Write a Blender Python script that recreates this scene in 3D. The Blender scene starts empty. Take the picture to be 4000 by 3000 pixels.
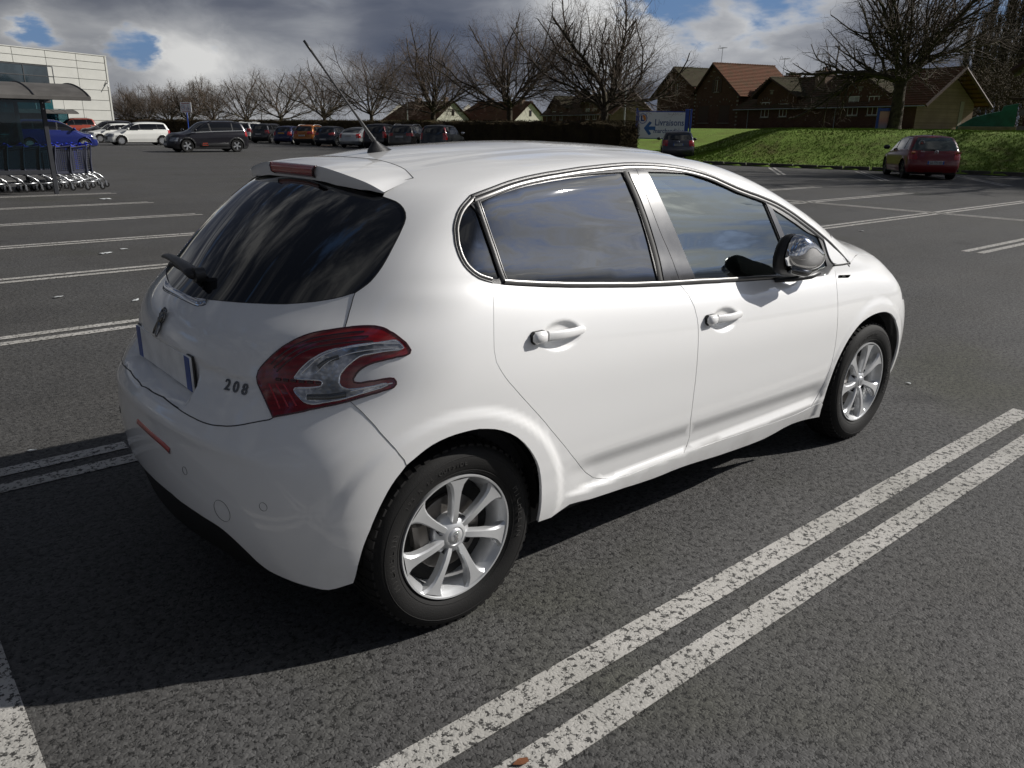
import bpy, bmesh, math, random
import numpy as np
from mathutils import Vector, Matrix
from mathutils.geometry import delaunay_2d_cdt

# ------------------------------------------------------------------ camera, sky, sun
scene = bpy.context.scene
R = math.radians
cam_data = bpy.data.cameras.new("camera")
cam = bpy.data.objects.new("camera", cam_data)
scene.collection.objects.link(cam)
cam_data.sensor_width = 36.0
cam_data.lens = 36.0 * 3079.74 / 4000.0
cam_data.clip_start = 0.05
cam_data.clip_end = 4000.0
cam.location = (-1.2769, -2.5683, 1.5060)
cam.rotation_euler = (Matrix.Rotation(R(49.6588 - 90), 3, 'Z') @ Matrix.Rotation(R(90 - 18.0175), 3, 'X') @ Matrix.Rotation(R(0.7428), 3, 'Z')).to_euler()
scene.camera = cam

SUN_DIR = Vector((1.38, -0.72, 1.00)).normalized()      # towards the sun
SUN_EL = math.asin(SUN_DIR.z)
SUN_AZ = math.atan2(SUN_DIR.x, SUN_DIR.y)                # clockwise from +Y
sun_data = bpy.data.lights.new("sun", 'SUN')
sun_data.energy = 5.0
sun_data.angle = R(0.53)
sun_data.color = (1.0, 0.96, 0.90)
sun = bpy.data.objects.new("sun", sun_data)
sun.rotation_euler = (-SUN_DIR).to_track_quat('-Z', 'Y').to_euler()
scene.collection.objects.link(sun)

scene.view_settings.view_transform = 'Standard'
scene.view_settings.look = 'None'
scene.view_settings.gamma = 1.0
scene.view_settings.exposure = 0.0
scene.view_settings.use_curve_mapping = False

world = bpy.data.worlds.new("World")
scene.world = world
world.use_nodes = True
WN = world.node_tree
for n in list(WN.nodes): WN.nodes.remove(n)

class NG:
    """small helper around a node tree"""
    def __init__(s, nt): s.nt = nt
    def n(s, typ, **kw):
        nd = s.nt.nodes.new(typ)
        for k, v in kw.items():
            if k[0] == '_':
                key = int(k[1:]) if k[1:].isdigit() else k[1:]
                nd.inputs[key].default_value = v
            else: setattr(nd, k, v)
        return nd
    def l(s, a, b): s.nt.links.new(a, b)
    def put(s, v, inp):
        if isinstance(v, bpy.types.NodeSocket): s.l(v, inp)
        elif v is not None: inp.default_value = v
    def m(s, op, a, b=None, c=None, clamp=False):
        nd = s.n('ShaderNodeMath', operation=op); nd.use_clamp = clamp
        s.put(a, nd.inputs[0]); s.put(b, nd.inputs[1]); s.put(c, nd.inputs[2])
        return nd.outputs[0]
    def vm(s, op, a, b=None):
        nd = s.n('ShaderNodeVectorMath', operation=op)
        s.put(a, nd.inputs[0]); s.put(b, nd.inputs[1])
        return nd.outputs['Value'] if op in ('DOT_PRODUCT', 'LENGTH', 'DISTANCE') else nd.outputs[0]
    def ss(s, v, a, b, lo=0.0, hi=1.0):
        nd = s.n('ShaderNodeMapRange', interpolation_type='SMOOTHSTEP')
        s.put(v, nd.inputs[0]); nd.inputs[1].default_value = a; nd.inputs[2].default_value = b
        nd.inputs[3].default_value = lo; nd.inputs[4].default_value = hi
        return nd.outputs[0]
    def noise(s, vec, scale, detail=4.0, rough=0.5, dist=0.0, out='Fac'):
        nd = s.n('ShaderNodeTexNoise'); s.put(vec, nd.inputs['Vector'])
        nd.inputs['Scale'].default_value = scale; nd.inputs['Detail'].default_value = detail
        nd.inputs['Roughness'].default_value = rough; nd.inputs['Distortion'].default_value = dist
        return nd.outputs[out]
    def mix(s, f, a, b, blend='MIX'):
        nd = s.n('ShaderNodeMix', data_type='RGBA', blend_type=blend)
        s.put(f, nd.inputs[0]); s.put(a, nd.inputs[6]); s.put(b, nd.inputs[7])
        return nd.outputs[2]
    def ramp(s, f, stops):
        nd = s.n('ShaderNodeValToRGB'); s.put(f, nd.inputs[0])
        e = nd.color_ramp.elements
        while len(e) < len(stops): e.new(0.5)
        for el, (p, c) in zip(e, stops):
            el.position = p; el.color = c if len(c) == 4 else (*c, 1)
        return nd.outputs[0]

def sky_dir(px, py):
    """viewing direction that the photograph's grid point (4000 x 3000) looks along: used for the place of the cloud gaps"""
    v = Vector(((px - 2000) / 3079.74, -(py - 1500) / 3079.74, -1.0))
    return (cam.rotation_euler.to_matrix() @ v).normalized()

def build_sky():
    g = NG(WN)
    geo = g.n('ShaderNodeTexCoord')
    D = geo.outputs['Generated']
    sky = g.n('ShaderNodeTexSky', sky_type='NISHITA')
    sky.sun_disc = False
    sky.sun_elevation = SUN_EL
    sky.sun_rotation = SUN_AZ
    sky.air_density = 1.0; sky.dust_density = 0.6; sky.ozone_density = 2.5
    blue = g.vm('SCALE', sky.outputs[0]); blue.node.inputs['Scale'].default_value = 0.055
    blue = g.mix(.7, blue, (.105, .205, .42, 1))
    sep = g.n('ShaderNodeSeparateXYZ'); g.l(D, sep.inputs[0])
    z = sep.outputs[2]
    # heaped clouds near the horizon: noise on the direction, flattened
    low = g.vm('MULTIPLY', D, (1.0, 1.0, 2.3))
    wob = g.noise(low, 3.0, 3, .5, out='Color')
    n1 = g.noise(g.vm('ADD', low, g.vm('MULTIPLY', wob, (.16, .16, .10))), 4.2, 9, .56)
    # streaky cover high up: noise on the plane of the cloud base
    zz = g.m('MAXIMUM', z, 0.02)
    inv = g.m('DIVIDE', 1.0, g.m('ADD', zz, 0.16))
    pl = g.vm('SCALE', D); g.l(inv, pl.node.inputs['Scale'])
    pl = g.vm('MULTIPLY', pl, (1.0, 1.0, 0.0))
    rot = g.n('ShaderNodeMapping'); g.l(pl, rot.inputs[0]); rot.inputs['Rotation'].default_value = (0, 0, R(22)); rot.inputs['Scale'].default_value = (.75, 1.9, 1)
    n2 = g.noise(rot.outputs[0], 1.9, 10, .62, .35)
    hi = g.ss(z, .14, .30)
    n = g.m('ADD', g.m('MULTIPLY', n1, g.m('SUBTRACT', 1.0, hi)), g.m('MULTIPLY', n2, hi))
    # gaps of blue seen in the photograph
    gap = None; rag = g.noise(low, 13.0, 6, .62)
    for (px, py, r, st) in ((170, 130, .032, .9), (300, 95, .022, .7), (510, 190, .038, 1.0), (420, 250, .022, .6), (2420, 90, .07, .75), (2700, 50, .075, 1.2), (2950, 0, .08, 1.1), (3150, -40, .06, 1.0)):
        d = g.vm('DISTANCE', D, tuple(sky_dir(px, py)))
        b = g.ss(g.m('ADD', d, g.m('MULTIPLY', g.m('SUBTRACT', rag, .5), .11)), r * 1.5, r * .1)
        b = g.m('MULTIPLY', b, st)
        gap = b if gap is None else g.m('MAXIMUM', gap, b)
    cover = g.m('SUBTRACT', g.m('ADD', g.m('ADD', g.m('MULTIPLY', g.m('SUBTRACT', n, .5), 1.25), .665), g.ss(z, .16, .04, 0, .06)), g.m('MULTIPLY', gap, .26))
    cloud = g.ss(cover, .465, .60)
    # how bright a cloud is: its own thickness, edges brighter, more light towards the sun
    thick = g.noise(g.vm('ADD', low, g.vm('MULTIPLY', wob, (.30, .30, .2))), 2.7, 7, .55)
    thick2 = g.noise(rot.outputs[0], 1.55, 10, .66, .5)
    th = g.m('ADD', g.m('MULTIPLY', thick, g.m('SUBTRACT', 1.0, hi)), g.m('MULTIPLY', thick2, hi))
    edge = g.ss(cover, .66, .50)
    # banks of bright and dark cloud in their places
    bank = None
    for (px, py, r, st) in ((690, 180, .055, .22), (880, 230, .06, .20), (1180, 130, .07, .18), (1330, 190, .05, .16), (90, 120, .035, .25), (2460, 130, .06, .26), (2250, 60, .05, .18), (2900, 160, .10, .13), (3300, 150, .10, .11), (3700, 130, .05, .22), (3950, 130, .05, .24), (3000, 220, .14, .10),
                            (900, 20, .12, -.13), (1650, 110, .12, -.10), (400, 20, .08, -.06), (1950, 140, .10, -.02), (2000, 330, .12, -.05), (520, 330, .05, -.10), (1400, 330, .12, -.12), (2700, 260, .12, -.02), (3800, 330, .1, -.1)):
        d = g.vm('DISTANCE', D, tuple(sky_dir(px, py)))
        b = g.m('MULTIPLY', g.ss(d, r * 1.35, 0.0), st)
        bank = b if bank is None else g.m('ADD', bank, b)
    br = g.m('ADD', g.m('ADD', g.m('MULTIPLY', g.m('SUBTRACT', th, .5), g.m('ADD', 1.75, g.m('MULTIPLY', hi, 3.0))), bank), g.m('MULTIPLY', edge, .13))
    br = g.m('ADD', br, g.m('SUBTRACT', .48, g.m('MULTIPLY', hi, .17)))
    ccol = g.ramp(br, [(0.14, (.072, .088, .130)), (.34, (.135, .150, .192)), (.52, (.26, .275, .31)), (.72, (.47, .48, .50)), (.95, (.80, .80, .79))])
    # glow through the clouds round the sun
    cs = g.vm('DOT_PRODUCT', D, tuple(SUN_DIR))
    glow = g.m('ADD', g.m('MULTIPLY', g.ss(cs, .80, 1.0), 1.3), g.m('MULTIPLY', g.ss(cs, .935, 1.0), 26.0))
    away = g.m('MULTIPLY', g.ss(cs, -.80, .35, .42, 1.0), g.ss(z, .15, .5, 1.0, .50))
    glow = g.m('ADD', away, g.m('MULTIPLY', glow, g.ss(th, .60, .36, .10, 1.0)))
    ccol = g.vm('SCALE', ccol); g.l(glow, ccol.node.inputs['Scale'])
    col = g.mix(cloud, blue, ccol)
    # below the horizon a dull ground tone
    col = g.mix(g.ss(z, -.01, -.06), col, (.045, .045, .042, 1))
    bg = g.n('ShaderNodeBackground'); g.l(col, bg.inputs[0]); bg.inputs[1].default_value = 1.0
    out = g.n('ShaderNodeOutputWorld'); g.l(bg.outputs[0], out.inputs[0])
build_sky()

# ------------------------------------------------------------------ materials
MATS = {}
def mat(name, build):
    if name in MATS: return MATS[name]
    m = bpy.data.materials.new(name); m.use_nodes = True
    nt = m.node_tree
    for n in list(nt.nodes): nt.nodes.remove(n)
    g = NG(nt)
    out = g.n('ShaderNodeOutputMaterial')
    sh, disp = build(g)
    g.l(sh, out.inputs[0])
    MATS[name] = m
    return m
def pbsdf(g, col, rough=.5, metal=0.0, coat=0.0, coatr=.03, spec=.5, normal=None, ior=1.5, emit=None, es=1.0, trans=0.0):
    b = g.n('ShaderNodeBsdfPrincipled')
    if isinstance(col, tuple) and len(col) == 3: col = (*col, 1)
    g.put(col, b.inputs['Base Color']); g.put(rough, b.inputs['Roughness']); g.put(metal, b.inputs['Metallic'])
    g.put(coat, b.inputs['Coat Weight']); g.put(coatr, b.inputs['Coat Roughness']); g.put(spec, b.inputs['Specular IOR Level'])
    b.inputs['IOR'].default_value = ior
    b.inputs['Transmission Weight'].default_value = trans
    if normal is not None: g.l(normal, b.inputs['Normal'])
    if emit is not None:
        b.inputs['Emission Color'].default_value = (*emit, 1); b.inputs['Emission Strength'].default_value = es
    return b.outputs[0]
def bump(g, h, strength=.3, dist=.01):
    b = g.n('ShaderNodeBump'); g.l(h, b.inputs['Height']); b.inputs['Strength'].default_value = strength; b.inputs['Distance'].default_value = dist
    return b.outputs[0]
def pos(g): return g.n('ShaderNodeNewGeometry').outputs['Position']
def obj_co(g): return g.n('ShaderNodeTexCoord').outputs['Object']
def simple(name, col, rough=.5, metal=0.0, var=.12, scale=9.0, coat=0.0, spec=.5, bmp=0.0, bscale=60.0, coatr=.03):
    def b(g):
        co = obj_co(g)
        n = g.noise(co, scale, 4, .6)
        lo = tuple(c * (1 - var) for c in col); hi = tuple(min(1, c * (1 + var)) for c in col)
        c = g.mix(g.ss(n, .3, .7), (*lo, 1), (*hi, 1))
        nm = bump(g, g.noise(co, bscale, 3, .6), bmp, .004) if bmp else None
        rr = g.m('ADD', rough - .04, g.m('MULTIPLY', g.noise(co, scale * 2.3, 3, .5), .08))
        return pbsdf(g, c, rr, metal, coat, coatr, spec, nm), None
    return mat(name, b)

# ------------------------------------------------------------------ object helpers
COL = scene.collection
def link(o, parent=None):
    COL.objects.link(o)
    if parent is not None: o.parent = parent
    return o
def tag(o, label=None, cat=None, group=None, kind=None):
    if label: o['label'] = label
    if cat: o['category'] = cat
    if group: o['group'] = group
    if kind: o['kind'] = kind
    return o
def mesh_obj(name, verts, faces, m, parent=None, smooth=False, normals=None, loc=None):
    me = bpy.data.meshes.new(name)
    me.from_pydata([tuple(map(float, v)) for v in verts], [], [tuple(map(int, f)) for f in faces])
    ms = m if isinstance(m, (list, tuple)) else [m]
    for q in ms: me.materials.append(q)
    if smooth or normals is not None:
        me.polygons.foreach_set('use_smooth', [True] * len(me.polygons))
    me.update()
    if normals is not None:
        me.normals_split_custom_set_from_vertices([tuple(map(float, n)) for n in normals])
    o = bpy.data.objects.new(name, me)
    if loc is not None: o.location = loc
    return link(o, parent)
def root(name, loc=(0, 0, 0), rz=0.0):
    o = bpy.data.objects.new(name, None); o.empty_display_size = .2
    o.location = loc; o.rotation_euler = (0, 0, rz)
    return link(o)
def copy_tree(o, parent=None):
    c = o.copy(); COL.objects.link(c); c.parent = parent
    for ch in list(o.children): copy_tree(ch, c)
    return c

class MB:
    """collects simple shapes into one mesh"""
    def __init__(s): s.v = []; s.f = []
    def add(s, vs, fs):
        k = len(s.v); s.v += [tuple(v) for v in vs]; s.f += [tuple(i + k for i in f) for f in fs]
        return s
    def box(s, c, d, rz=0.0, M=None):
        x, y, z = d[0] / 2, d[1] / 2, d[2] / 2
        vs = [(-x, -y, -z), (x, -y, -z), (x, y, -z), (-x, y, -z), (-x, -y, z), (x, -y, z), (x, y, z), (-x, y, z)]
        ca, sa = math.cos(rz), math.sin(rz)
        if M is not None: vs = [tuple(M @ Vector(v)) for v in vs]
        vs = [(c[0] + ca * a - sa * b, c[1] + sa * a + ca * b, c[2] + e) for a, b, e in vs]
        return s.add(vs, [(0, 3, 2, 1), (4, 5, 6, 7), (0, 1, 5, 4), (1, 2, 6, 5), (2, 3, 7, 6), (3, 0, 4, 7)])
    def bbox(s, c, d, b=.01, rz=0.0):
        """box with chamfered edges"""
        x, y, z = [q / 2 for q in d]; b = min(b, x * .9, y * .9, z * .9)
        vs = []; idx = {}
        for sx in (-1, 1):
            for sy in (-1, 1):
                for sz in (-1, 1):
                    for ax in range(3):
                        p = [sx * (x - b), sy * (y - b), sz * (z - b)]; p[ax] = (sx, sy, sz)[ax] * (x, y, z)[ax]
                        idx[(sx, sy, sz, ax)] = len(vs); vs.append(p)
        ca, sa = math.cos(rz), math.sin(rz)
        vs = [(c[0] + ca * a - sa * e, c[1] + sa * a + ca * e, c[2] + h) for a, e, h in vs]
        fs = []
        for ax in range(3):
            o1, o2 = [q for q in range(3) if q != ax]
            for sg in (-1, 1):
                q = []
                for a, e in ((-1, -1), (1, -1), (1, 1), (-1, 1)):
                    k = [0, 0, 0]; k[ax] = sg; k[o1] = a; k[o2] = e; q.append(idx[(*k, ax)])
                fs.append(q)
        for ax in range(3):
            o1, o2 = [q for q in range(3) if q != ax]
            for a in (-1, 1):
                for e in (-1, 1):
                    q = []
                    for sg, axx in ((-1, o1), (1, o1), (1, o2), (-1, o2)):
                        k = [0, 0, 0]; k[ax] = sg; k[o1] = a; k[o2] = e; q.append(idx[(*k, axx)])
                    fs.append(q)
        for sx in (-1, 1):
            for sy in (-1, 1):
                for sz in (-1, 1): fs.append([idx[(sx, sy, sz, ax)] for ax in range(3)])
        return s.add(vs, fs)
    def tube(s, pts, r, n=8, cap=True, flat=1.0):
        pts = [Vector(p) for p in pts]; m = len(pts)
        rs = r if isinstance(r, (list, tuple)) else [r] * m
        vs = []; up = None
        for i, p in enumerate(pts):
            t = (pts[min(i + 1, m - 1)] - pts[max(i - 1, 0)]).normalized()
            if up is None: up = Vector((0, 0, 1)) if abs(t.z) < .9 else Vector((1, 0, 0))
            a = t.cross(up).normalized(); b = a.cross(t).normalized(); up = b
            for k in range(n):
                th = 2 * math.pi * k / n
                vs.append(tuple(p + a * (rs[i] * math.cos(th)) + b * (rs[i] * flat * math.sin(th))))
        fs = [(i * n + k, i * n + (k + 1) % n, (i + 1) * n + (k + 1) % n, (i + 1) * n + k) for i in range(m - 1) for k in range(n)]
        if cap: fs += [tuple(range(n))[::-1], tuple(range((m - 1) * n, m * n))]
        return s.add(vs, fs)
    def lathe(s, prof, n=32, axis='y', c=(0, 0, 0)):
        """prof: list of (radius, height along axis)"""
        vs = []; m = len(prof)
        for k in range(n):
            th = 2 * math.pi * k / n; ct, st = math.cos(th), math.sin(th)
            for r, h in prof:
                p = (r * ct, h, r * st) if axis == 'y' else ((r * ct, r * st, h) if axis == 'z' else (h, r * ct, r * st))
                vs.append((c[0] + p[0], c[1] + p[1], c[2] + p[2]))
        fs = [(k * m + i, ((k + 1) % n) * m + i, ((k + 1) % n) * m + i + 1, k * m + i + 1) for k in range(n) for i in range(m - 1)]
        return s.add(vs, fs)
    def prism(s, poly, thick, M=None):
        """poly in (x,z), extruded along +y by thick"""
        n = len(poly)
        vs = [(x, 0, z) for x, z in poly] + [(x, thick, z) for x, z in poly]
        if M is not None: vs = [tuple(M @ Vector(v)) for v in vs]
        fs = [tuple(range(n)), tuple(range(n, 2 * n))[::-1]] + [(i, i + n, (i + 1) % n + n, (i + 1) % n) for i in range(n)]
        return s.add(vs, fs)
    def build(s, name, m, parent=None, smooth=False, loc=None, ang=None):
        o = mesh_obj(name, s.v, s.f, m, parent, smooth, loc=loc)
        bm = bmesh.new(); bm.from_mesh(o.data); bmesh.ops.recalc_face_normals(bm, faces=bm.faces)
        if ang is not None:
            for e in bm.edges:
                if len(e.link_faces) == 2 and e.calc_face_angle(0) > R(ang): e.smooth = False
        bm.to_mesh(o.data); bm.free()
        if smooth or ang is not None: o.data.polygons.foreach_set('use_smooth', [True] * len(o.data.polygons))
        return o
def text_obj(name, body_, size, m, parent, M, extrude=.001, font_bold=False, align='CENTER', sx=1.0, offset=0.0):
    cu = bpy.data.curves.new(name, 'FONT'); cu.body = body_; cu.size = size; cu.extrude = extrude
    cu.align_x = align; cu.align_y = 'CENTER'; cu.resolution_u = 3; cu.offset = offset
    t = bpy.data.objects.new(name, cu); COL.objects.link(t)
    dg = bpy.context.evaluated_depsgraph_get()
    me = bpy.data.meshes.new_from_object(t.evaluated_get(dg))
    bpy.data.objects.remove(t)
    me.transform(Matrix.Diagonal((sx, 1, 1, 1)))
    me.materials.clear(); me.materials.append(m)
    o = bpy.data.objects.new(name, me); o.matrix_local = M
    return link(o, parent)

# ------------------------------------------------------------------ ground
def _asph(g, paint=False):
    P = pos(g)
    wob = g.noise(P, 25, 2, .5, out='Color')
    Pw = g.vm('ADD', P, g.vm('MULTIPLY', wob, (.012, .012, .012)))
    v = g.n('ShaderNodeTexVoronoi'); v.inputs['Scale'].default_value = 78; g.l(Pw, v.inputs['Vector'])
    v.inputs['Randomness'].default_value = 1
    v2 = g.n('ShaderNodeTexVoronoi', feature='DISTANCE_TO_EDGE'); v2.inputs['Scale'].default_value = 78; g.l(Pw, v2.inputs['Vector'])
    pit = g.noise(P, 44, 4, .66)
    pit2 = g.noise(P, 110, 2, .6)
    gapm = g.m('MULTIPLY', g.m('MULTIPLY', g.ss(v2.outputs[0], .13, .02), g.ss(pit, .48, .60)), .6)
    holes = g.m('MAXIMUM', gapm, g.ss(g.m('ADD', g.m('MULTIPLY', pit, .6), g.m('MULTIPLY', pit2, .4)), .525, .575))
    stone = g.m('ADD', .72, g.m('MULTIPLY', g.n('ShaderNodeSeparateColor').outputs[0], 0))
    sc_ = g.n('ShaderNodeSeparateColor'); g.l(v.outputs['Color'], sc_.inputs[0])
    tone = g.m('ADD', .70, g.m('MULTIPLY', sc_.outputs[0], .6))
    big = g.noise(P, .22, 5, .6)
    mid = g.noise(P, 1.7, 4, .6)
    # worn lane marks stretched along x
    st = g.n('ShaderNodeMapping'); g.l(P, st.inputs[0]); st.inputs['Scale'].default_value = (.12, 1.0, 1)
    lane = g.noise(st.outputs[0], .9, 4, .6)
    f = g.m('ADD', g.m('ADD', g.m('MULTIPLY', big, .55), g.m('MULTIPLY', mid, .40)), g.m('MULTIPLY', lane, .55))
    f = g.m('MULTIPLY', tone, g.m('ADD', .25, f))
    base = g.mix(g.ss(g.noise(P, .5, 3, .5), .35, .65), (.066, .064, .061, 1), (.070, .069, .068, 1))
    moss = g.m('MULTIPLY', g.ss(g.noise(P, .35, 4, .6), .56, .72), .5)
    base = g.mix(moss, base, (.050, .052, .030, 1))
    stain = g.ss(g.noise(P, .8, 4, .65), .60, .70); stain2 = g.ss(g.noise(g.vm('ADD', P, (31.0, 7.0, 0)), 3.5, 3, .6), .66, .74)
    f = g.m('MULTIPLY', f, g.m('SUBTRACT', 1.0, g.m('MULTIPLY', g.m('MAXIMUM', stain, stain2), .30)))
    c = g.vm('SCALE', base); g.l(f, c.node.inputs['Scale'])
    if paint:
        wear = g.noise(P, 3.0, 5, .65)
        wear2 = g.noise(P, 38, 4, .7)
        keep = g.m('SUBTRACT', 1.0, g.m('MAXIMUM', g.m('MULTIPLY', holes, .70), g.ss(g.m('ADD', g.m('MULTIPLY', wear, .35), g.m('MULTIPLY', wear2, .65)), .64, .72)))
        pc = g.mix(g.ss(g.noise(P, 2.0, 4, .6), .35, .7), (.36, .35, .325, 1), (.46, .445, .42, 1))
        pc = g.mix(g.m('MULTIPLY', sc_.outputs[1], .14), pc, (.25, .24, .22, 1))
        c = g.mix(keep, c, pc)
    dark = g.mix(g.m('MULTIPLY', holes, .86 if not paint else .75), c, (.006, .006, .006, 1))
    h = g.m('SUBTRACT', g.ss(v2.outputs[0], 0, .35, 0, .5), g.m('MULTIPLY', holes, .9))
    near = g.m('SUBTRACT', 1.0, 0.0)
    b = bump(g, h, .38 if not paint else .25, .005)
    return pbsdf(g, dark, .74 if not paint else .7, 0, 0, 0, .35, b), None
M_asphalt = mat('asphalt', lambda g: _asph(g))
M_line = mat('worn_line_paint', lambda g: _asph(g, True))
gm_ = MB(); 
gm_.add([(-900, -900, 0), (1500, -900, 0), (1500, 1500, 0), (-900, 1500, 0)], [(0, 1, 2, 3)])
asphalt = gm_.build('ground', M_asphalt); tag(asphalt, kind='structure')
def stripe(mb, x0, y0, x1, y1, w=.10):
    dx, dy = x1 - x0, y1 - y0; L = math.hypot(dx, dy); nx, ny = -dy / L * w / 2, dx / L * w / 2
    n = max(1, int(L / .25)); rnd = random.Random(int(x0 * 100 + y0 * 77)); vs = []
    for i in range(n + 1):
        t = i / n; j = rnd.uniform(-.002, .002); k = rnd.uniform(-.002, .002)
        vs.append((x0 + dx * t + nx * (1 + j * 10), y0 + dy * t + ny * (1 + j * 10), .004)); vs.append((x0 + dx * t - nx * (1 + k * 10), y0 + dy * t - ny * (1 + k * 10), .004))
    mb.add(vs, [(2 * i, 2 * i + 1, 2 * i + 3, 2 * i + 2) for i in range(n)])
def double_line(name, x0, y0, x1, y1, gap=.19):
    """two stripes, offset .19 apart, the far ends staggered a little as they were sprayed"""
    dx, dy = x1 - x0, y1 - y0; L = math.hypot(dx, dy); nx, ny = -dy / L * gap / 2, dx / L * gap / 2
    mb = MB(); stripe(mb, x0 + nx, y0 + ny, x1 + nx, y1 + ny); stripe(mb, x0 - nx, y0 - ny, x1 - nx + dx / L * .06, y1 - ny + dy / L * .06)
    o = mb.build(name, M_line); tag(o, kind='structure'); return o
YL = [-1.315, 1.29, 3.97, 6.56, 9.07, 11.66, 14.35, 17.0]
while YL[-1] < 42: YL.append(YL[-1] + 2.62)
for i, y in enumerate(YL):
    if i == 0: double_line('parking_line', -6.2, y, 3.70, y)
    elif i == 1:
        double_line('parking_line', -6.2, y, -.40, y)
    elif i in (2,): double_line('parking_line', -6.2, y, 3.55, y)
    else: double_line('parking_line', -6.2, y, 3.55, y)
double_line('parking_line', -6.2, -3.93, 3.7, -3.93)
for y in (-6.5, -9.1): double_line('parking_line', -6.2, y, 3.7, y)
mb = MB(); stripe(mb, -1.19, -9.2, -1.19, .9, .10); o = mb.build('row_line', M_line); tag(o, kind='structure')
mb = MB(); stripe(mb, -1.38, -9.2, -1.38, .9, .10); o = mb.build('row_line', M_line); tag(o, kind='structure')
YR = [-3.7, -1.1, 1.52, 4.18, 6.98, 9.55, 12.2, 14.8, 17.4, 20.0]
for y in YR: double_line('parking_line', 10.2, y, 20.3 if y > 1 else 20.3, y - .06)
mb = MB(); stripe(mb, 15.2, -4, 15.45, 20.1, .09); stripe(mb, 15.39, -4, 15.62, 20.1, .09); o = mb.build('row_line', M_line); tag(o, kind='structure')

# ------------------------------------------------------------------ the white car: body surface
def spl(pts,n=3000):
    x=np.array([p[0] for p in pts],float); y=np.array([p[1] for p in pts],float); N=len(x)
    h=np.diff(x); A=np.zeros((N,N)); b=np.zeros(N); A[0,0]=A[-1,-1]=1
    for i in range(1,N-1):
        A[i,i-1]=h[i-1]; A[i,i]=2*(h[i-1]+h[i]); A[i,i+1]=h[i]
        b[i]=3*((y[i+1]-y[i])/h[i]-(y[i]-y[i-1])/h[i-1])
    c=np.linalg.solve(A,b)
    bb=(y[1:]-y[:-1])/h-h*(2*c[:-1]+c[1:])/3; d=(c[1:]-c[:-1])/(3*h)
    X=np.linspace(x[0],x[-1],n); i=np.clip(np.searchsorted(x,X)-1,0,N-2); t=X-x[i]
    Y=y[i]+bb[i]*t+c[i]*t*t+d[i]*t**3
    s0=bb[0]; s1=(Y[-1]-Y[-2])/(X[-1]-X[-2])
    def f(q):
        q=np.clip(np.asarray(q,float),X[0]-.3,X[-1]+.3); r=np.interp(q,X,Y)
        return r+np.where(q<X[0],(q-X[0])*s0,0)+np.where(q>X[-1],(q-X[-1])*s1,0)
    return f
def smax(a,b,k):
    h=np.maximum(k-np.abs(a-b),0)/k
    return np.maximum(a,b)+h**3*k/6
def sst(a,b,x):
    t=np.clip((x-a)/(b-a),0,1); return t*t*t*(t*(6*t-15)+10)
belt=spl([(-.75,1.09),(-.3,1.09),(.0,1.085),(.144,1.075),(.35,1.045),(.6,1.012),(1.0,.970),(1.5,.935),(2.0,.902),(2.5,.87),(3.4,.79)])
lowu=spl([(-.4,.765),(-.15,.81),(0,.838),(.12,.852),(.3,.865),(.5,.8695),(.65,.868),(.78,.856),(.88,.838),(.94,.820),(1.0,.797),(1.06,.770),(1.12,.744)])
upw=spl([(-.1,.0),(0,0),(.1,-.042),(.2,-.086),(.3,-.133),(.4,-.186),(.5,-.245),(.6,-.31)])
plan=spl([(-.8,.82),(-.6,.87),(-.4,.922),(-.2,.965),(0,.991),(.3,1.0),(.8,1.0),(1.4,1.0),(1.9,.997),(2.2,.99),(2.5,.976),(2.8,.958),(3.0,.93),(3.2,.86),(3.4,.72)])
gplan=spl([(-.8,.80),(-.5,.875),(-.25,.93),(0,.968),(.3,.992),(.7,1.0),(1.2,1.0),(1.8,1.0),(2.2,1.0),(2.6,.97),(3.4,.9)])
zc=spl([(-.9,1.17),(-.5,1.28),(-.2,1.366),(-.05,1.384),(.13,1.402),(.3,1.424),(.6,1.447),(.9,1.456),(1.2,1.448),(1.45,1.430),(1.7,1.378),(1.9,1.318),(2.1,1.243),(2.3,1.155),(2.45,1.082),(2.6,1.035),(2.8,.99),(3.0,.925),(3.15,.85),(3.27,.72),(3.33,.45)])
xc=spl([(.1,-.55),(.2,-.59),(.3,-.625),(.4,-.65),(.5,-.662),(.6,-.664),(.67,-.655),(.73,-.628),(.80,-.590),(.87,-.568),(.94,-.535),(1.0,-.475),(1.1,-.375),(1.2,-.265),(1.3,-.135),(1.36,-.04),(1.42,.08),(1.6,.5)])
xf=spl([(.1,3.2),(.25,3.29),(.4,3.315),(.55,3.30),(.7,3.24),(.85,3.12),(1.0,2.9)])
WX=(0.0,2.538); WZ=.30
def Wside(x,z,detail=True):
    b=belt(x); u=(z-.30)/(b-.30)
    h=z-b
    lo=lowu(np.minimum(u,1.12)); up=.797+upw(np.maximum(h,-.1))
    t=sst(-.04,.04,h)
    w=lo*(1-t)+up*t
    g=sst(-.10,.15,h)
    w=w*(plan(x)*(1-g)+gplan(x)*np.sqrt(plan(x))*g)
    if detail:
        for wx,R in ((-.02,.418),(2.50,.420)):
            r=np.hypot(x-wx,(z-.30))
            fl=1-sst(R-.018,R+.030,r)
            w=w+.0095*fl
        # undercut along the foot of the doors, sill below it
        xm=sst(.36,.60,x)*(1-sst(1.98,2.15,x))
        zl=.41-.02*(x-.5)
        w=w-.016*xm*sst(zl+.055,zl-.03,z)
        # finger pockets behind the door handles
        for hx,hz in ((.378,.893),(1.240,.820)):
            rr=((x-hx)/.098)**2+((z-hz+.00*(x-hx))/.050)**2
            w=w-.018*(1-sst(.05,1.0,rr))
        w=w+.018*xm*sst(.332,.306,z+.0*x)
    return w
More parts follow.
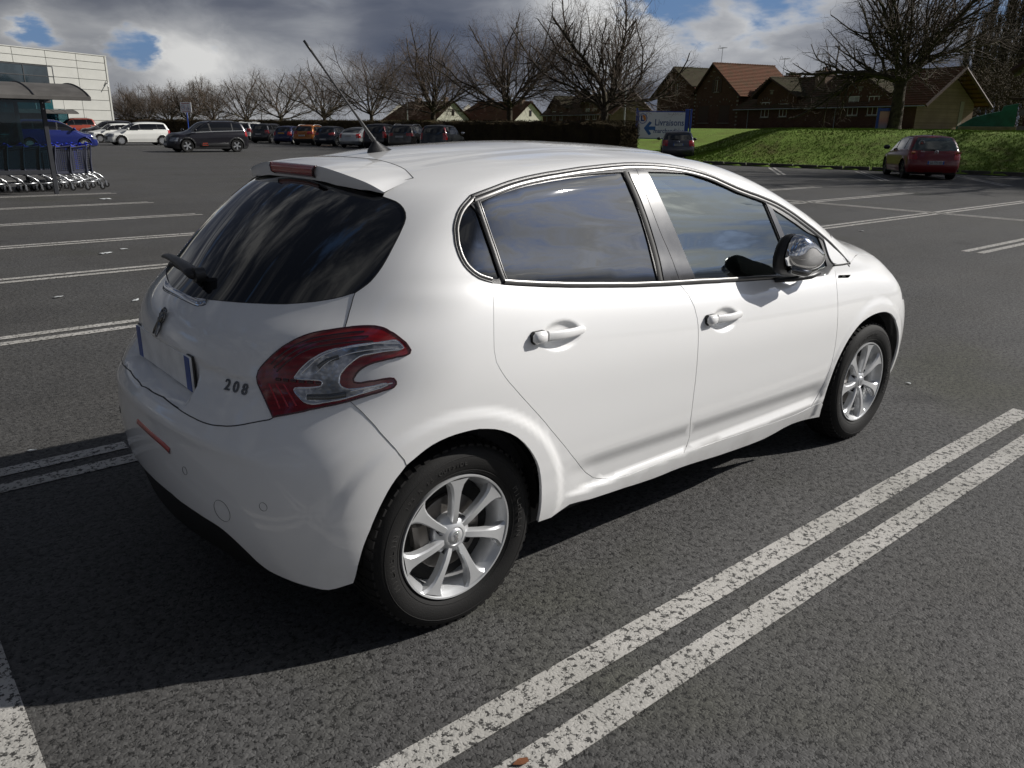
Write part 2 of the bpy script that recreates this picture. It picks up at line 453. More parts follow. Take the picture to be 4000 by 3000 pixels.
def Zroof(x,y,detail=True):
    q=(y/.6)**2
    a=sst(1.3,2.2,x)
    sh=(.02+.08*a)*q
    sb=.008*(1-sst(-.4,.6,x))*q
    z=zc(x+sh)-(.050-.018*a)*q*(1+.25*q)-sb
    if detail:
        rr=sst(.33,.37,np.abs(y))*(1-sst(.37,.42,np.abs(y)))
        z=z-.0022*rr*sst(-.1,.1,x)*(1-sst(1.3,1.6,x))
    return z
bow=spl([(.1,.27),(.4,.30),(.6,.35),(.72,.42),(.85,.46),(1.0,.48),(1.2,.48),(1.4,.5)])
def Xrear(y,z):
    q=(y/.75)
    return xc(z)+bow(z)*.62*(q**2*.65+q**4*.35)
def body(x,y,z,detail=True):
    y=np.abs(y)
    fs=y-Wside(x,z,detail)
    ft=(z-Zroof(x,y,detail))
    sl=sst(1.3,2.0,x)*(1-sst(2.3,2.5,x))
    ft=ft*(1-.14*sl)
    xr=Xrear(y,z)
    if detail:
        # shallow step below the crease of the tailgate, deeper pocket for the number plate
        zl=.853-.03*(y/.5)**2
        xr=xr+.006*sst(zl+.008,zl-.014,z)*sst(.725,.80,z)*(1-sst(.46,.58,y))
        pk=sst(zl+.004,zl-.022,z)*sst(.712,.745,z)*(1-sst(.268,.312,y))
        xr=xr*(1-pk)+np.maximum(xr,-.545)*pk
        # crest along the top of the bumper
        xr=xr-.006*np.exp(-((z-.668+.03*(y/.6)**2)/.022)**2)*(1-sst(.55,.7,y))
    fr=(xr-x)*(1-.25*sst(.95,1.05,z))
    ff=x-(xf(z)-.20*(y/.8)**2-.1*(y/.8)**4)
    kt=.075+.10*sst(2.2,2.7,x)
    f=smax(fs,ft,kt)
    f=smax(f,fr,.20-.07*sst(.95,1.1,z))
    f=smax(f,ff,.20)
    return f
def cast(o,d,tmax=8,n=400,detail=True,off=0):
    """first hit of rays o+t d; o,d (N,3)"""
    o=np.broadcast_to(np.asarray(o,float),np.asarray(d).shape) if np.ndim(o)==1 else np.asarray(o,float)
    d=np.asarray(d,float); d=np.broadcast_to(d,o.shape)
    ts=np.linspace(0,tmax,n)
    P=o[:,None,:]+ts[None,:,None]*d[:,None,:]
    f=body(P[...,0],P[...,1],P[...,2],detail)-off
    ins=f<0; hit=ins.any(1); i=np.argmax(ins,1); i=np.maximum(i,1)
    a=ts[i-1].copy(); b=ts[i].copy()
    for _ in range(30):
        m=(a+b)/2; Q=o+m[:,None]*d; g=body(Q[:,0],Q[:,1],Q[:,2],detail)-off<0
        b=np.where(g,m,b); a=np.where(g,a,m)
    Q=o+((a+b)/2)[:,None]*d
    Q[~hit]=np.nan
    return Q
def grad(P,h=.004,detail=True):
    P=np.asarray(P,float); g=np.zeros_like(P)
    for i in range(3):
        e=np.zeros(3); e[i]=h
        A=P+e;B=P-e
        g[:,i]=body(A[:,0],A[:,1],A[:,2],detail)-body(B[:,0],B[:,1],B[:,2],detail)
    return g/np.linalg.norm(g,axis=1,keepdims=True)

CURVES = {   # joints and outlines on the body, millimetres: x from the rear axle forward, y to the left, z up
    'dlo_top': [174,-658,1315,203,-657,1322,233,-655,1329,266,-651,1336,300,-645,1343,335,-639,1349,369,-634,1354,407,-629,1359,444,-625,1363,482,-621,1367,520,-617,1370,559,-614,1373,599,-610,1376,640,-606,1379,681,-602,1382,723,-599,1384,765,-596,1386,805,-592,1387,844,-589,1389,884,-586,1390,925,-583,1391,967,-581,1390,1008,-580,1389,1050,-580,1388,1093,-580,1386,1135,-581,1383,1176,-583,1379,1214,-586,1375,1258,-590,1370,1300,-594,1363,1341,-599,1355,1381,-604,1346,1423,-610,1335,1464,-617,1321,1507,-624,1307,1553,-631,1292,1593,-636,1281,1637,-640,1269,1683,-644,1258,1729,-649,1245,1774,-654,1232,1816,-659,1218,1859,-666,1201,1899,-674,1183,1938,-682,1164,1975,-691,1144,2012,-699,1124,2056,-708,1101,2098,-717,1077,2140,-725,1052,2181,-734,1027,2216,-743,1001,2249,-753,976,2281,-763,949,2316,-772,922],
    'dlo_rear': [174,-658,1315,154,-665,1304,135,-671,1293,119,-677,1282,104,-684,1268,92,-692,1254,82,-699,1240,75,-706,1226,71,-714,1212,67,-721,1198,64,-729,1183,63,-738,1169,63,-747,1155,65,-755,1142,69,-764,1129,76,-771,1117,90,-779,1102,109,-785,1089,129,-789,1081,150,-792,1074],
    'belt_rear': [150,-792,1074,173,-793,1070,196,-795,1065,221,-796,1061,251,-797,1056,283,-797,1051,316,-797,1046,346,-797,1041,378,-798,1037,411,-798,1033,444,-798,1028,477,-798,1024,510,-798,1020,544,-798,1016,581,-798,1012,618,-798,1008,658,-798,1003,700,-798,999,741,-798,994,779,-798,990,824,-798,986,867,-797,982,909,-797,978,947,-797,975,986,-797,972,1025,-797,969],
    'belt_front': [1025,-797,969,1069,-797,966,1118,-796,962,1160,-796,959,1207,-796,955,1257,-797,951,1307,-797,948,1353,-797,944,1400,-797,941,1447,-797,937,1497,-797,934,1554,-797,930,1614,-797,925,1675,-798,921,1735,-798,916,1807,-798,911,1878,-798,905,1947,-797,901,2023,-796,896,2091,-793,897,2156,-782,925],
    'dlo_foot': [2156,-782,925,2235,-779,921,2298,-775,920,2316,-772,922],
    'seam_b': [1025,-797,969,1050,-815,936,1065,-835,892,1071,-849,849,1072,-855,821,1071,-861,791,1068,-866,755,1066,-869,717,1066,-870,679,1066,-870,639,1066,-869,605,1065,-868,570,1065,-867,535,1067,-864,488,1071,-860,443,1109,-834,368,1105,-829,332,1072,-842,310],
    'seam_f': [2156,-782,925,2144,-803,874,2117,-831,827,2106,-847,776,2102,-858,723,2102,-863,678,2106,-864,629,2110,-863,582,2109,-862,539,2105,-861,497,2096,-859,459,2081,-854,410,2073,-841,361,2055,-833,320,2020,-832,286],
    'seam_r': [150,-792,1074,143,-803,1054,136,-815,1035,129,-825,1014,122,-834,989,116,-842,962,112,-848,938,109,-852,914,107,-856,892,112,-861,856,123,-864,834,139,-866,809,155,-868,788,175,-869,766,196,-869,742,222,-869,714,251,-869,683,280,-869,652,303,-869,627,326,-868,600,350,-867,573,373,-866,547,402,-865,515,430,-862,482,458,-859,451,495,-848,412,532,-837,377,581,-830,340,632,-831,323],
    'foot_r': [632,-831,323,682,-838,316,737,-842,310,796,-842,307,859,-842,308,907,-842,308,960,-842,309,1016,-842,310,1072,-842,310],
    'foot_f': [1072,-842,310,1138,-842,309,1207,-841,306,1280,-841,304,1348,-840,301,1420,-839,297,1495,-838,294,1572,-837,291,1655,-836,287,1743,-834,282,1829,-833,279,1902,-831,278,1965,-832,281,2020,-832,286],
    'sill': [314,-839,262,373,-838,259,422,-830,265,463,-834,278,512,-834,273,566,-832,265,608,-831,262,654,-830,259,702,-829,256,752,-828,253,806,-827,248,862,-825,244,915,-824,241,971,-824,240,1024,-824,241,1084,-824,240,1139,-823,237,1202,-821,232,1270,-819,226,1338,-817,220,1405,-816,216,1477,-814,212,1550,-813,208,1621,-812,206,1689,-811,206,1763,-812,213,1833,-815,223,1902,-816,227,1983,-813,222,2065,-807,211,2160,-809,200],
    'sill_end': [2160,-809,200,2135,-825,246,2124,-836,281],
    'arch_f1': [2125,-837,283,2119,-844,313,2119,-849,340,2120,-854,369,2121,-858,394,2124,-862,419,2129,-865,445,2137,-867,470,2148,-868,494,2163,-869,517,2180,-870,540,2200,-870,563,2222,-869,584,2246,-869,602,2281,-868,624,2320,-866,643,2363,-864,657,2419,-861,665,2478,-858,668,2576,-854,662,2676,-851,623,2734,-847,594],
    'foot_tip': [2020,-832,286,2062,-832,290,2099,-841,296],
    'arch_r': [316,-839,263,315,-845,290,314,-851,316,312,-855,343,308,-859,372,303,-863,405,295,-867,441,285,-871,475,272,-873,503,256,-874,529,239,-876,553,214,-877,582,186,-877,608,157,-877,628,125,-876,645,98,-876,656,68,-875,664,40,-873,670,13,-872,672,-14,-870,672,-39,-868,671,-65,-865,668,-90,-863,663,-114,-860,656,-135,-857,647,-155,-854,636,-176,-851,623,-196,-847,611],
    'arch_r2': [-196,-847,611,-211,-845,594,-227,-841,577,-241,-838,559,-254,-835,539,-266,-831,517,-277,-827,495,-286,-823,474,-295,-820,453,-302,-816,432,-311,-811,409,-319,-806,385,-324,-802,366,-328,-798,346,-332,-793,325,-335,-788,303,-338,-782,279,-341,-775,254],
    'bump_seam': [-305,-750,792,-293,-767,777,-285,-777,766,-278,-788,753,-271,-797,742,-264,-805,730,-255,-815,712,-243,-823,694,-234,-829,680,-225,-837,666,-215,-843,648,-201,-847,627],
    'lamp_a': [-468,-606,742,-468,-592,755,-468,-577,768,-468,-567,777,-468,-557,786,-468,-547,795,-468,-533,808,-469,-523,821,-467,-516,838],
    'lamp_b': [-467,-516,838,-461,-517,856,-455,-522,867,-448,-529,878,-439,-537,890,-429,-545,902,-421,-551,910,-413,-557,918,-405,-563,926,-395,-570,933,-385,-577,940,-375,-584,947,-365,-591,952,-355,-599,958,-344,-607,962,-335,-615,966,-325,-624,969,-315,-633,972,-306,-642,974,-293,-653,977,-281,-664,980,-269,-674,982],
    'lamp_c': [-269,-674,982,-262,-680,983,-255,-686,985,-248,-692,986,-238,-700,987,-228,-709,988,-218,-717,988,-207,-727,988,-198,-736,986,-189,-745,983,-184,-752,980,-179,-759,975,-173,-766,971,-168,-773,966,-163,-780,960,-158,-787,954,-151,-795,946,-147,-801,937,-143,-808,925,-148,-809,915,-159,-805,910,-170,-801,908,-182,-795,907,-193,-790,904,-204,-784,902,-216,-778,899,-224,-773,897,-233,-768,895,-241,-763,892,-248,-759,889,-258,-754,884,-266,-749,878,-273,-746,872,-279,-744,865,-287,-742,853,-287,-743,847,-281,-748,845,-274,-754,845,-265,-760,847,-255,-766,849,-245,-774,850,-234,-780,852,-225,-786,854,-216,-791,855,-208,-795,856,-197,-801,854,-192,-806,845,-193,-808,836,-201,-806,827,-209,-803,824,-218,-798,821,-228,-793,819,-237,-789,816,-246,-784,813,-255,-779,811,-264,-774,808,-272,-769,805,-281,-764,803,-289,-759,800,-297,-754,797,-305,-749,794],
    'lamp_d': [-305,-749,794,-315,-742,791,-325,-735,788,-335,-728,785,-345,-720,782,-355,-713,780,-365,-704,777,-374,-697,774,-384,-688,771,-395,-679,768,-405,-671,764,-414,-662,761,-424,-653,758,-433,-644,755,-442,-635,752,-451,-625,749,-459,-616,746,-468,-606,742],
    'lamp_clear': [-400,-620,851,-393,-624,861,-386,-629,872,-380,-633,879,-374,-638,887,-367,-643,894,-360,-648,900,-352,-654,906,-344,-660,912,-335,-666,917,-325,-673,922,-316,-681,926,-308,-687,929,-301,-694,930,-293,-700,932,-285,-707,933,-277,-713,935,-269,-720,936,-261,-726,938,-253,-731,939,-244,-737,940,-236,-743,942,-227,-748,944,-218,-754,945,-209,-759,947,-201,-764,948,-193,-768,949,-182,-774,951,-174,-780,951,-168,-786,945,-164,-792,938,-161,-796,932,-167,-795,929,-176,-791,927,-188,-784,926,-200,-777,925,-211,-771,924,-221,-765,922,-232,-758,920,-243,-751,918,-254,-744,916,-264,-738,912,-272,-734,907,-279,-730,901,-286,-727,895,-293,-723,889,-299,-720,882,-305,-718,875,-311,-715,867,-315,-714,858,-319,-716,843,-316,-723,832,-306,-735,826,-298,-741,826,-288,-749,827,-278,-756,828,-268,-763,830,-258,-770,832,-247,-777,834,-236,-783,837,-224,-790,840,-217,-794,840,-215,-796,836,-227,-790,831,-234,-787,828,-242,-782,826,-252,-777,823,-261,-771,820,-270,-766,817,-279,-761,815,-287,-755,812,-296,-750,809,-304,-744,806,-312,-739,803,-320,-733,801,-329,-727,798,-337,-720,796,-344,-714,794,-352,-708,792,-361,-700,790,-369,-693,787,-377,-685,785,-384,-678,785,-391,-669,786,-397,-660,789,-401,-651,795,-404,-642,802,-407,-633,809,-408,-627,816,-406,-627,821,-398,-636,823,-388,-649,824,-379,-659,825,-370,-670,827,-362,-678,829,-355,-684,832,-351,-685,841,-353,-681,846,-358,-674,847,-367,-664,847,-376,-654,847,-386,-641,846,-395,-629,846,-401,-621,847,-400,-620,851],
    'gate_side': [-216,-638,1064,-223,-643,1052,-230,-648,1041,-237,-653,1031,-244,-657,1020,-252,-663,1007,-261,-669,994,-269,-675,981],
    'glass_side': [-18,-479,1305,-12,-506,1300,-6,-532,1294,-5,-553,1287,-7,-573,1278,-12,-591,1267,-21,-606,1254,-33,-616,1240,-48,-624,1225,-58,-629,1214,-70,-634,1201,-81,-638,1189,-93,-642,1176,-107,-647,1161,-121,-651,1146,-135,-654,1131,-148,-655,1118,-160,-655,1106,-172,-654,1095,-184,-651,1086,-199,-645,1075,-214,-639,1065],
    'sp_side': [102,-465,1355,87,-461,1352,72,-457,1348,58,-454,1344,41,-452,1338,24,-453,1332,11,-458,1325,-1,-465,1317,-18,-479,1305],
    'sp_seam': [102,-465,1355,114,-425,1365,131,-375,1375,135,-345,1381,138,-313,1386,141,-279,1390,144,-244,1393,146,-210,1396,146,-175,1398,145,-149,1399,143,-123,1400,140,-96,1400,138,-67,1400,137,-36,1401],
    'roof_edge': [102,-464,1355,106,-494,1350,110,-522,1344,115,-548,1339,122,-573,1334,131,-597,1330,140,-618,1325,156,-640,1320,174,-658,1315],
    'gate_low': [-467,-610,741,-476,-599,737,-486,-588,734,-495,-576,730,-504,-565,726,-513,-553,722,-522,-542,718,-530,-530,714,-539,-517,710,-547,-504,707,-555,-489,704,-562,-474,702,-569,-459,700,-577,-440,698,-584,-421,698,-590,-401,698,-595,-382,699,-600,-362,701,-604,-341,702,-608,-319,704,-612,-297,706,-615,-274,709,-618,-251,711,-620,-230,713,-622,-200,716,-622,-170,718],
    'glass_low': [-214,-639,1065,-225,-630,1061,-237,-621,1056,-248,-611,1052,-258,-601,1048,-269,-591,1045,-279,-580,1042,-291,-566,1038,-304,-551,1035,-316,-535,1032,-328,-519,1029,-339,-503,1027,-351,-485,1024,-361,-467,1022,-371,-448,1020,-382,-427,1019,-391,-406,1017,-400,-386,1015,-409,-365,1014,-417,-343,1012,-425,-320,1010,-433,-296,1009,-441,-271,1007,-448,-244,1005,-455,-216,1003,-462,-186,1000],
    'crease': [-468,-512,840,-477,-494,842,-486,-474,843,-494,-455,844,-500,-438,845,-506,-421,846,-512,-404,847,-519,-381,849,-526,-358,850,-532,-338,851,-537,-318,850],
    'bump_low': [-342,-775,258,-354,-769,255,-367,-762,251,-384,-751,245,-402,-738,241,-416,-728,243,-429,-717,247,-442,-704,251,-453,-692,254,-464,-680,258,-475,-667,263,-485,-654,268,-495,-640,273,-505,-625,278,-515,-610,283,-524,-595,291,-531,-583,300,-539,-571,310,-546,-560,322,-553,-549,333,-560,-536,344,-568,-521,356,-575,-506,367,-583,-489,377,-590,-470,386,-596,-452,391,-602,-431,395,-608,-408,397,-614,-385,399,-619,-361,402,-625,-330,404,-631,-296,406,-636,-262,407,-640,-230,410,-643,-200,414,-647,-173,419,-649,-144,424,-652,-111,428,-654,-74,430,-655,-34,431],
    'badge208': [-520,-413,801,-487,-503,795],
    'sensors': [-635,-334,536,-531,-641,507,-593,-490,454,-662,105,570],
    'reflector': [-664,-8,589,-663,-67,589,-661,-119,588,-654,-203,589,-648,-253,578],
    'handle_r': [252,-853,908,488,-850,896],
    'handle_f': [1118,-853,828,1346,-854,815],
    'fend_seam': [2801,-830,655,2792,-833,637,2745,-846,625,2722,-848,606],
    'headlamp': [2754,-697,888,2800,-738,835,2799,-760,816,2812,-775,795,2824,-786,774,2843,-791,752,2875,-792,721],
    'ab': [2237,-703,1050,2193,-724,1042],
    'badgefender': [2177,-794,885,2288,-793,873,2256,-803,862,2162,-804,871],
    'glass_r': [193,-682,1297,217,-680,1303,241,-677,1309,266,-673,1315,293,-669,1321,320,-664,1326,347,-660,1331,373,-657,1335,399,-654,1339,425,-651,1342,452,-648,1345,480,-645,1347,508,-642,1350,536,-639,1352,564,-637,1354,593,-634,1356,622,-632,1358,652,-630,1359,681,-628,1360,710,-626,1361,737,-624,1362,775,-622,1363,812,-620,1363,847,-618,1364,885,-616,1364],
    'glass_r2': [885,-616,1364,885,-629,1346,888,-639,1328,892,-650,1309,895,-659,1290,899,-669,1270,902,-679,1249,904,-689,1228,907,-699,1206,908,-709,1184,910,-718,1162,911,-728,1140,912,-737,1120,911,-746,1099,910,-755,1079,909,-764,1060,907,-775,1038,907,-785,1016,910,-792,994],
    'glass_r3': [910,-792,994,864,-792,998,819,-792,1002,775,-792,1006,732,-793,1010,695,-793,1014,660,-793,1018,624,-793,1022,585,-793,1027,554,-792,1030,520,-792,1034,484,-792,1039,448,-792,1043,412,-792,1047,379,-792,1052,348,-792,1056,321,-792,1059,290,-791,1063,263,-791,1068,238,-790,1071,212,-790,1075],
    'glass_r4': [212,-790,1075,206,-781,1099,205,-773,1114,204,-764,1132,204,-755,1149,203,-745,1168,201,-736,1187,199,-727,1206,197,-720,1223,195,-713,1240,193,-705,1257,192,-695,1277,193,-682,1297],
    'glass_q': [160,-680,1292,146,-684,1284,133,-688,1275,122,-692,1265,113,-697,1255,104,-702,1245,98,-707,1234,93,-712,1223,89,-717,1213,86,-723,1202,84,-729,1190,82,-736,1177,83,-744,1164,85,-751,1152,89,-759,1140,95,-766,1129,103,-772,1119,114,-777,1109,127,-780,1101,141,-783,1095,157,-786,1088,172,-788,1083,183,-787,1083,188,-785,1090,189,-781,1100,189,-774,1113,188,-767,1127,188,-760,1140,188,-753,1152,188,-747,1165,188,-740,1178,186,-734,1191,185,-728,1204,183,-722,1218,181,-716,1232,178,-710,1246,176,-704,1258,173,-698,1269,166,-689,1282,160,-680,1292],
    'glass_f': [1021,-611,1362,1063,-610,1360,1106,-609,1359,1149,-608,1357,1190,-608,1355,1232,-608,1352,1271,-608,1349,1311,-609,1344,1351,-612,1338,1391,-615,1331,1431,-618,1323,1471,-622,1314,1511,-626,1304,1553,-631,1292,1585,-636,1281,1619,-641,1269,1653,-647,1255,1688,-653,1241,1724,-659,1228],
    'glass_f2': [1724,-659,1228,1729,-672,1202,1735,-684,1176,1741,-696,1150,1748,-708,1122,1756,-720,1095,1763,-732,1068,1768,-742,1043,1772,-753,1018,1774,-765,995,1774,-775,973,1775,-785,952,1781,-791,929],
    'glass_f3': [1781,-791,929,1726,-791,933,1671,-792,936,1618,-792,939,1566,-792,943,1517,-792,946,1463,-792,951,1412,-791,956,1362,-791,961,1312,-791,966,1263,-790,970,1215,-790,975,1168,-790,980,1121,-790,984],
    'glass_f4': [1121,-790,984,1114,-783,1003,1108,-775,1021,1103,-765,1041,1099,-756,1061,1094,-746,1082,1089,-737,1104,1083,-727,1126,1077,-718,1149,1070,-708,1171,1063,-699,1193,1057,-689,1215,1051,-679,1237,1045,-668,1258,1039,-658,1279,1033,-647,1300,1027,-637,1321,1023,-625,1341,1021,-611,1362],
    'glass_w': [1774,-674,1196,1804,-680,1182,1835,-686,1168,1866,-692,1153,1897,-698,1138,1928,-704,1123,1959,-710,1106,1990,-716,1090,2019,-721,1078,2085,-727,1058],
    'glass_w2': [2085,-727,1058,2093,-737,1034,2099,-748,1008,2099,-757,990,2098,-766,971,2096,-775,951,2097,-783,931],
    'glass_w3': [2097,-783,931,2047,-786,926,1999,-789,921,1954,-791,918,1896,-791,920,1840,-792,923],
    'glass_w4': [1840,-792,923,1831,-783,951,1829,-771,979,1827,-758,1006,1823,-747,1029,1818,-737,1053,1811,-726,1077,1804,-716,1101,1796,-706,1125,1788,-696,1149,1780,-685,1172,1774,-674,1196],
    'pillar_a': [912,-615,1363,912,-628,1345,916,-639,1327,919,-649,1308,923,-658,1289,927,-668,1268,930,-679,1248,933,-688,1226,936,-699,1204,938,-709,1182,940,-718,1160,942,-727,1138,944,-738,1112,944,-749,1088,943,-761,1063,940,-773,1039,936,-785,1014,937,-793,988],
    'pillar_b': [962,-608,1369,959,-624,1348,959,-637,1326,961,-648,1305,964,-659,1283,967,-670,1262,970,-680,1240,973,-690,1219,977,-700,1197,981,-710,1175,986,-719,1154,993,-729,1128,1001,-740,1104,1007,-751,1079,1012,-762,1055,1015,-775,1028,1019,-787,1001,1027,-795,974],
    'glass_corner': [2121,-731,1045,2143,-736,1030,2167,-742,1014,2192,-747,998,2217,-753,983,2239,-758,968,2257,-763,955,2270,-767,945,2284,-774,925,2250,-777,923,2196,-779,928,2152,-778,938,2137,-773,950,2129,-767,966,2126,-758,985,2125,-748,1005,2124,-739,1026,2121,-731,1045],
    'chrome_strip': [-465,-189,998,-479,-181,985,-485,-160,983,-488,-128,982,-491,-95,983,-491,-52,985,-489,-4,987],
    'stripe_a': [1481,-816,904,1516,-816,902,1552,-816,899,1588,-816,897,1624,-816,895,1659,-816,893,1706,-816,890,1751,-815,888,1796,-814,885,1838,-815,881,1880,-816,876,1917,-816,874,1973,-811,877,2012,-802,887,2045,-795,897,2060,-793,900],
}

NV = {k: np.array(v, float).reshape(-1, 3) / 1000.0 for k, v in CURVES.items()}
def snap(P, n=8, off=0.0):
    P = np.array(P, float)
    for _ in range(n):
        f = body(P[:, 0], P[:, 1], P[:, 2]) - off
        g = grad(P); P = P - (f[:, None] * g) * .85
    return P
for k_ in list(NV):
    NV[k_] = snap(NV[k_], 3)
def crs(P, step=.03):
    P = np.array(P, float); Q = np.vstack([2 * P[0] - P[1], P, 2 * P[-1] - P[-2]]); out = [P[0]]
    for i in range(1, len(Q) - 2):
        L = np.linalg.norm(Q[i + 1] - Q[i]); n = max(1, int(round(L / step)))
        for k in range(1, n + 1):
            t = k / n
            out.append(.5 * ((2 * Q[i]) + (-Q[i - 1] + Q[i + 1]) * t + (2 * Q[i - 1] - 5 * Q[i] + 4 * Q[i + 1] - Q[i + 2]) * t * t + (-Q[i - 1] + 3 * Q[i] - 3 * Q[i + 1] + Q[i + 2]) * t ** 3))
    return np.array(out)
def sc(pts, step=.03): return snap(crs(pts, step), 12)
def rev(a): return a[::-1]
def mir(a): return a * np.array([1, -1, 1])
def chain(*cs):
    """join curves end to end into one closed loop; returns points and a flag per point"""
    P = []
    for c in cs:
        for q in c:
            if not P or np.linalg.norm(P[-1] - q) > .0015: P.append(q)
    if np.linalg.norm(P[0] - P[-1]) < .0015: P.pop()
    return np.array(P)
def inpoly(pt, poly):
    x, y = pt[:, 0], pt[:, 1]; r = np.zeros(len(pt), bool); n = len(poly)
    for i in range(n):
        x1, y1 = poly[i]; x2, y2 = poly[(i + 1) % n]
        if y1 == y2: continue
        c = ((y1 > y) != (y2 > y)) & (x < (x2 - x1) * (y - y1) / (y2 - y1) + x1)
        r ^= c
    return r
def dseg(pt, poly):
    d = np.full(len(pt), 1e9); n = len(poly)
    for i in range(n):
        a = poly[i]; b = poly[(i + 1) % n]; ab = b - a; L = ab @ ab
        if L < 1e-12: continue
        t = np.clip(((pt - a) @ ab) / L, 0, 1)
        d = np.minimum(d, np.hypot(*(pt - a - t[:, None] * ab).T))
    return d
def resample(P, step):
    """thin out points closer than half a step"""
    out = [P[0]]
    for q in P[1:]:
        if np.linalg.norm(q - out[-1]) > step: out.append(q)
    return np.array(out)
def patch(loop, direc, sp=.02, holes=(), gap=None, off=0.0, fine=(), lip=.010, surf=None, hgap=None, fliplip=False):
    """panel that fills a closed loop of points on the body surface.
    gap: how far the edge is drawn back from the joint; lip: depth of the turned-in edge. Returns verts, faces, normals"""
    d = np.array(direc, float); d /= np.linalg.norm(d)      # points into the body
    e1 = np.cross(d, [0, 0, 1.0] if abs(d[2]) < .9 else [0, 1.0, 0]); e1 /= np.linalg.norm(e1); e2 = np.cross(e1, d)
    loops = [np.array(loop)] + [np.array(h) for h in holes]
    B = np.stack([e1, e2], 1)
    V3 = []; E = []; L2 = []; lips = []
    for li, lp in enumerate(loops):
        q = lp @ B
        ar = .5 * np.sum(q[:, 0] * np.roll(q[:, 1], -1) - np.roll(q[:, 0], -1) * q[:, 1])
        g_ = gap if li == 0 else (hgap if hgap is not None else gap)
        if g_:
            N = grad(lp); T = np.roll(lp, -1, 0) - np.roll(lp, 1, 0); T /= np.linalg.norm(T, axis=1, keepdims=True) + 1e-12
            inw = np.cross(N, T) * (1 if ar > 0 else -1) * (1 if li == 0 else -1)
            # sign check in the chart
            c = (q + (inw @ B) * .004)
            ok = inpoly(c, q) == (li == 0)
            if ok.mean() < .5: inw = -inw
            lp = snap(lp + inw * g_, 3)
        k = len(V3); n = len(lp)
        V3 += list(lp); E += [(k + i, k + (i + 1) % n) for i in range(n)]
        L2.append(lp @ B); lips.append((k, n))
    V3 = np.array(V3)
    lo = L2[0].min(0); hi = L2[0].max(0)
    gx = np.arange(lo[0], hi[0], sp); gy = np.arange(lo[1], hi[1], sp * .87)
    G = np.array([(x + (sp / 2 if j % 2 else 0), y) for j, y in enumerate(gy) for x in gx])
    extra = []
    for (c, r, s) in fine:
        c2 = np.array(c) @ B
        G = G[np.hypot(*(G - c2).T) > r]
        h = np.array([(c2[0] + a, c2[1] + b) for a in np.arange(-r, r, s) for b in np.arange(-r, r, s)])
        extra.append(h[np.hypot(*(h - c2).T) <= r])
    sps = np.full(len(G), sp)
    for h, (c, r, s) in zip(extra, fine): G = np.vstack([G, h]); sps = np.r_[sps, np.full(len(h), s)]
    ok = inpoly(G, L2[0])
    for h in L2[1:]: ok &= ~inpoly(G, h)
    G = G[ok]; sps = sps[ok]
    dd = np.full(len(G), 1e9)
    for q in L2: dd = np.minimum(dd, dseg(G, q))
    G = G[dd > sps * .45]
    if len(G):
        O = G @ B.T + d * ((V3 @ d).min() - .35)
        P = cast(O, np.broadcast_to(d, O.shape), 1.6, 160)
        k = ~np.isnan(P[:, 0]); P = P[k]; G = G[k]
    else: P = np.zeros((0, 3))
    A3 = np.vstack([V3, P]); A2 = np.vstack([V3 @ B, G]) if len(G) else V3 @ B
    r = delaunay_2d_cdt([Vector(q) for q in A2], E, [], 0, 1e-6)
    vs, es, fs, ov = r[0], r[1], r[2], r[3]
    idx = [o[0] if o else -1 for o in ov]
    nv = np.array([A3[i] if i >= 0 else [np.nan] * 3 for i in idx])
    v2 = np.array([tuple(v) for v in vs])
    for i in np.where(np.isnan(nv[:, 0]))[0]:          # points made by crossing edges: nearest known point
        j = np.argmin(np.hypot(*(A2 - v2[i]).T)); nv[i] = A3[j]
    cen = np.array([v2[list(f)].mean(0) for f in fs])
    keep = inpoly(cen, L2[0])
    for h in L2[1:]: keep &= ~inpoly(cen, h)
    fs = [tuple(f) for f, k in zip(fs, keep) if k]
    N = grad(nv)
    if off: nv = nv + N * off
    if surf is not None: nv, N = surf(nv, N)
    # orientation
    F = []
    for f in fs:
        a, b, c = nv[f[0]], nv[f[1]], nv[f[2]]
        if np.dot(np.cross(b - a, c - a), N[f[0]]) < 0: f = f[::-1]
        F.append(f)
    verts = list(nv); norms = list(N)
    if lip:
        back = {o: i for i, o in enumerate(idx)}
        for li, (k, n) in enumerate(lips):
            ring = [back.get(k + i) for i in range(n)]
            ring = [q for q in ring if q is not None]; n2 = len(ring)
            Pn = nv[ring]; Nn = N[ring]
            T = np.roll(Pn, -1, 0) - np.roll(Pn, 1, 0); T /= np.linalg.norm(T, axis=1, keepdims=True) + 1e-12
            out = np.cross(T, Nn)
            q2 = Pn @ B; test = q2 + (out @ B) * .004
            sgn = 1 if (inpoly(test, q2).mean() < .5) == (li == 0) else -1
            out = out * sgn
            b = len(verts)
            verts += list(Pn); norms += list(out * .8 + Nn * .6)
            verts += list(Pn - Nn * lip); norms += list(out)
            for i in range(n2):
                j = (i + 1) % n2
                f = (b + i, b + j, b + n2 + j, b + n2 + i)
                a_, b_, c_ = verts[f[0]], verts[f[1]], verts[f[2]]
                if np.dot(np.cross(b_ - a_, c_ - a_), out[i]) < 0: f = f[::-1]
                F.append(f)
    norms = np.array(norms); norms /= np.linalg.norm(norms, axis=1, keepdims=True) + 1e-12
    return np.array(verts), F, norms
def merge(*ps):
    V = []; F = []; N = []; k = 0
    for v, f, n in ps:
        V.append(v); N.append(n); F += [tuple(i + k for i in q) for q in f]; k += len(v)
    return np.vstack(V), F, np.vstack(N)
def mirp(p):
    v, f, n = p; s = np.array([1, -1, 1])
    return v * s, [q[::-1] for q in f], n * s
def pobj(name, p, m, parent): return mesh_obj(name, p[0], p[1], m, parent, normals=p[2])
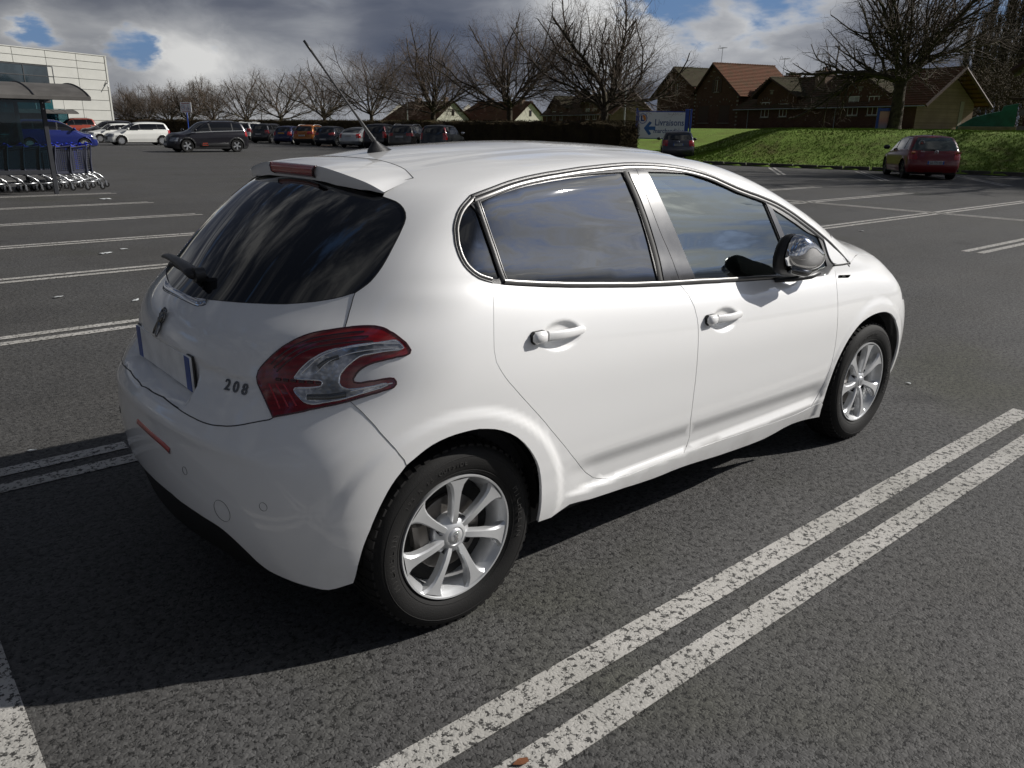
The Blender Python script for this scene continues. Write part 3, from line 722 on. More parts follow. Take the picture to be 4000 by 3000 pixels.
def ribbon(curve, w0, w1, off, h=.003, side=None, closed=False, nrows=5, surf_follow=True):
    """raised strip that follows a curve on the body, from w0 to w1 to its inner side"""
    C_ = np.array(curve); N = grad(C_)
    T = (np.roll(C_, -1, 0) - np.roll(C_, 1, 0)) if closed else np.gradient(C_, axis=0)
    T /= np.linalg.norm(T, axis=1, keepdims=True) + 1e-12
    S = np.cross(N, T)
    if side is not None:
        S *= np.sign((S * (np.array(side) - C_)).sum(1).mean())
    rows = []; nr = []
    for k in range(nrows):
        t = k / (nrows - 1); w = w0 + (w1 - w0) * t
        P = C_ + S * w
        if surf_follow: P = snap(P, 2)
        Ng = grad(P); lift = off + h * math.sin(math.pi * min(max(t, 0.0), 1.0)) ** .6 if 0 < t < 1 else off - .002
        rows.append(P + Ng * lift)
        tilt = (t - .5) * 1.1
        q = Ng + S * tilt; nr.append(q / np.linalg.norm(q, axis=1, keepdims=True))
    n = len(C_); V = np.vstack(rows); NN = np.vstack(nr); F = []
    for k in range(nrows - 1):
        for i in range(n if closed else n - 1):
            j = (i + 1) % n
            f = (k * n + i, k * n + j, (k + 1) * n + j, (k + 1) * n + i)
            if np.dot(np.cross(V[f[1]] - V[f[0]], V[f[2]] - V[f[0]]), NN[f[0]]) < 0: f = f[::-1]
            F.append(f)
    return V, F, NN

# ---- materials of the car
def _paint(g):
    co = obj_co(g)
    dirt = g.noise(co, 6.0, 5, .65)
    sep = g.n('ShaderNodeSeparateXYZ'); g.l(co, sep.inputs[0])
    low = g.ss(sep.outputs[2], .42, .12)
    f = g.m('MULTIPLY', g.m('MULTIPLY', low, g.ss(dirt, .35, .7)), .40)
    c = g.mix(f, (.82, .82, .815, 1), (.42, .40, .36, 1))
    c = g.mix(g.m('MULTIPLY', g.ss(g.noise(co, 2.2, 3, .5), .4, .75), .05), c, (.60, .60, .58, 1))
    return pbsdf(g, c, .38, 0, 1.0, .035, .5), None
M_paint = mat('white_car_paint', _paint)
M_gap = simple('dark_rubber', (.012, .012, .012), .6)
M_black = simple('black_plastic', (.018, .018, .019), .42, bmp=.15, bscale=300)
M_satin = simple('satin_pillar_film', (.030, .028, .027), .26, coat=.3, coatr=.15)
M_moulding = simple('dark_bright_moulding', (.10, .098, .095), .36, .7, coat=.3, coatr=.2)
M_chrome = simple('chrome', (.78, .78, .79), .05, 1.0, var=.02)
M_tread = simple('tyre_rubber', (.0095, .0092, .009), .75, bmp=.25, bscale=220, spec=.3)
M_alloy = simple('alloy_silver', (.62, .63, .64), .34, .55, var=.04, coat=.5, coatr=.12)
M_disc = simple('worn_steel', (.16, .15, .14), .42, .8, bmp=.3, bscale=90)
M_plate = simple('plate_white', (.84, .84, .83), .4)
M_plateblue = simple('plate_blue', (.01, .06, .30), .35)
M_darkchrome = simple('dark_chrome', (.20, .20, .20), .16, 1.0)
def _privacy(g):
    return pbsdf(g, (.006, .0065, .0075), .015, 0, 0, 0, .5, ior=1.75), None
M_privacy = mat('privacy_glass', _privacy)
def _clearglass(g):
    fr = g.n('ShaderNodeFresnel'); fr.inputs[0].default_value = 1.95
    t = g.n('ShaderNodeBsdfTransparent'); t.inputs[0].default_value = (.30, .36, .34, 1)
    s = g.n('ShaderNodeBsdfGlossy'); s.inputs['Roughness'].default_value = .01; s.inputs[0].default_value = (.93, 1, .97, 1)
    mx = g.n('ShaderNodeMixShader'); g.l(fr.outputs[0], mx.inputs[0]); g.l(t.outputs[0], mx.inputs[1]); g.l(s.outputs[0], mx.inputs[2])
    return mx.outputs[0], None
M_glass = mat('tinted_glass', _clearglass)
def _redlens(g):
    co = obj_co(g)
    sep = g.n('ShaderNodeSeparateXYZ'); g.l(co, sep.inputs[0])
    w = g.n('ShaderNodeTexWave', bands_direction='DIAGONAL'); w.inputs['Scale'].default_value = 26; w.inputs['Distortion'].default_value = .6; w.inputs['Detail'].default_value = 0
    g.l(co, w.inputs[0])
    c = g.mix(g.ss(w.outputs['Fac'], .3, .9, 0, .35), (.19, .003, .004, 1), (.07, .001, .002, 1))
    return pbsdf(g, c, .16, 0, 1.0, .01, .5), None
M_red = mat('red_lens', _redlens)
M_reddark = simple('dark_red_lens', (.045, .002, .003), .2, coat=1.0, coatr=.02)
M_redbright = simple('bright_red_lens', (.42, .012, .012), .18, coat=1.0, coatr=.02)
def _clearlens(g):
    co = obj_co(g)
    v = g.n('ShaderNodeTexVoronoi'); v.inputs['Scale'].default_value = 60; g.l(co, v.inputs['Vector'])
    c = g.mix(g.ss(g.noise(co, 14, 3, .6), .35, .65), (.16, .165, .17, 1), (.62, .63, .66, 1))
    return pbsdf(g, c, .12, .6, 1.0, .01, .5, bump(g, v.outputs['Distance'], .25, .004)), None
M_clearlens = mat('clear_lens', _clearlens)
M_seat = simple('dark_seat_cloth', (.022, .022, .024), .85, bmp=.3, bscale=120)
M_under = simple('underbody', (.008, .008, .008), .8)

car = root('parked_car', (0, 0, 0))
tag(car, 'white five-door hatchback with red claw-shaped tail lamps and seven-spoke wheels, filling the foreground', 'car')

# ---- joints that the traced curves leave open
c_hood = sc([(2.316, -.772, .922), (2.45, -.735, .945), (2.60, -.70, .93), (2.754, -.680, .90)])
arch_f2 = sc([(2.730, -.851, .600), (2.80, -.84, .53), (2.845, -.835, .45), (2.862, -.83, .37), (2.86, -.82, .30), (2.85, -.81, .24)], .03)
NV['arch_f1'] = sc([(2.116, -.841, .286), (2.112, -.858, .372), (2.121, -.869, .447), (2.155, -.873, .519), (2.22, -.873, .592), (2.31, -.870, .645), (2.41, -.868, .667), (2.50, -.866, .672), (2.59, -.86, .664), (2.67, -.857, .638), (2.730, -.851, .600)], .03)
fend_seam = sc([(2.730, -.851, .600), (2.79, -.835, .645), (2.835, -.82, .69)], .03)
wind_hdr = sc([(1.33, -.50, 1.40), (1.40, -.35, 1.42), (1.45, -.18, 1.435), (1.465, 0, 1.44)], .04)
wind_side = sc([(1.33, -.50, 1.40), (1.55, -.545, 1.34), (1.80, -.59, 1.24), (2.05, -.635, 1.12), (2.28, -.67, .99)], .04)
wind_low = sc([(2.28, -.67, .99), (2.42, -.50, 1.02), (2.50, -.25, 1.04), (2.53, 0, 1.05)], .05)
hood_side = sc([(2.28, -.67, .99), (2.30, -.72, .955), (2.316, -.772, .922)], .03)
gate_mid = np.array([NV['gate_low'][-1], [-.640, 0.0, .715]]); gate_mid[1] = snap(gate_mid[1:], 6)[0]; gate_mid[1, 1] = 0
NV['gate_low'] = np.vstack([NV['gate_low'], sc([NV['gate_low'][-1], (-.628, -.09, .722), gate_mid[1]], .03)[1:]])
gl_end = NV['glass_low'][-1]
glass_mid = sc([gl_end, (-.473, -.10, .990), (-.476, 0, .987)], .03); glass_mid[-1][1] = 0
glass_top = sc([NV['glass_side'][0], (-.045, -.33, 1.315), (-.06, -.16, 1.325), (-.064, 0, 1.33)], .03); glass_top[-1][1] = 0
def midline(z0, z1, n, x0=-1.2):
    zz = np.linspace(z0, z1, n); P = cast(np.stack([np.full(n, x0), np.zeros(n), zz], 1), np.array([[1, 0, 0.0]] * n), 1.5, 300); P[:, 1] = 0; return P
bl = NV['bump_low']
k_ = len(bl) - int(np.argmax(bl[::-1, 1] < -.20)) if (bl[:, 1] > -.20).any() else len(bl)
bl = bl[bl[:, 1] < -.20]
bump_mid = sc([bl[-1], (-.645, -.10, .415), (-.648, 0, .415)], .04); bump_mid[-1][1] = 0
NV['bump_low'] = np.vstack([bl, bump_mid[1:]])
NV['arch_r2'][-1] = NV['bump_low'][0]
NV['bump_seam'] = NV['bump_seam'][NV['bump_seam'][:, 2] > NV['arch_r'][-1][2] + .004]
NV['bump_seam'] = np.vstack([NV['bump_seam'], NV['arch_r'][-1:]])
NV['arch_r2'][0] = NV['arch_r'][-1]
NV['bump_seam'][0] = NV['lamp_c'][-1]; NV['lamp_d'][0] = NV['lamp_c'][-1]
NV['gate_low'][0] = NV['lamp_a'][0]; NV['lamp_d'][-1] = NV['lamp_a'][0]
NV['gate_side'][-1] = NV['lamp_c'][0]; NV['lamp_b'][-1] = NV['lamp_c'][0]
NV['gate_side'][0] = NV['glass_side'][-1]; NV['glass_low'][0] = NV['glass_side'][-1]
sill_front = sc([NV['sill_end'][-1], NV['foot_tip'][-1]], .03)
SG = .0022
# quarter panel with the roof side behind the windows, and the sill
quarter = chain(NV['roof_edge'], NV['dlo_rear'], NV['seam_r'], NV['foot_r'], NV['foot_f'], NV['foot_tip'],
                rev(NV['sill_end']), rev(NV['sill']), NV['arch_r'], rev(NV['bump_seam']), rev(NV['lamp_c']), rev(NV['gate_side']), rev(NV['glass_side']), rev(NV['sp_side']))
q_p = patch(quarter, (.38, .86, -.30), .017, gap=None, lip=.012)
# roof from pillar to pillar
mid_seam = sc([NV['sp_seam'][-1], (.136, 0, 1.4015)], .03); mid_seam[-1][1] = 0
half = chain(rev(NV['sp_seam']), NV['roof_edge'], NV['dlo_top'], rev(hood_side), rev(wind_side), wind_hdr)
right = chain(mid_seam[::-1], rev(NV['sp_seam']), NV['roof_edge'], NV['dlo_top'], rev(hood_side), rev(wind_side), wind_hdr)
roof_loop = chain(right, mir(right[::-1]))
r_p = patch(roof_loop, (0, 0, -1), .03, gap=None, lip=.010)
shell = pobj('body_shell', merge(q_p, mirp(q_p), r_p), M_paint, car)
# doors below the glass
hr = ((.375, -.9, .902), .115, .0065); hf = ((1.24, -.9, .822), .115, .0065)
for s_ in (1, -1):
    f_ = (lambda p: p) if s_ == 1 else mirp
    lp = chain(NV['belt_rear'], NV['seam_b'], rev(NV['foot_r']), rev(NV['seam_r']))
    if s_ == 1: rd = patch(lp, (0, 1, -.08), .018, gap=SG, fine=[hr])
    d1 = pobj('rear_door', f_(rd), M_paint, car)
    lp = chain(NV['belt_front'], NV['seam_f'], rev(NV['foot_f']), rev(NV['seam_b']))
    if s_ == 1: fd = patch(lp, (0, 1, -.08), .018, gap=SG, fine=[hf])
    d2 = pobj('front_door', f_(fd), M_paint, car)
    lp = chain(NV['dlo_foot'], c_hood, sc([c_hood[-1], (2.80, -.735, .84), (2.81, -.775, .79), (2.838, -.79, .745), (2.835, -.82, .69)], .03), rev(fend_seam), rev(NV['arch_f1']), rev(sill_front) if 0 else NV['foot_tip'][::-1], rev(NV['seam_f']))
    if s_ == 1: fe = patch(lp, (-.1, .95, -.28), .017, gap=SG)
    fn = pobj('front_wing', f_(fe), M_paint, car)
    if s_ == 1: doors = (d1, d2, fn)
# bonnet, lamps and front bumper (only the near edge is seen)
nose = sc([(2.754, -.680, .90), (2.93, -.60, .85), (3.08, -.40, .80), (3.15, -.2, .775), (3.17, 0, .765)], .05); nose[-1][1] = 0; nose[0] = c_hood[-1]
lp = chain(wind_low[::-1] * 1.0, hood_side, c_hood, nose); lp = chain(lp, mir(lp[::-1]))
pobj('bonnet', patch(lp, (0, 0, -1), .045, gap=SG), M_paint, car)
hl_out = sc([c_hood[-1], (2.80, -.735, .84), (2.81, -.775, .79), (2.838, -.79, .745), (2.835, -.82, .69)], .03)
hl_low = sc([(2.835, -.82, .69), (2.98, -.73, .66), (3.10, -.58, .68), (3.15, -.42, .72)], .04)
hl_top = sc([(3.15, -.42, .72), (3.08, -.40, .80), (2.93, -.60, .85), c_hood[-1]], .04)
hl = patch(chain(hl_out, hl_low, hl_top), (-.7, .65, -.3), .03, gap=SG)
for s_ in (1, -1): pobj('headlight', hl if s_ == 1 else mirp(hl), M_clearlens, car)
fb_c = sc([(3.17, 0, .765), (3.29, 0, .6), (3.31, 0, .42), (3.29, 0, .27)], .05); fb_c[:, 1] = 0; fb_c[0] = nose[-1]
fb_low = sc([(3.29, 0, .27), (3.2, -.45, .26), (3.02, -.70, .25), (2.85, -.81, .24)], .05); fb_low[0] = fb_c[-1]; fb_low[-1] = arch_f2[-1]
nose2 = chain(nose[:0:-1][:0] if 0 else sc([(3.17, 0, .765), (3.15, -.2, .775), (3.08, -.40, .80)], .05))
nose2[0] = nose[-1]
lp = chain(fb_c, fb_low, rev(arch_f2), fend_seam, hl_low, hl_top[:3] if 0 else sc([hl_low[-1], (3.08, -.40, .80)], .04), rev(nose2))
fbp = patch(lp, (-.8, .6, 0), .03, gap=None)
pobj('front_bumper', merge(fbp, mirp(fbp)), M_paint, car)
# windscreen
lp = chain(wind_side, wind_low, mir(rev(wind_low)), mir(rev(wind_side)), mir(wind_hdr), rev(wind_hdr))
pobj('windscreen', patch(lp, (-.5, 0, -.86), .06, gap=.004, off=-.004), M_glass, car)
# tailgate, its glass, bumper
gm = midline(gate_mid[1][2], glass_mid[-1][2], 16); gm[0] = NV['gate_low'][-1]; gm[-1] = glass_mid[-1]
lp = chain(rev(NV['lamp_a']), NV['gate_low'], gm, rev(glass_mid), rev(NV['glass_low']), NV['gate_side'], rev(NV['lamp_b']))
plate_c = (-.56, -.05, .80)
tg = patch(lp, (.80, .52, -.12), .014, gap=.0, lip=.012)
gate = pobj('tailgate', merge(tg, mirp(tg)), M_paint, car)
gw = midline(glass_mid[-1][2], glass_top[-1][2], 14); gw[0] = glass_mid[-1]; gw[-1] = glass_top[-1]
lp = chain(NV['glass_side'], NV['glass_low'], glass_mid, gw, rev(glass_top))
rg = patch(lp, (.62, .36, -.66), .03, gap=.0, off=-.0015, lip=.006)
rear_window = pobj('rear_window', merge(rg, mirp(rg)), M_privacy, car)
bm_ = midline(NV['bump_low'][-1][2], gate_mid[1][2], 14); bm_[0] = NV['bump_low'][-1]; bm_[-1] = NV['gate_low'][-1]
lp = chain(NV['bump_seam'], NV['arch_r2'], NV['bump_low'], bm_, rev(NV['gate_low']), rev(NV['lamp_d']))
rb = patch(lp, (.74, .66, 0), .018, gap=.0, lip=.012)
bumper = pobj('rear_bumper', merge(rb, mirp(rb)), M_paint, car)
# dark joint strips under the panel gaps
jt = []
for n_ in ('seam_b', 'seam_f', 'seam_r', 'foot_r', 'foot_f', 'gate_low', 'bump_seam', 'gate_side', 'sp_seam', 'sp_side', 'lamp_a', 'lamp_b', 'lamp_c', 'lamp_d', 'glass_side', 'glass_low', 'belt_rear', 'belt_front'):
    jt.append(ribbon(NV[n_], -.010, .010, -.009, .0, nrows=3))
for c_ in (c_hood, fend_seam, hl_out, hl_low, nose): jt.append(ribbon(c_, -.010, .010, -.009, .0, nrows=3))
jt = merge(*jt)
for f_ in (lambda p: p, mirp): pobj('door_seal', f_(jt), M_gap, car)['kind'] = 'stuff'
# crisp dark joint lines drawn by recessed rubber: tailgate to bumper and around the glass
def line_strip(name, curve, w, m, off=.0004, parent=car, both=True, h=.0006, side=None):
    r = ribbon(curve, -w / 2, w / 2, off, h, nrows=4)
    joined = np.abs(np.array(curve)[:, 1]).min() < .01
    if both and joined: return pobj(name, merge(r, mirp(r)), m, parent)
    if both: pobj(name, mirp(r), m, parent)
    return pobj(name, r, m, parent)
line_strip('bumper_joint', NV['gate_low'], .006, M_gap, parent=bumper)
line_strip('bumper_joint', NV['bump_seam'], .0022, M_gap, parent=bumper)
line_strip('tailgate_joint', NV['gate_side'], .0045, M_gap, parent=gate)
line_strip('window_rubber', chain(rev(NV['glass_side']))[:], .007, M_gap, parent=rear_window)
line_strip('window_rubber', NV['glass_low'], .005, M_gap, parent=rear_window)
line_strip('roof_joint', chain(NV['sp_seam'], mid_seam), .0045, M_gap, parent=shell)
line_strip('roof_joint', NV['sp_side'], .004, M_gap, parent=shell)

M_lampgrey = simple('lamp_reflector_grey', (.11, .11, .105), .2, .6, coat=1.0, coatr=.02)
# ---- tail lamps: red body lens, clear claw-shaped insert, dark bars
lamp_loop = chain(NV['lamp_a'], NV['lamp_b'], NV['lamp_c'], NV['lamp_d'])
def bulge(nv, N): return nv, N
lmp = patch(lamp_loop, (.62, .78, -.10), .012, gap=.0015, off=.002, lip=.012)
clr_loop = chain(NV['lamp_clear'])
clr = patch(clr_loop, (.62, .78, -.10), .012, gap=None, off=.0034, lip=.0015)
rimc = ribbon(clr_loop, -.0022, .0022, .0042, .0012, closed=True, nrows=4)
edge = ribbon(lamp_loop, .0, .0055, .0028, .0010, side=lamp_loop.mean(0), closed=True, nrows=4)
def tail_lamp(f_):
    l_ = pobj('tail_lamp', f_(lmp), M_red, car)
    pobj('clear_insert', f_(clr), M_clearlens, l_)
    pobj('insert_rim', f_(rimc), M_chrome, l_)
    pobj('lamp_edge', f_(edge), M_reddark, l_)
    def bar(pts, w, m, name, off=.0042, n=4):
        c_ = snap(crs(np.array(pts), .02), 8)
        pobj(name, f_(ribbon(c_, -w / 2, w / 2, off, .0015, nrows=n)), m, l_)
    L = NV['lamp_b']
    # bars that follow the upper edge
    cen = np.array([-.30, -.70, .87])
    for k, (w0, w1) in enumerate(((.016, .0), (.030, .0), (.044, .0))):
        c_ = ribbon(np.vstack([NV['lamp_b'][4:], NV['lamp_c'][1:6 + k]]), w0, w0 + .006, .0035, .001, side=cen, nrows=3)
        pobj('light_bar', f_(c_), M_reddark, l_)
    for k in range(3):
        a = np.array([-.452 + .018 * k, -.560 - .016 * k, .826 - .0 * k]); b = np.array([-.445 + .018 * k, -.612 - .016 * k, .765 + .004 * k])
        bar([a, (a + b) / 2, b], .005, M_redbright, 'light_bar', .0032)
    # tongue with small diodes between the two claws
    for k in range(6):
        t = k / 5; c0 = np.array([-.435 + .085 * t, -.574 - .085 * t, .840 - .006 * t])
        bar([c0, c0 + np.array([.006, -.006, -.0005]), c0 + np.array([.012, -.012, -.001])], .010, M_reddark, 'diode', .0035)
    # light guides inside the clear claw
    def guide(pts, w, m, name='light_guide'):
        c_ = snap(crs(np.array(pts), .015), 10); pobj(name, f_(ribbon(c_, -w / 2, w / 2, .0040, .0022, nrows=5)), m, l_)
    guide([(-.385, -.635, .862), (-.345, -.662, .905), (-.29, -.70, .931), (-.225, -.745, .943), (-.168, -.79, .9435)], .005, M_chrome)
    guide([(-.352, -.66, .862), (-.325, -.68, .893), (-.28, -.71, .914), (-.23, -.745, .925), (-.18, -.785, .930)], .0035, M_chrome)
    guide([(-.30, -.745, .822), (-.27, -.765, .829), (-.235, -.788, .836), (-.205, -.805, .841)], .004, M_chrome)
    guide([(-.385, -.66, .80), (-.345, -.70, .803), (-.31, -.735, .812)], .020, M_lampgrey, 'reflector_bowl')
    guide([(-.350, -.665, .880), (-.330, -.68, .898), (-.305, -.70, .908)], .016, M_lampgrey, 'reflector_bowl')
tail_lamp(lambda p: p); tail_lamp(mirp)

# ---- spoiler with its own top, rear face and underside
def spoiler():
    n = 25
    seam_r_ = np.vstack([NV['sp_side'][::-1], NV['sp_seam'][1:], mid_seam[1:]])  # rear glass corner -> pillar -> centre
    seam = np.vstack([NV['sp_seam'], mid_seam[1:]])
    # trailing edge, right half, from the pillar to the middle
    te = crs(np.array([(-.012, -.478, 1.318), (-.040, -.435, 1.342), (-.058, -.36, 1.359), (-.068, -.28, 1.372), (-.071, -.21, 1.380), (-.071, -.165, 1.3815), (-.068, -.08, 1.382), (-.068, 0, 1.382)]), .02)
    lo = te.copy(); hh = np.interp(-te[:, 1], [0, .17, .28, .40, .46, .478], [.046, .046, .044, .030, .014, .004]); lo[:, 2] -= hh; lo[:, 0] += .004
    def rs(P, m):
        s = np.r_[0, np.cumsum(np.linalg.norm(np.diff(P, axis=0), axis=1))]; t = np.linspace(0, s[-1], m)
        return np.stack([np.interp(t, s, P[:, i]) for i in range(3)], 1)
    m = 40
    # the upper side runs from the pillar joint / roof joint to the trailing edge
    a = rs(np.vstack([NV['sp_side'][::-1], NV['sp_seam'][1:], mid_seam[1:]]), m * 3)
    # pair by lateral position
    ys = te[:, 1]
    A = np.stack([np.interp(-ys, -a[::-1, 1], a[::-1, i]) for i in range(3)], 1) if 0 else None
    rows = []
    J = np.vstack([NV['sp_seam'], mid_seam[1:]]); S = rs(J, m); T_ = rs(te, m)
    # side joint end is shared: first row starts on the pillar corner
    k = 9
    for i in range(k):
        t = i / (k - 1); P = S * (1 - t) + T_ * t
        bulge = np.sin(np.pi * t) * .006
        P[:, 2] += bulge * .7 * np.clip(np.linspace(0, 3, len(P)), 0, 1)
        P[-1, 1] = 0; rows.append(P)
    top = np.array(rows)
    return top, te, lo, rs
top_, te_, lo_, rs_ = spoiler()
def gridmesh(R_, flipz=False):
    k, m = R_.shape[:2]; V = R_.reshape(-1, 3)
    F = [(i * m + j, i * m + j + 1, (i + 1) * m + j + 1, (i + 1) * m + j) for i in range(k - 1) for j in range(m - 1)]
    du = np.gradient(R_, axis=0); dv = np.gradient(R_, axis=1); N = np.cross(du, dv); N /= np.linalg.norm(N, axis=2, keepdims=True) + 1e-12
    if flipz: N = -N; F = [f[::-1] for f in F]
    return V, F, N.reshape(-1, 3)
def orient(p, ref):
    v, f, n = p
    if (n @ np.array(ref)).mean() < 0: n = -n
    f2 = []
    for q in f:
        a, b, c = v[q[0]], v[q[1]], v[q[2]]
        f2.append(q[::-1] if np.dot(np.cross(b - a, c - a), n[q[0]]) < 0 else q)
    return v, f2, n
m_ = 40
TE = rs_(te_, m_); LO = rs_(lo_, m_)
top_p = orient(gridmesh(top_), (0, 0, 1))
rear_face = orient(gridmesh(np.array([TE, TE * .5 + LO * .5 + np.array([-.003, 0, 0]), LO])), (-1, 0, 0))
tt_ = np.linspace(0, 1, m_)[:, None]
UN = LO + np.array([[.085, 0, -.004]]) * np.clip(tt_ * 2.2 - .25, 0, 1); UN[:, 1] *= .99
under = orient(gridmesh(np.array([LO, (LO + UN) / 2, UN])), (0, 0, -1))
# pillar side of the spoiler, between the pillar joint and its trailing tip
sd = rs_(NV['sp_side'], 10); tp = rs_(np.array([NV['sp_side'][0], te_[0]]), 10)
sp = merge(top_p, rear_face, under)
spo = pobj('roof_spoiler', merge(sp, mirp(sp)), M_paint, car)
side_patch_loop = chain(NV['sp_side'], rev(rs_(np.vstack([NV['sp_seam'][0], te_[0]]), 6)))
# third brake light in the middle of the spoiler
def brake_light():
    y = np.linspace(-.165, .165, 23); t = np.abs(y) / .165
    tei = lambda yy: np.stack([np.interp(np.abs(yy), -te_[::-1, 1], te_[::-1, 0]), yy, np.interp(np.abs(yy), -te_[::-1, 1], te_[::-1, 2])], 1)
    b = tei(y); w = 1 - .10 * sst(.75, 1, t)
    r0 = b + np.array([.003, 0, -.001]); r1 = b + np.array([-.006, 0, -.002]); r2 = b + np.array([-.011, 0, -.010]); r3 = b + np.array([-.010, 0, -.029]); r4 = b + np.array([.002, 0, -.036])
    sh = np.stack([0 * y, -np.sign(y) * sst(.8, 1, t) * .012, 0 * y], 1)
    R_ = np.array([r0, r1, r2 + sh * .3, r3 + sh * .8, r4 + sh])
    p = orient(gridmesh(R_), (-1, 0, .2))
    o = pobj('brake_light', p, M_redbright, spo)
    e = MB(); e.tube([tuple(q) for q in np.vstack([r4 + sh, ])], .003, 5); e.tube([tuple(q) for q in r0], .0022, 5)
    e.tube([tuple(q) for q in (R_[:, 0])], .003, 5); e.tube([tuple(q) for q in (R_[:, -1])], .003, 5)
    e.build('lamp_edge', M_reddark, o, smooth=True)
brake_light()

# ---- windows: dark frame, glass, mouldings
def loopc(*n): return chain(*[NV[q] for q in n])
def close_loop(nm):
    P = NV[nm]; return P[:-1] if np.linalg.norm(P[0] - P[-1]) < .004 else P
band = chain(NV['dlo_rear'], NV['belt_rear'], NV['belt_front'], NV['dlo_foot'], rev(NV['dlo_top']))
g_r = loopc('glass_r', 'glass_r2', 'glass_r3', 'glass_r4')
g_q = close_loop('glass_q')
g_f = loopc('glass_f', 'glass_f2', 'glass_f3', 'glass_f4')
g_w = loopc('glass_w', 'glass_w2', 'glass_w3', 'glass_w4')
DY = (0, .93, -.36)
frame_p = patch(band, DY, .03, holes=[g_r, g_q, g_f, g_w], off=-.004, lip=.008, gap=.0)
gl = [patch(q, DY, .05, off=-.009, lip=0, gap=-.002) for q in (g_r, g_q, g_f, g_w)]
corner = close_loop('glass_corner')
corner_p = patch(corner, DY, .03, off=.002, lip=.004)
cover1 = chain(NV['pillar_a'], sc([NV['pillar_a'][-1], NV['pillar_b'][-1]], .02), rev(NV['pillar_b']), sc([NV['pillar_b'][0], NV['pillar_a'][0]], .02))
cover2 = chain(NV['pillar_b'], sc([NV['pillar_b'][-1], NV['glass_f4'][0]], .02), NV['glass_f4'], sc([NV['glass_f4'][-1], NV['pillar_b'][0]], .02))
cv = [patch(c, DY, .02, off=.0005, lip=.006, gap=.0015) for c in (cover1, cover2)]
post = chain(NV['glass_f2'], sc([NV['glass_f2'][-1], NV['glass_w4'][0]], .02), NV['glass_w4'], sc([NV['glass_w4'][-1], NV['glass_f2'][0]], .02))
post_p = patch(post, DY, .02, off=.000, lip=.005, gap=.006)
qpost = chain(rev(NV['glass_r4']), sc([NV['glass_r4'][0], (.176, -.696, 1.290)], .02), sc([(.176, -.696, 1.290), (.187, -.735, 1.19), (.199, -.770, 1.118), (.199, -.786, 1.082)], .03), sc([(.199, -.786, 1.082), NV['glass_r4'][0] if 0 else NV['glass_r3'][-1]], .02))
below = np.array([.8, -.8, .6])
top_c = chain(NV['dlo_top'])
mids = np.array([.9, -.72, 1.1])
def windows(f_):
    fr = pobj('window_frame', f_(frame_p), M_black, car)
    for nm, q, m in (('rear_door_window', gl[0], M_privacy), ('quarter_window', gl[1], M_privacy), ('front_door_window', gl[2], M_glass), ('front_quarter_window', gl[3], M_glass)):
        pobj(nm, f_(q), m, car)
    pobj('mirror_corner_panel', f_(corner_p), M_paint, fr)
    for q in cv: pobj('pillar_cover', f_(q), M_satin, car)
    pobj('window_divider', f_(post_p), M_satin, car)
    # drip rail and mouldings
    pobj('drip_rail', f_(ribbon(top_c, -.001, .0105, .001, .003, side=mids)), M_black, car)
    pobj('roof_moulding', f_(ribbon(top_c, .013, .027, -.001, .003, side=mids)), M_moulding, car)
    pobj('quarter_moulding', f_(ribbon(NV['dlo_rear'], .0065, .018, .000, .004, side=mids)), M_moulding, car)
    pobj('drip_rail', f_(ribbon(NV['dlo_rear'], -.001, .006, .001, .002, side=mids)), M_black, car)
    pobj('belt_moulding', f_(ribbon(NV['belt_rear'][2:], .002, .018, .001, .005, side=mids)), M_moulding, car)
    pobj('belt_moulding', f_(ribbon(NV['belt_front'][:-5], .002, .018, .001, .005, side=mids)), M_moulding, car)
    pobj('corner_moulding', f_(ribbon(NV['dlo_foot'], .001, .008, .001, .003, side=mids)), M_moulding, car)
    # seal at the quarter window and the door window channel
    qr = ribbon(NV['glass_r4'], -.020, -.003, -.001, .004, side=np.array([.6, -.8, 1.15])); pobj('window_channel', f_(qr), M_black, car)
    q2 = ribbon(NV['glass_r4'], -.006, -.001, .002, .002, side=np.array([.6, -.8, 1.15])); pobj('channel_edge', f_(q2), M_moulding, car)
    q3 = ribbon(NV['pillar_a'], -.026, -.002, -.001, .004, side=np.array([2, -.8, 1.15])); pobj('window_channel', f_(q3), M_gap, car)
windows(lambda p: p); windows(mirp)

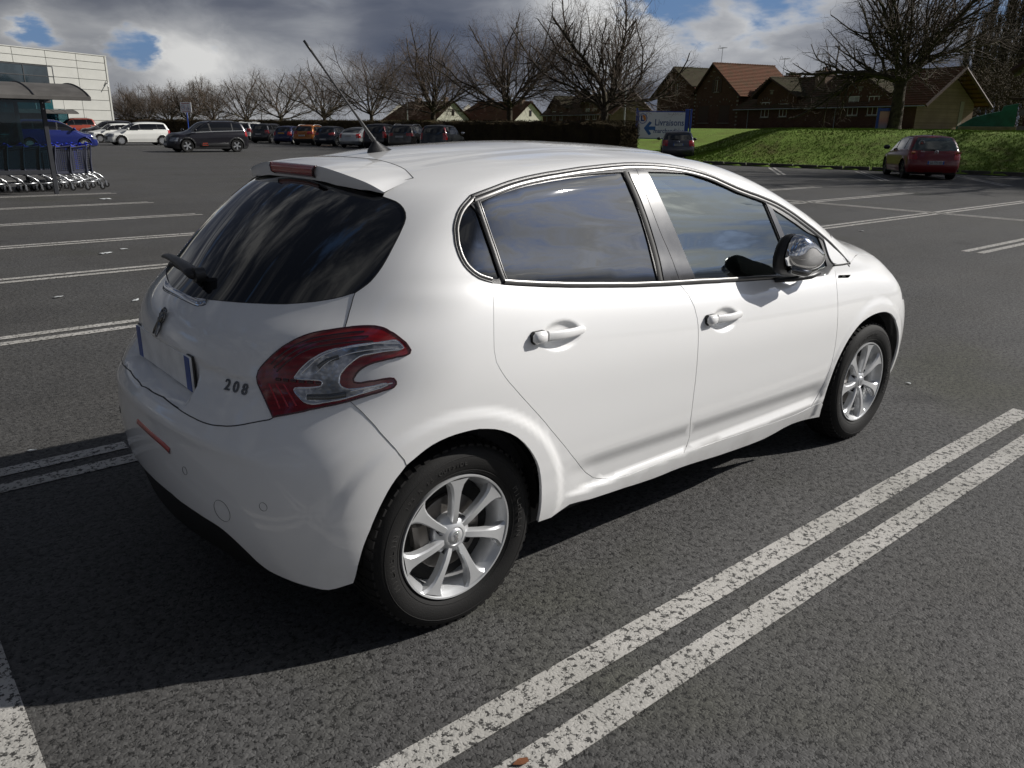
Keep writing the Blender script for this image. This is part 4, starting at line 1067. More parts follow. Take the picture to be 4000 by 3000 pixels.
# ---- door handles: grip and key cap
def handle(hx, hz, dz, f_, par):
    """hx, hz: rear end of the handle"""
    L = .235; n = 15; rows = []
    for i in range(n):
        t = i / (n - 1); x = hx + .060 + (L - .060) * t
        z = hz + dz * (x - hx) / L
        h = .0165 * (1 - .25 * t) * (1 if t < .85 else math.sqrt(max(0, 1 - ((t - .85) / .155) ** 2)) * .9 + .1)
        bow_ = .018 + .012 * math.sin(math.pi * min(1, t * 1.05 + .08)) * (1 - .3 * t)
        if t > .9: bow_ *= 1 - (t - .9) * 7
        base = Wside(np.array([x]), np.array([z]), False)[0]
        ring = []
        for k in range(14):
            th = 2 * math.pi * k / 14; cy, cz = math.cos(th), math.sin(th)
            s1 = math.copysign(abs(cz) ** .75, cz); s2 = math.copysign(abs(cy) ** .75, cy)
            ring.append((x, -(base + bow_ - .008 + .009 * s2), z + h * s1))
        rows.append(ring)
    R_ = np.array(rows); k, m = R_.shape[:2]; V = R_.reshape(-1, 3)
    F = [(i * m + j, i * m + (j + 1) % m, (i + 1) * m + (j + 1) % m, (i + 1) * m + j) for i in range(k - 1) for j in range(m)] + [tuple(range(m)), tuple(range((k - 1) * m, k * m))]
    if f_ is mirp: V = V * np.array([1, -1, 1])
    b = MB(); b.add(V, F); h_ = b.build('handle', M_paint, par, smooth=True, ang=50)
    # key cap
    base = Wside(np.array([hx + .03]), np.array([hz]), False)[0]; sg = -1 if f_ is not mirp else 1
    c = MB(); c.bbox((hx + .0285, sg * (base + .010), hz), (.055, .034, .036), .009); c.build('handle_cap', M_paint, h_, smooth=True, ang=60)
    c = MB(); c.bbox((hx + .0285, sg * (base + .004), hz - .0012), (.0585, .028, .0395), .009); c.build('handle_gasket', M_gap, h_)
for f_ in (lambda p: p, mirp):
    handle(.250, .905, -.006, f_, doors[0] if f_ is not mirp else car); handle(1.116, .835, -.006, f_, doors[1] if f_ is not mirp else car)

# ---- wheels
def make_wheel():
    """one wheel round the origin; the outer side looks towards -y; tyre face at y = -.018"""
    w = bpy.data.objects.new('wheel', None); COL.objects.link(w)
    b = MB()
    prof = [(.198, .03), (.205, .004), (.214, -.006), (.232, -.014), (.256, -.018), (.276, -.014), (.290, -.004), (.299, .010), (.3045, .030), (.3075, .055), (.3085, .09), (.3075, .125), (.3045, .150), (.299, .168), (.288, .182), (.262, .192), (.23, .188), (.205, .176), (.198, .15)]
    b.lathe(prof, 96); t = b.build('tyre', M_tread, w, smooth=True, ang=50)
    # tread blocks on the shoulder
    tb = MB(); nb = 58
    for k in range(nb):
        th = 2 * math.pi * k / nb; M = Matrix.Rotation(-th, 3, 'Y')
        for (r, y, dx, dy, dz, tl) in ((.3025, .018, .0205, .034, .010, -.22), (.3085, .060, .0225, .028, .006, -.10), (.3095, .094, .024, .028, .006, 0), (.3085, .128, .0225, .028, .006, .1)):
            vs = []
            for sx in (-1, 1):
                for sy in (-1, 1):
                    for sz in (-1, 1):
                        yy = y + sy * dy / 2; rr = r + sz * dz / 2 - (.0068 if (sy < 0 and tl < -.15) else 0)
                        vs.append(M @ Vector((sx * dx / 2 + sy * .003, yy, rr)))
            tb.add(vs, [(0, 1, 3, 2), (4, 6, 7, 5), (0, 4, 5, 1), (2, 3, 7, 6), (0, 2, 6, 4), (1, 5, 7, 3)])
    o = tb.build('tread', M_tread, t); o['kind'] = 'stuff'
    # raised rings and lettering on the sidewall
    rg_ = MB()
    for r_, hh in ((.2205, .0012), (.268, .0012)):
        yb = float(np.interp(r_, [.205, .214, .232, .256, .276, .290], [.004, -.006, -.014, -.018, -.014, -.004]))
        rg_.lathe([(r_ - .0016, yb), (r_ - .0008, yb - hh), (r_ + .0008, yb - hh), (r_ + .0016, yb)], 96)
    rg_.build('sidewall_ring', M_tread, t, smooth=True)
    M_letter = simple('raised_tyre_lettering', (.030, .029, .028), .5)
    def arc_text(s, rad, deg0, size, step):
        """letters round the sidewall, tops outward; deg clockwise from the top as seen from outside"""
        for i, ch in enumerate(s):
            if ch == ' ': continue
            a = R(deg0 + i * step)
            yb = float(np.interp(rad, [.205, .214, .232, .256, .276, .290], [.004, -.006, -.014, -.018, -.014, -.004])) - .0006
            rot_ = Matrix(((1, 0, 0), (0, 0, -1), (0, 1, 0)))                # text plane -> xz, facing -y
            M = (Matrix.Rotation(a, 3, 'Y') @ rot_).to_4x4()
            M.translation = Matrix.Rotation(a, 3, 'Y') @ Vector((0, yb, rad))
            text_obj('tyre_letter', ch, size, M_letter, t, M, .0007)
    arc_text('OUTSIDE', .2475, -9, .020, 3.6)
    arc_text('MICHELIN', .244, 72, .030, 5.6)
    arc_text('MICHELIN', .244, -103, .030, 5.6)
    arc_text('195 R 15', .247, -42, .020, 3.6)
    # rim: outer lip, barrel, back
    rb_ = MB(); rb_.lathe([(.2035, .010), (.2045, -.002), (.2025, -.0065), (.1975, -.0055), (.1935, .002), (.1885, .012), (.178, .030), (.172, .075), (.172, .15), (.18, .17), (.198, .172)], 96)
    rim = rb_.build('rim', M_alloy, w, smooth=True, ang=45)
    sp = MB()
    nsp = 7
    def spoke(a):
        # cross sections from hub to lip: r, half width, front y, tangential shift of the ridge
        S = [(.034, .0165, .012, 0), (.055, .0135, .006, 0), (.080, .0125, .002, 0), (.105, .0130, .000, 0), (.130, .0150, -.001, 0), (.152, .0185, -.0015, 0), (.172, .026, -.0015, 0), (.184, .036, -.002, 0), (.1945, .048, -.003, 0)]
        vs = []; M = Matrix.Rotation(a, 3, 'Y')
        for r, hw, y, sh in S:
            tw = R(4) * (r - .03) / .16
            for (u, dy) in ((-1.0, .030), (-1.0, .0085), (-.72, .0012), (.72, -.0004), (1.0, .0062), (1.0, .030)):
                th = u * hw / r if r > .06 else u * hw / .06
                rr = math.sqrt(max(r * r, 1e-6))
                v = Vector((rr * math.sin(th + tw), y + dy, rr * math.cos(th + tw)))
                vs.append(M @ v)
        m_ = 6; n_ = len(S)
        sp.add(vs, [(i * m_ + j, i * m_ + j + 1, (i + 1) * m_ + j + 1, (i + 1) * m_ + j) for i in range(n_ - 1) for j in range(m_ - 1)])
    for k in range(nsp):
        sp = MB(); spoke(R(6) + 2 * math.pi * k / nsp); sp.build('spoke', M_alloy, rim, ang=28)
    hb = MB(); hb.lathe([(.0, .0065), (.025, .0065), (.0275, .009), (.030, .006), (.036, .007), (.046, .013), (.060, .022), (.068, .034), (.070, .05)], 48)
    hb.build('hub', M_alloy, rim, smooth=True, ang=35)
    cp = MB(); cp.lathe([(0, .0015), (.018, .002), (.0245, .0045), (.0265, .008)], 36); cap = cp.build('centre_cap', M_alloy, rim, smooth=True)
    lion_shape(.036, M_chrome, rim, Matrix.Translation((0, .0005, 0)) @ Matrix.Rotation(R(90), 4, 'X'), 'cap_emblem', .0012)
    for k in range(4):
        a = R(38 + 90 * k); x, z = .0545 * math.sin(a), .0545 * math.cos(a)
        n_ = MB(); n_.lathe([(.0, .024), (.0085, .024)], 6, c=(x, 0, z)); n_.lathe([(.0085, .024), (.0085, .04)], 6, c=(x, 0, z)); n_.build('wheel_bolt', M_disc, rim)
        h2 = MB(); h2.lathe([(.0135, .0125), (.0125, .017), (.0125, .03), (0, .03)], 20, c=(x, 0, z)); h2.build('bolt_well', M_under, rim, smooth=True)
    ds = MB(); ds.lathe([(.05, .05), (.118, .05), (.122, .052), (.122, .066)], 48); ds.build('brake_disc', M_disc, w, smooth=True, ang=40)
    dr = MB(); dr.lathe([(0, .072), (.170, .072), (.171, .12)], 40); dr.build('wheel_back', M_under, w)
    ca = MB(); ca.bbox((-.098, .058, .035), (.055, .05, .10), .012); ca.build('brake_caliper', M_disc, w)
    return w
def lion_shape(size, m, parent, M, name, th=.003, thick=1.0):
    """rearing lion emblem as crossed curved bars, in the local xy plane"""
    b = MB()
    S = size
    def st(pts, r): b.tube([(x * S, y * S, th / 2) for x, y in pts], [q * S * thick for q in r], 6, flat=max(.25, th / (S * .09)))
    st([(-.10, .46), (.02, .52), (.14, .47), (.17, .36), (.10, .30)], [.03, .05, .06, .05, .02])        # head and mane
    st([(.12, .40), (.08, .22), (.0, .05), (-.10, -.12), (-.20, -.30), (-.26, -.46)], [.05, .085, .09, .075, .06, .03])  # back, hind leg
    st([(-.16, .44), (-.12, .26), (-.05, .10), (.02, -.04), (.07, -.24), (.05, -.42), (.12, -.50)], [.03, .05, .07, .07, .07, .05, .03])
    st([(.0, .22), (-.16, .20), (-.27, .28)], [.05, .04, .02])                                          # forepaws
    st([(.0, .12), (-.18, .06), (-.28, .12)], [.05, .04, .02])
    st([(.05, .0), (.20, .05), (.26, .20), (.20, .36), (.27, .44)], [.03, .03, .03, .03, .02])            # tail
    st([(-.18, -.30), (-.30, -.28), (-.34, -.34)], [.04, .03, .02])
    o = b.build(name, m, parent, smooth=True); o.matrix_local = M
    return o
wheel0 = make_wheel()
wheel0.parent = car
YW = -.812
spots = [((0, YW, .3035), 0, R(-7)), ((2.538, YW, .3035), 0, R(0)), ((0, -YW, .3035), math.pi, 0), ((2.538, -YW, .3035), math.pi, 0)]
for i, (l_, rz, ry) in enumerate(spots):
    w_ = wheel0 if i == 0 else copy_tree(wheel0, car)
    w_.location = l_; w_.rotation_euler = (0, ry, rz)

# ---- wheel wells, underside
def well(cx, s, R0=.366):
    b = MB(); n = 22; vs = []
    for i in range(n):
        a = R(-4) + (R(188)) * i / (n - 1)
        x, z = cx + R0 * math.cos(a), .305 + R0 * .985 * math.sin(a)
        yo = min(.80, float(Wside(np.array([x]), np.array([z]), False)[0]) - .045); vs += [(x, s * yo, z), (x, s * .46, z)]
    b.add(vs, [(2 * i, 2 * i + 1, 2 * i + 3, 2 * i + 2) for i in range(n - 1)])
    c = [(cx + R0 * math.cos(R(-4) + R(188) * i / (n - 1)), s * .46, .305 + R0 * .985 * math.sin(R(-4) + R(188) * i / (n - 1))) for i in range(n)]
    b.add(c, [tuple(range(n))])
    return b.build('wheel_arch_liner', M_under, car)
for cx in (-.02, 2.49):
    for s_ in (-1, 1): well(cx, s_)
ub = MB(); ub.bbox((1.24, 0, .235), (1.78, 1.48, .10), .02); ub.bbox((1.25, 0, .22), (3.4, .80, .08), .02); ub.bbox((3.0, 0, .3), (.4, 1.2, .16), .04)
ub.build('underbody', M_under, car)
# black lower lip of the rear bumper
vb = []
lq_ = NV['bump_low'][NV['bump_low'][:, 0] < -.44]; lowc = np.vstack([lq_, mir(rev(lq_[:-1]))])
zz = np.interp(np.abs(lowc[:, 1]), [0, .35, .55, .70], [.265, .27, .25, .235])
LWR = lowc.copy(); LWR[:, 2] = np.minimum(zz, lowc[:, 2] - .01); LWR[:, 0] += .045; LWR[:, 1] *= .97
mdl = lowc.copy(); mdl[:, 0] += .012; mdl[:, 2] -= .012
IN_ = (LWR + np.array([.22, 0, .01])) * np.array([1, .9, 1])
p_ = orient(gridmesh(np.array([lowc - np.array([-.006, 0, .0]), mdl, LWR, IN_])), (-1, 0, -.3)); pobj('bumper_skirt', p_, M_black, car)
# tow-eye cover, parking sensors, fog reflector
def disc_on(P, r, m, name, par, off=.0008, ring=True, ell=1.0):
    P = snap(np.array([P]), 8)[0]; n0 = grad(P[None])[0]; nz = Vector(n0); ax = nz.cross(Vector((0, 0, 1))).normalized(); ay = ax.cross(nz)
    N_ = 28; pts = np.array([np.array(Vector(P) + ax * (r * ell * math.cos(2 * math.pi * i / N_)) + ay * (r * math.sin(2 * math.pi * i / N_))) for i in range(N_)])
    pts = snap(pts, 3); 
    if ring: return pobj(name, ribbon(pts, -.0009, .0009, off, .0004, closed=True, nrows=3), m, par)
    q = np.vstack([pts, P[None]]) + grad(np.vstack([pts, P[None]])) * off
    return pobj(name, (q, [(i, (i + 1) % N_, N_) for i in range(N_)], grad(q)), m, par)
for P_ in ((-.635, -.334, .536), (-.531, -.641, .507), (-.635, .334, .536), (-.531, .641, .507)): disc_on(P_, .0125, M_gap, 'parking_sensor', bumper)
disc_on((-.593, -.490, .454), .034, M_gap, 'tow_eye_cover', bumper)
rfc = sc([(-.664, -.008, .600), (-.663, -.067, .598), (-.661, -.119, .594), (-.654, -.203, .587), (-.648, -.258, .576)], .02)
pobj('reflector_slot', ribbon(rfc, -.018, .016, .0006, -.001, nrows=5), M_paint, bumper)
pobj('rear_reflector', ribbon(rfc, -.011, .011, .0012, .004, nrows=5), M_redbright, bumper)
# chrome strip under the rear window
stc = sc([(-.470, -.19, .997), (-.484, -.16, .9905), (-.488, -.10, .990), (-.489, 0, .9905), (-.488, .10, .990), (-.484, .16, .9905), (-.470, .19, .997)], .02)
pobj('chrome_strip', ribbon(stc, -.011, .009, .0015, .006, nrows=6), M_chrome, gate)
pobj('strip_edge', ribbon(stc, .010, .013, .001, .001, side=np.array([-.5, 0, .9]), nrows=3), M_gap, gate)
# plate in its pocket
plx = cast(np.array([[-1.2, 0, .800]]), np.array([[1, 0, 0.0]]), 1.5, 300)[0, 0]
pl = MB(); pl.bbox((plx - .012, 0, .797), (.012, .52, .108), .003)
plate = pl.build('number_plate', M_plate, gate)
for s_ in (-1, 1):
    q = MB(); q.bbox((plx - .0185, s_ * .238, .797), (.002, .042, .106), .001); q.build('plate_band', M_plateblue, plate)
q = MB(); q.bbox((plx - .008, 0, .797), (.006, .532, .118), .003); q.build('plate_surround', M_black, plate)
# model number and lion
def on_body_matrix(P, roll=0.0, off=.001):
    P = snap(np.array([P]), 8)[0]; n0 = Vector(grad(P[None])[0])
    right = Vector((0, 0, 1)).cross(n0).normalized(); up = n0.cross(right)
    M = Matrix((right, up, n0)).transposed().to_4x4(); M.translation = Vector(P) + n0 * off
    return M @ Matrix.Rotation(roll, 4, 'Z')
for i, ch in enumerate('208'):
    t = i / 2; P_ = (-.53 + .026 * t, -.432 - .062 * t, .806 - .003 * t)
    text_obj('model_number', ch, .045, M_darkchrome, gate, on_body_matrix(P_, 0, .002), .0022, offset=.0006)
lion_shape(.090, M_darkchrome, gate, on_body_matrix((-.556, -.012, .908), 0, .003), 'lion_emblem', .008, 1.15)
# wiper: arm from the middle to the left, blade behind it
def wiper():
    pv = cast(np.array([[-1.2, -.045, 1.037]]), np.array([[1, 0, 0.0]]), 1.5, 300)[0]
    pts = [(y, z) for y, z in ((-.075, 1.036), (-.03, 1.042), (.05, 1.048), (.14, 1.051), (.23, 1.049), (.31, 1.043), (.37, 1.034))]
    S_ = []
    for y, z in pts:
        q = cast(np.array([[-1.2, y, z]]), np.array([[1, 0, 0.0]]), 1.5, 300)[0]
        if np.isnan(q[0]): continue
        n0 = grad(q[None])[0]; S_.append(q + n0 * .030)
    b = MB(); b.tube([tuple(q) for q in S_], [.024, .026, .022, .019, .018, .017, .012][:len(S_)], 12, flat=.55)
    a = b.build('wiper_arm', M_black, car, smooth=True)
    b = MB(); b.tube([tuple(q - np.array([0, 0, .018]) - grad(np.array([q]))[0] * .017) for q in S_], .006, 6); b.build('wiper_blade', M_gap, a, smooth=True)
    b = MB(); c0 = S_[0]; b.lathe([(0, 0), (.024, 0), (.024, .03), (0, .03)], 20, axis='x', c=(c0[0] - .004, c0[1] - .0, c0[2])); b.build('wiper_pivot', M_black, a, smooth=True, ang=40)
wiper()
# aerial
b = MB()
rows = []
nr_ = 9
for i in range(nr_):
    t = i / (nr_ - 1)
    z0 = 1.4205 + .036 * t; cx = .270 - .020 * t ** .8; rx = .046 * (1 - t) ** 1.3 + .0085; ry = .022 * (1 - t) ** 1.1 + .0075
    zz_ = [(cx + rx * math.cos(2 * math.pi * k / 20) - .004 * t, ry * math.sin(2 * math.pi * k / 20), z0 + (.0 if i else (zc(cx + rx * math.cos(2 * math.pi * k / 20)) - 1.4215))) for k in range(20)]
    rows.append([tuple(map(float, q)) for q in zz_])
vs = [q for r_ in rows for q in r_]
b.add(vs, [(i * 20 + k, i * 20 + (k + 1) % 20, (i + 1) * 20 + (k + 1) % 20, (i + 1) * 20 + k) for i in range(nr_ - 1) for k in range(20)] + [tuple(range((nr_ - 1) * 20, nr_ * 20))])
ant = b.build('aerial_base', M_black, car, smooth=True, ang=60)
b = MB(); A0 = Vector((.247, 0, 1.452)); A1 = Vector((-.003, 0, 1.767)); dA = A1 - A0
b.tube([A0 + dA * t for t in (0, .02, .12, .34, .5, .76, .765, .9, .905, 1.0)], [.0085, .0078, .0062, .0036, .0030, .0026, .0034, .0040, .0046, .0040], 10); rod = b.build('aerial_rod', M_black, ant, smooth=True)
b = MB()
for i in range(150):
    pass
hel = [A0 + dA * (.30 + .50 * i / 240) + (dA.cross(Vector((0, 1, 0))).normalized() * math.cos(i * .55) + Vector((0, 1, 0)) * math.sin(i * .55)) * .0034 for i in range(241)]
b.tube(hel, .0011, 4); b.build('aerial_winding', M_black, ant, smooth=True)
# folded door mirrors: chrome cap outward, dark rim, foot
def mirror(s):
    n, m = 18, 28
    V = []
    # cap: half ellipsoid whose outline is the mirror's outline in the xz plane, bulging outwards
    out = crs(np.array([(1.555, 1.040), (1.572, 1.085), (1.600, 1.114), (1.650, 1.112), (1.712, 1.082), (1.770, 1.048), (1.806, 1.020), (1.803, .995), (1.770, .972), (1.700, .962), (1.620, .975), (1.566, 1.002), (1.555, 1.040)]), .02)[:-1]
    c = out.mean(0); y0 = -.885; dep = .065
    k = len(out); rows = []
    for i in range(12):
        t = i / 11; a = t * math.pi / 2
        sc_ = math.cos(a) ** .55 if i < 11 else .0
        rows.append([(c[0] + (q[0] - c[0]) * sc_, y0 - dep * math.sin(a) ** .9, c[1] + .005 * t + (q[1] - c[1]) * sc_) for q in out])
    vs = [q for r_ in rows for q in r_]; vs = [(x, y * (-s), z) for x, y, z in vs]
    fs = [(i * k + j, i * k + (j + 1) % k, (i + 1) * k + (j + 1) % k, (i + 1) * k + j) for i in range(11) for j in range(k)]
    b = MB(); b.add(vs, fs); mr = b.build('mirror_cap', M_chrome, None, smooth=True)
    r = bpy.data.objects.new('door_mirror', None); COL.objects.link(r); r.parent = car; mr.parent = r
    # black body behind the cap
    body_ = []
    for t, g_, dz in ((0, 1.0, 0), (.012, 1.06, -.002), (.030, 1.08, -.008), (.048, 1.0, -.012), (.052, .8, -.012)):
        body_.append([((c[0] + (q[0] - c[0]) * g_ - .006), (y0 + t) * (-s), c[1] + (q[1] - c[1]) * g_ + dz - (.012 if q[1] < c[1] else 0)) for q in out])
    vs = [q for r_ in body_ for q in r_]; n_ = len(body_)
    b = MB(); b.add(vs, [(i * k + j, i * k + (j + 1) % k, (i + 1) * k + (j + 1) % k, (i + 1) * k + j) for i in range(n_ - 1) for j in range(k)] + [tuple(range((n_ - 1) * k, n_ * k))]); b.build('mirror_body', M_black, r, smooth=True, ang=50)
    # lower dark chrome chin
    b = MB(); b.tube([(1.575, -s * -(.905) if 0 else s * .0 + (-.905 if s == 1 else .905), .985), (1.66, (-.915 if s == 1 else .915), .966), (1.76, (-.905 if s == 1 else .905), .968)], [.020, .024, .016], 12, flat=.8); b.build('mirror_chin', M_darkchrome, r, smooth=True)
    sy = -1 if s == 1 else 1
    b = MB(); b.tube([(1.64, sy * .80, .918), (1.72, sy * .835, .922), (1.80, sy * .865, .930), (1.86, sy * .86, .935), (1.90, sy * .83, .936)], [.012, .018, .020, .020, .012], 12, flat=.7); b.build('mirror_foot', M_black, r, smooth=True)
mirror(1); mirror(-1)
# small badge and pinstripes on the near side
M_stripe = simple('pale_grey_pinstripe', (.34, .34, .33), .4, coat=1.0)
stA = sc([(1.215, -.824, .9035), (1.36, -.82, .902), (1.55, -.818, .897), (1.70, -.816, .890), (1.84, -.816, .883), (1.93, -.815, .880), (1.985, -.811, .884), (2.02, -.803, .893), (2.045, -.797, .902)], .02)
pobj('pinstripe', ribbon(stA, -.0012, .0012, .0003, .0, nrows=2), M_black, doors[1])
stB = sc([(1.23, -.826, .896), (1.55, -.822, .889), (1.84, -.820, .874), (1.95, -.818, .871), (2.01, -.813, .877), (2.05, -.804, .891), (2.07, -.799, .901)], .02)
pobj('pinstripe', ribbon(stB, -.0035, .0035, .0003, .0, nrows=2), M_stripe, doors[1])
bd = [(2.178, .884), (2.292, .8745), (2.262, .8615), (2.166, .8705)]
bv = snap(np.array([(x, -.8, z) for x, z in bd]), 10); bn = grad(bv)
vv = np.vstack([bv + bn * .004, bv]); pobj('wing_badge', (vv, [(0, 1, 2, 3), (0, 4, 5, 1), (1, 5, 6, 2), (2, 6, 7, 3), (3, 7, 4, 0)], np.vstack([bn, bn])), M_alloy, doors[2])
text_obj('badge_text', 'STYLE', .011, M_gap, doors[2], on_body_matrix((2.215, -.80, .874), R(-4), .0045), .0003)
line_strip('pillar_joint', sc([(2.232, -.700, 1.052), (2.205, -.722, 1.040)], .01), .003, M_gap, parent=shell)

# ---- what shows through the glass: seats, dashboard, steering wheel, lining
def seat(x, y):
    b = MB(); b.bbox((x + .06, y, .50), (.50, .48, .20), .06); b.build('seat', M_seat, car, smooth=True, ang=40)
    b = MB(); vs = []
    M = Matrix.Rotation(R(-16), 3, 'Y')
    b.box((0, 0, 0), (.01, .01, .01)); b = MB(); b.bbox((0, 0, 0), (.16, .46, .62), .06); b.v = [tuple(M @ Vector(v) + Vector((x - .26, y, .80))) for v in b.v]; b.build('seat_back', M_seat, car, smooth=True, ang=40)
    b = MB(); b.bbox((x - .37, y, 1.18), (.09, .25, .17), .04); b.build('headrest', M_seat, car, smooth=True, ang=40)
for x_, y_ in ((1.22, -.36), (1.22, .36), (.42, -.36), (.42, .0), (.42, .36)): seat(x_, y_)
b = MB(); b.bbox((2.08, 0, .84), (.42, 1.30, .22), .06); b.bbox((1.25, 0, .36), (2.0, 1.36, .06), .02); b.build('dashboard', M_seat, car, smooth=True, ang=40)
b = MB(); n_ = 30
ring = [Vector((1.86, .36, .90)) + Matrix.Rotation(R(-24), 3, 'Y') @ Vector((0, .175 * math.cos(2 * math.pi * i / n_), .175 * math.sin(2 * math.pi * i / n_))) for i in range(n_ + 1)]
b.tube(ring, .015, 8, cap=False); b.tube([ring[8], Vector((1.87, .36, .90)), ring[22]], .012, 6); b.build('steering_wheel', M_black, car, smooth=True)
lin = patch(chain(band), DY, .08, off=-.0, lip=0)
for s_ in (-1, 1):
    b = MB(); b.bbox((.95, s_ * .70, .66), (1.7, .10, .52), .03); b.build('door_lining', M_seat, car)
b = MB(); b.bbox((.80, 0, 1.335), (1.0, .80, .02), .005); b.build('headlining', simple('grey_headlining', (.20, .20, .19), .9), car)
b = MB(); b.bbox((-.05, 0, .86), (.55, 1.1, .03), .01); b.build('parcel_shelf', M_seat, car)

# ------------------------------------------------------------------ grass bank, kerb, hedge
KERB = [(36.9, -8.0), (34.9, 0.0), (32.9, 8.3), (31.3, 14.6), (29.75, 20.6), (30.6, 22.4), (35.5, 26.3), (36.2, 28.2), (33.6, 29.4), (32.9, 31.0), (32.9, 60), (32.9, 150), (30, 300)]
KA = np.array(KERB)
def kerb_dist(x, y):
    """signed distance to the kerb line, positive on the planted side"""
    P = np.stack([np.ravel(x), np.ravel(y)], 1); best = np.full(len(P), 1e9); sg = np.ones(len(P))
    for i in range(len(KA) - 1):
        a, b = KA[i], KA[i + 1]; ab = b - a; t = np.clip(((P - a) @ ab) / (ab @ ab), 0, 1); q = P - a - t[:, None] * ab
        d = np.hypot(q[:, 0], q[:, 1]); c = ab[0] * (P[:, 1] - a[1]) - ab[1] * (P[:, 0] - a[0])
        m = d < best; best = np.where(m, d, best); sg = np.where(m, np.where(c < 0, 1, -1), sg)
    return (best * sg).reshape(np.shape(x))
def hash2(i, j, s=0):
    v = np.sin(i * 127.1 + j * 311.7 + s * 74.7) * 43758.5453; return v - np.floor(v)
def vnoise(x, y, s=0):
    i, j = np.floor(x), np.floor(y); u, v = x - i, y - j; u = u * u * (3 - 2 * u); v = v * v * (3 - 2 * v)
    return (hash2(i, j, s) * (1 - u) + hash2(i + 1, j, s) * u) * (1 - v) + (hash2(i, j + 1, s) * (1 - u) + hash2(i + 1, j + 1, s) * u) * v
def H(x, y):
    x = np.asarray(x, float); y = np.asarray(y, float)
    d = kerb_dist(x, y)
    w = 6.2
    lo = sst(0.0, 1, np.clip((y - 24) / 7, 0, 1)) * (1 - sst(0, 1, np.clip((d - 9) / 22, 0, 1)))
    h = .10 + 1.50 * sst(-.15, 1.0, d / w) * (1 - .86 * lo) + .0022 * np.clip(d - w, 0, 60)
    h = h + (vnoise(x * .5, y * .5) - .5) * .10 * np.clip(d / 2, 0, 1) + (vnoise(x * 1.7, y * 1.7, 3) - .5) * .05 * np.clip(d / 2, 0, 1)
    return np.where(d < 0, -.3, h)
def _grass(g):
    P = pos(g)
    n1 = g.noise(P, .55, 5, .62); n2 = g.noise(P, 3.2, 5, .7); n3 = g.noise(P, 22, 4, .75)
    f = g.m('ADD', g.m('ADD', g.m('MULTIPLY', n1, .5), g.m('MULTIPLY', n2, .35)), g.m('MULTIPLY', n3, .35))
    c = g.ramp(f, [(.38, (.090, .080, .022)), (.52, (.100, .135, .018)), (.64, (.120, .195, .024)), (.78, (.165, .205, .042))])
    moss = g.ss(g.noise(P, .9, 4, .6), .52, .68)
    sep = g.n('ShaderNodeSeparateXYZ'); g.l(P, sep.inputs[0])
    c = g.mix(g.m('MULTIPLY', g.m('MULTIPLY', moss, g.ss(sep.outputs[2], 1.5, .8)), .65), c, (.085, .070, .022, 1))
    return pbsdf(g, c, .85, 0, 0, 0, .2, bump(g, g.m('ADD', n3, g.noise(P, 60, 3, .7)), .6, .03)), None
M_grass = mat('grass', _grass)
M_earth = simple('dark_earth', (.040, .033, .022), .95, var=.4, scale=2, bmp=.6, bscale=30)
def terrain():
    us = np.concatenate([np.arange(0, 10, .22), np.arange(10, 30, 1.2), np.arange(30, 120, 8), np.arange(120, 700, 60)])
    # rows follow the kerb
    L = [0]; 
    for i in range(len(KA) - 1): L.append(L[-1] + float(np.hypot(*(KA[i + 1] - KA[i]))))
    pts = []
    s = 0
    def at_s(s):
        i = min(max(int(np.searchsorted(L, s) - 1), 0), len(KA) - 2); t = (s - L[i]) / (L[i + 1] - L[i]); return KA[i] * (1 - t) + KA[i + 1] * t
    ss_ = np.concatenate([np.arange(0, 30, .35), np.arange(30, L[-1], 2.5)])
    xs = np.arange(28, 66, .32); ys = np.arange(-4, 34, .32)
    X, Y = np.meshgrid(xs, ys, indexing='ij')
    Z = H(X, Y)
    n, m = X.shape
    D = kerb_dist(X, Y)
    # pull the outside points onto the kerb line
    V = np.stack([X, Y, Z], -1).reshape(-1, 3); Dm = D.reshape(-1)
    F = []
    for i in range(n - 1):
        for j in range(m - 1):
            q = (i * m + j, (i + 1) * m + j, (i + 1) * m + j + 1, i * m + j + 1)
            if max(Dm[k] for k in q) > .05: F.append(q)
    V[:, 2] = np.where(Dm <= .05, .02, V[:, 2])
    o = mesh_obj('grass_bank', V, F, M_grass, smooth=True); tag(o, kind='structure')
    # the wider land beyond
    xs = np.r_[np.arange(33.2, 66, 3), np.arange(66, 160, 8), np.arange(160, 1500, 90)]; ys = np.r_[np.arange(-600, -4, 60), np.arange(-4, 34, 2), np.arange(34, 160, 6), np.arange(160, 1500, 90)]
    X, Y = np.meshgrid(xs, ys, indexing='ij'); Z = H(X, Y) - .03; D = kerb_dist(X, Y).reshape(-1)
    inn = ((X > 33) & (X < 65.3) & (Y > -4.1) & (Y < 33.3)).reshape(-1)
    n, m = X.shape; V = np.stack([X, Y, Z], -1).reshape(-1, 3); F = []
    V[:, 2] -= np.where(inn, .12, 0)
    for i in range(n - 1):
        for j in range(m - 1):
            q = (i * m + j, (i + 1) * m + j, (i + 1) * m + j + 1, i * m + j + 1)
            if min(D[k] for k in q) > 0: F.append(q)
    o = mesh_obj('field', V, F, M_grass, smooth=True); tag(o, kind='structure')
    return
terrain()
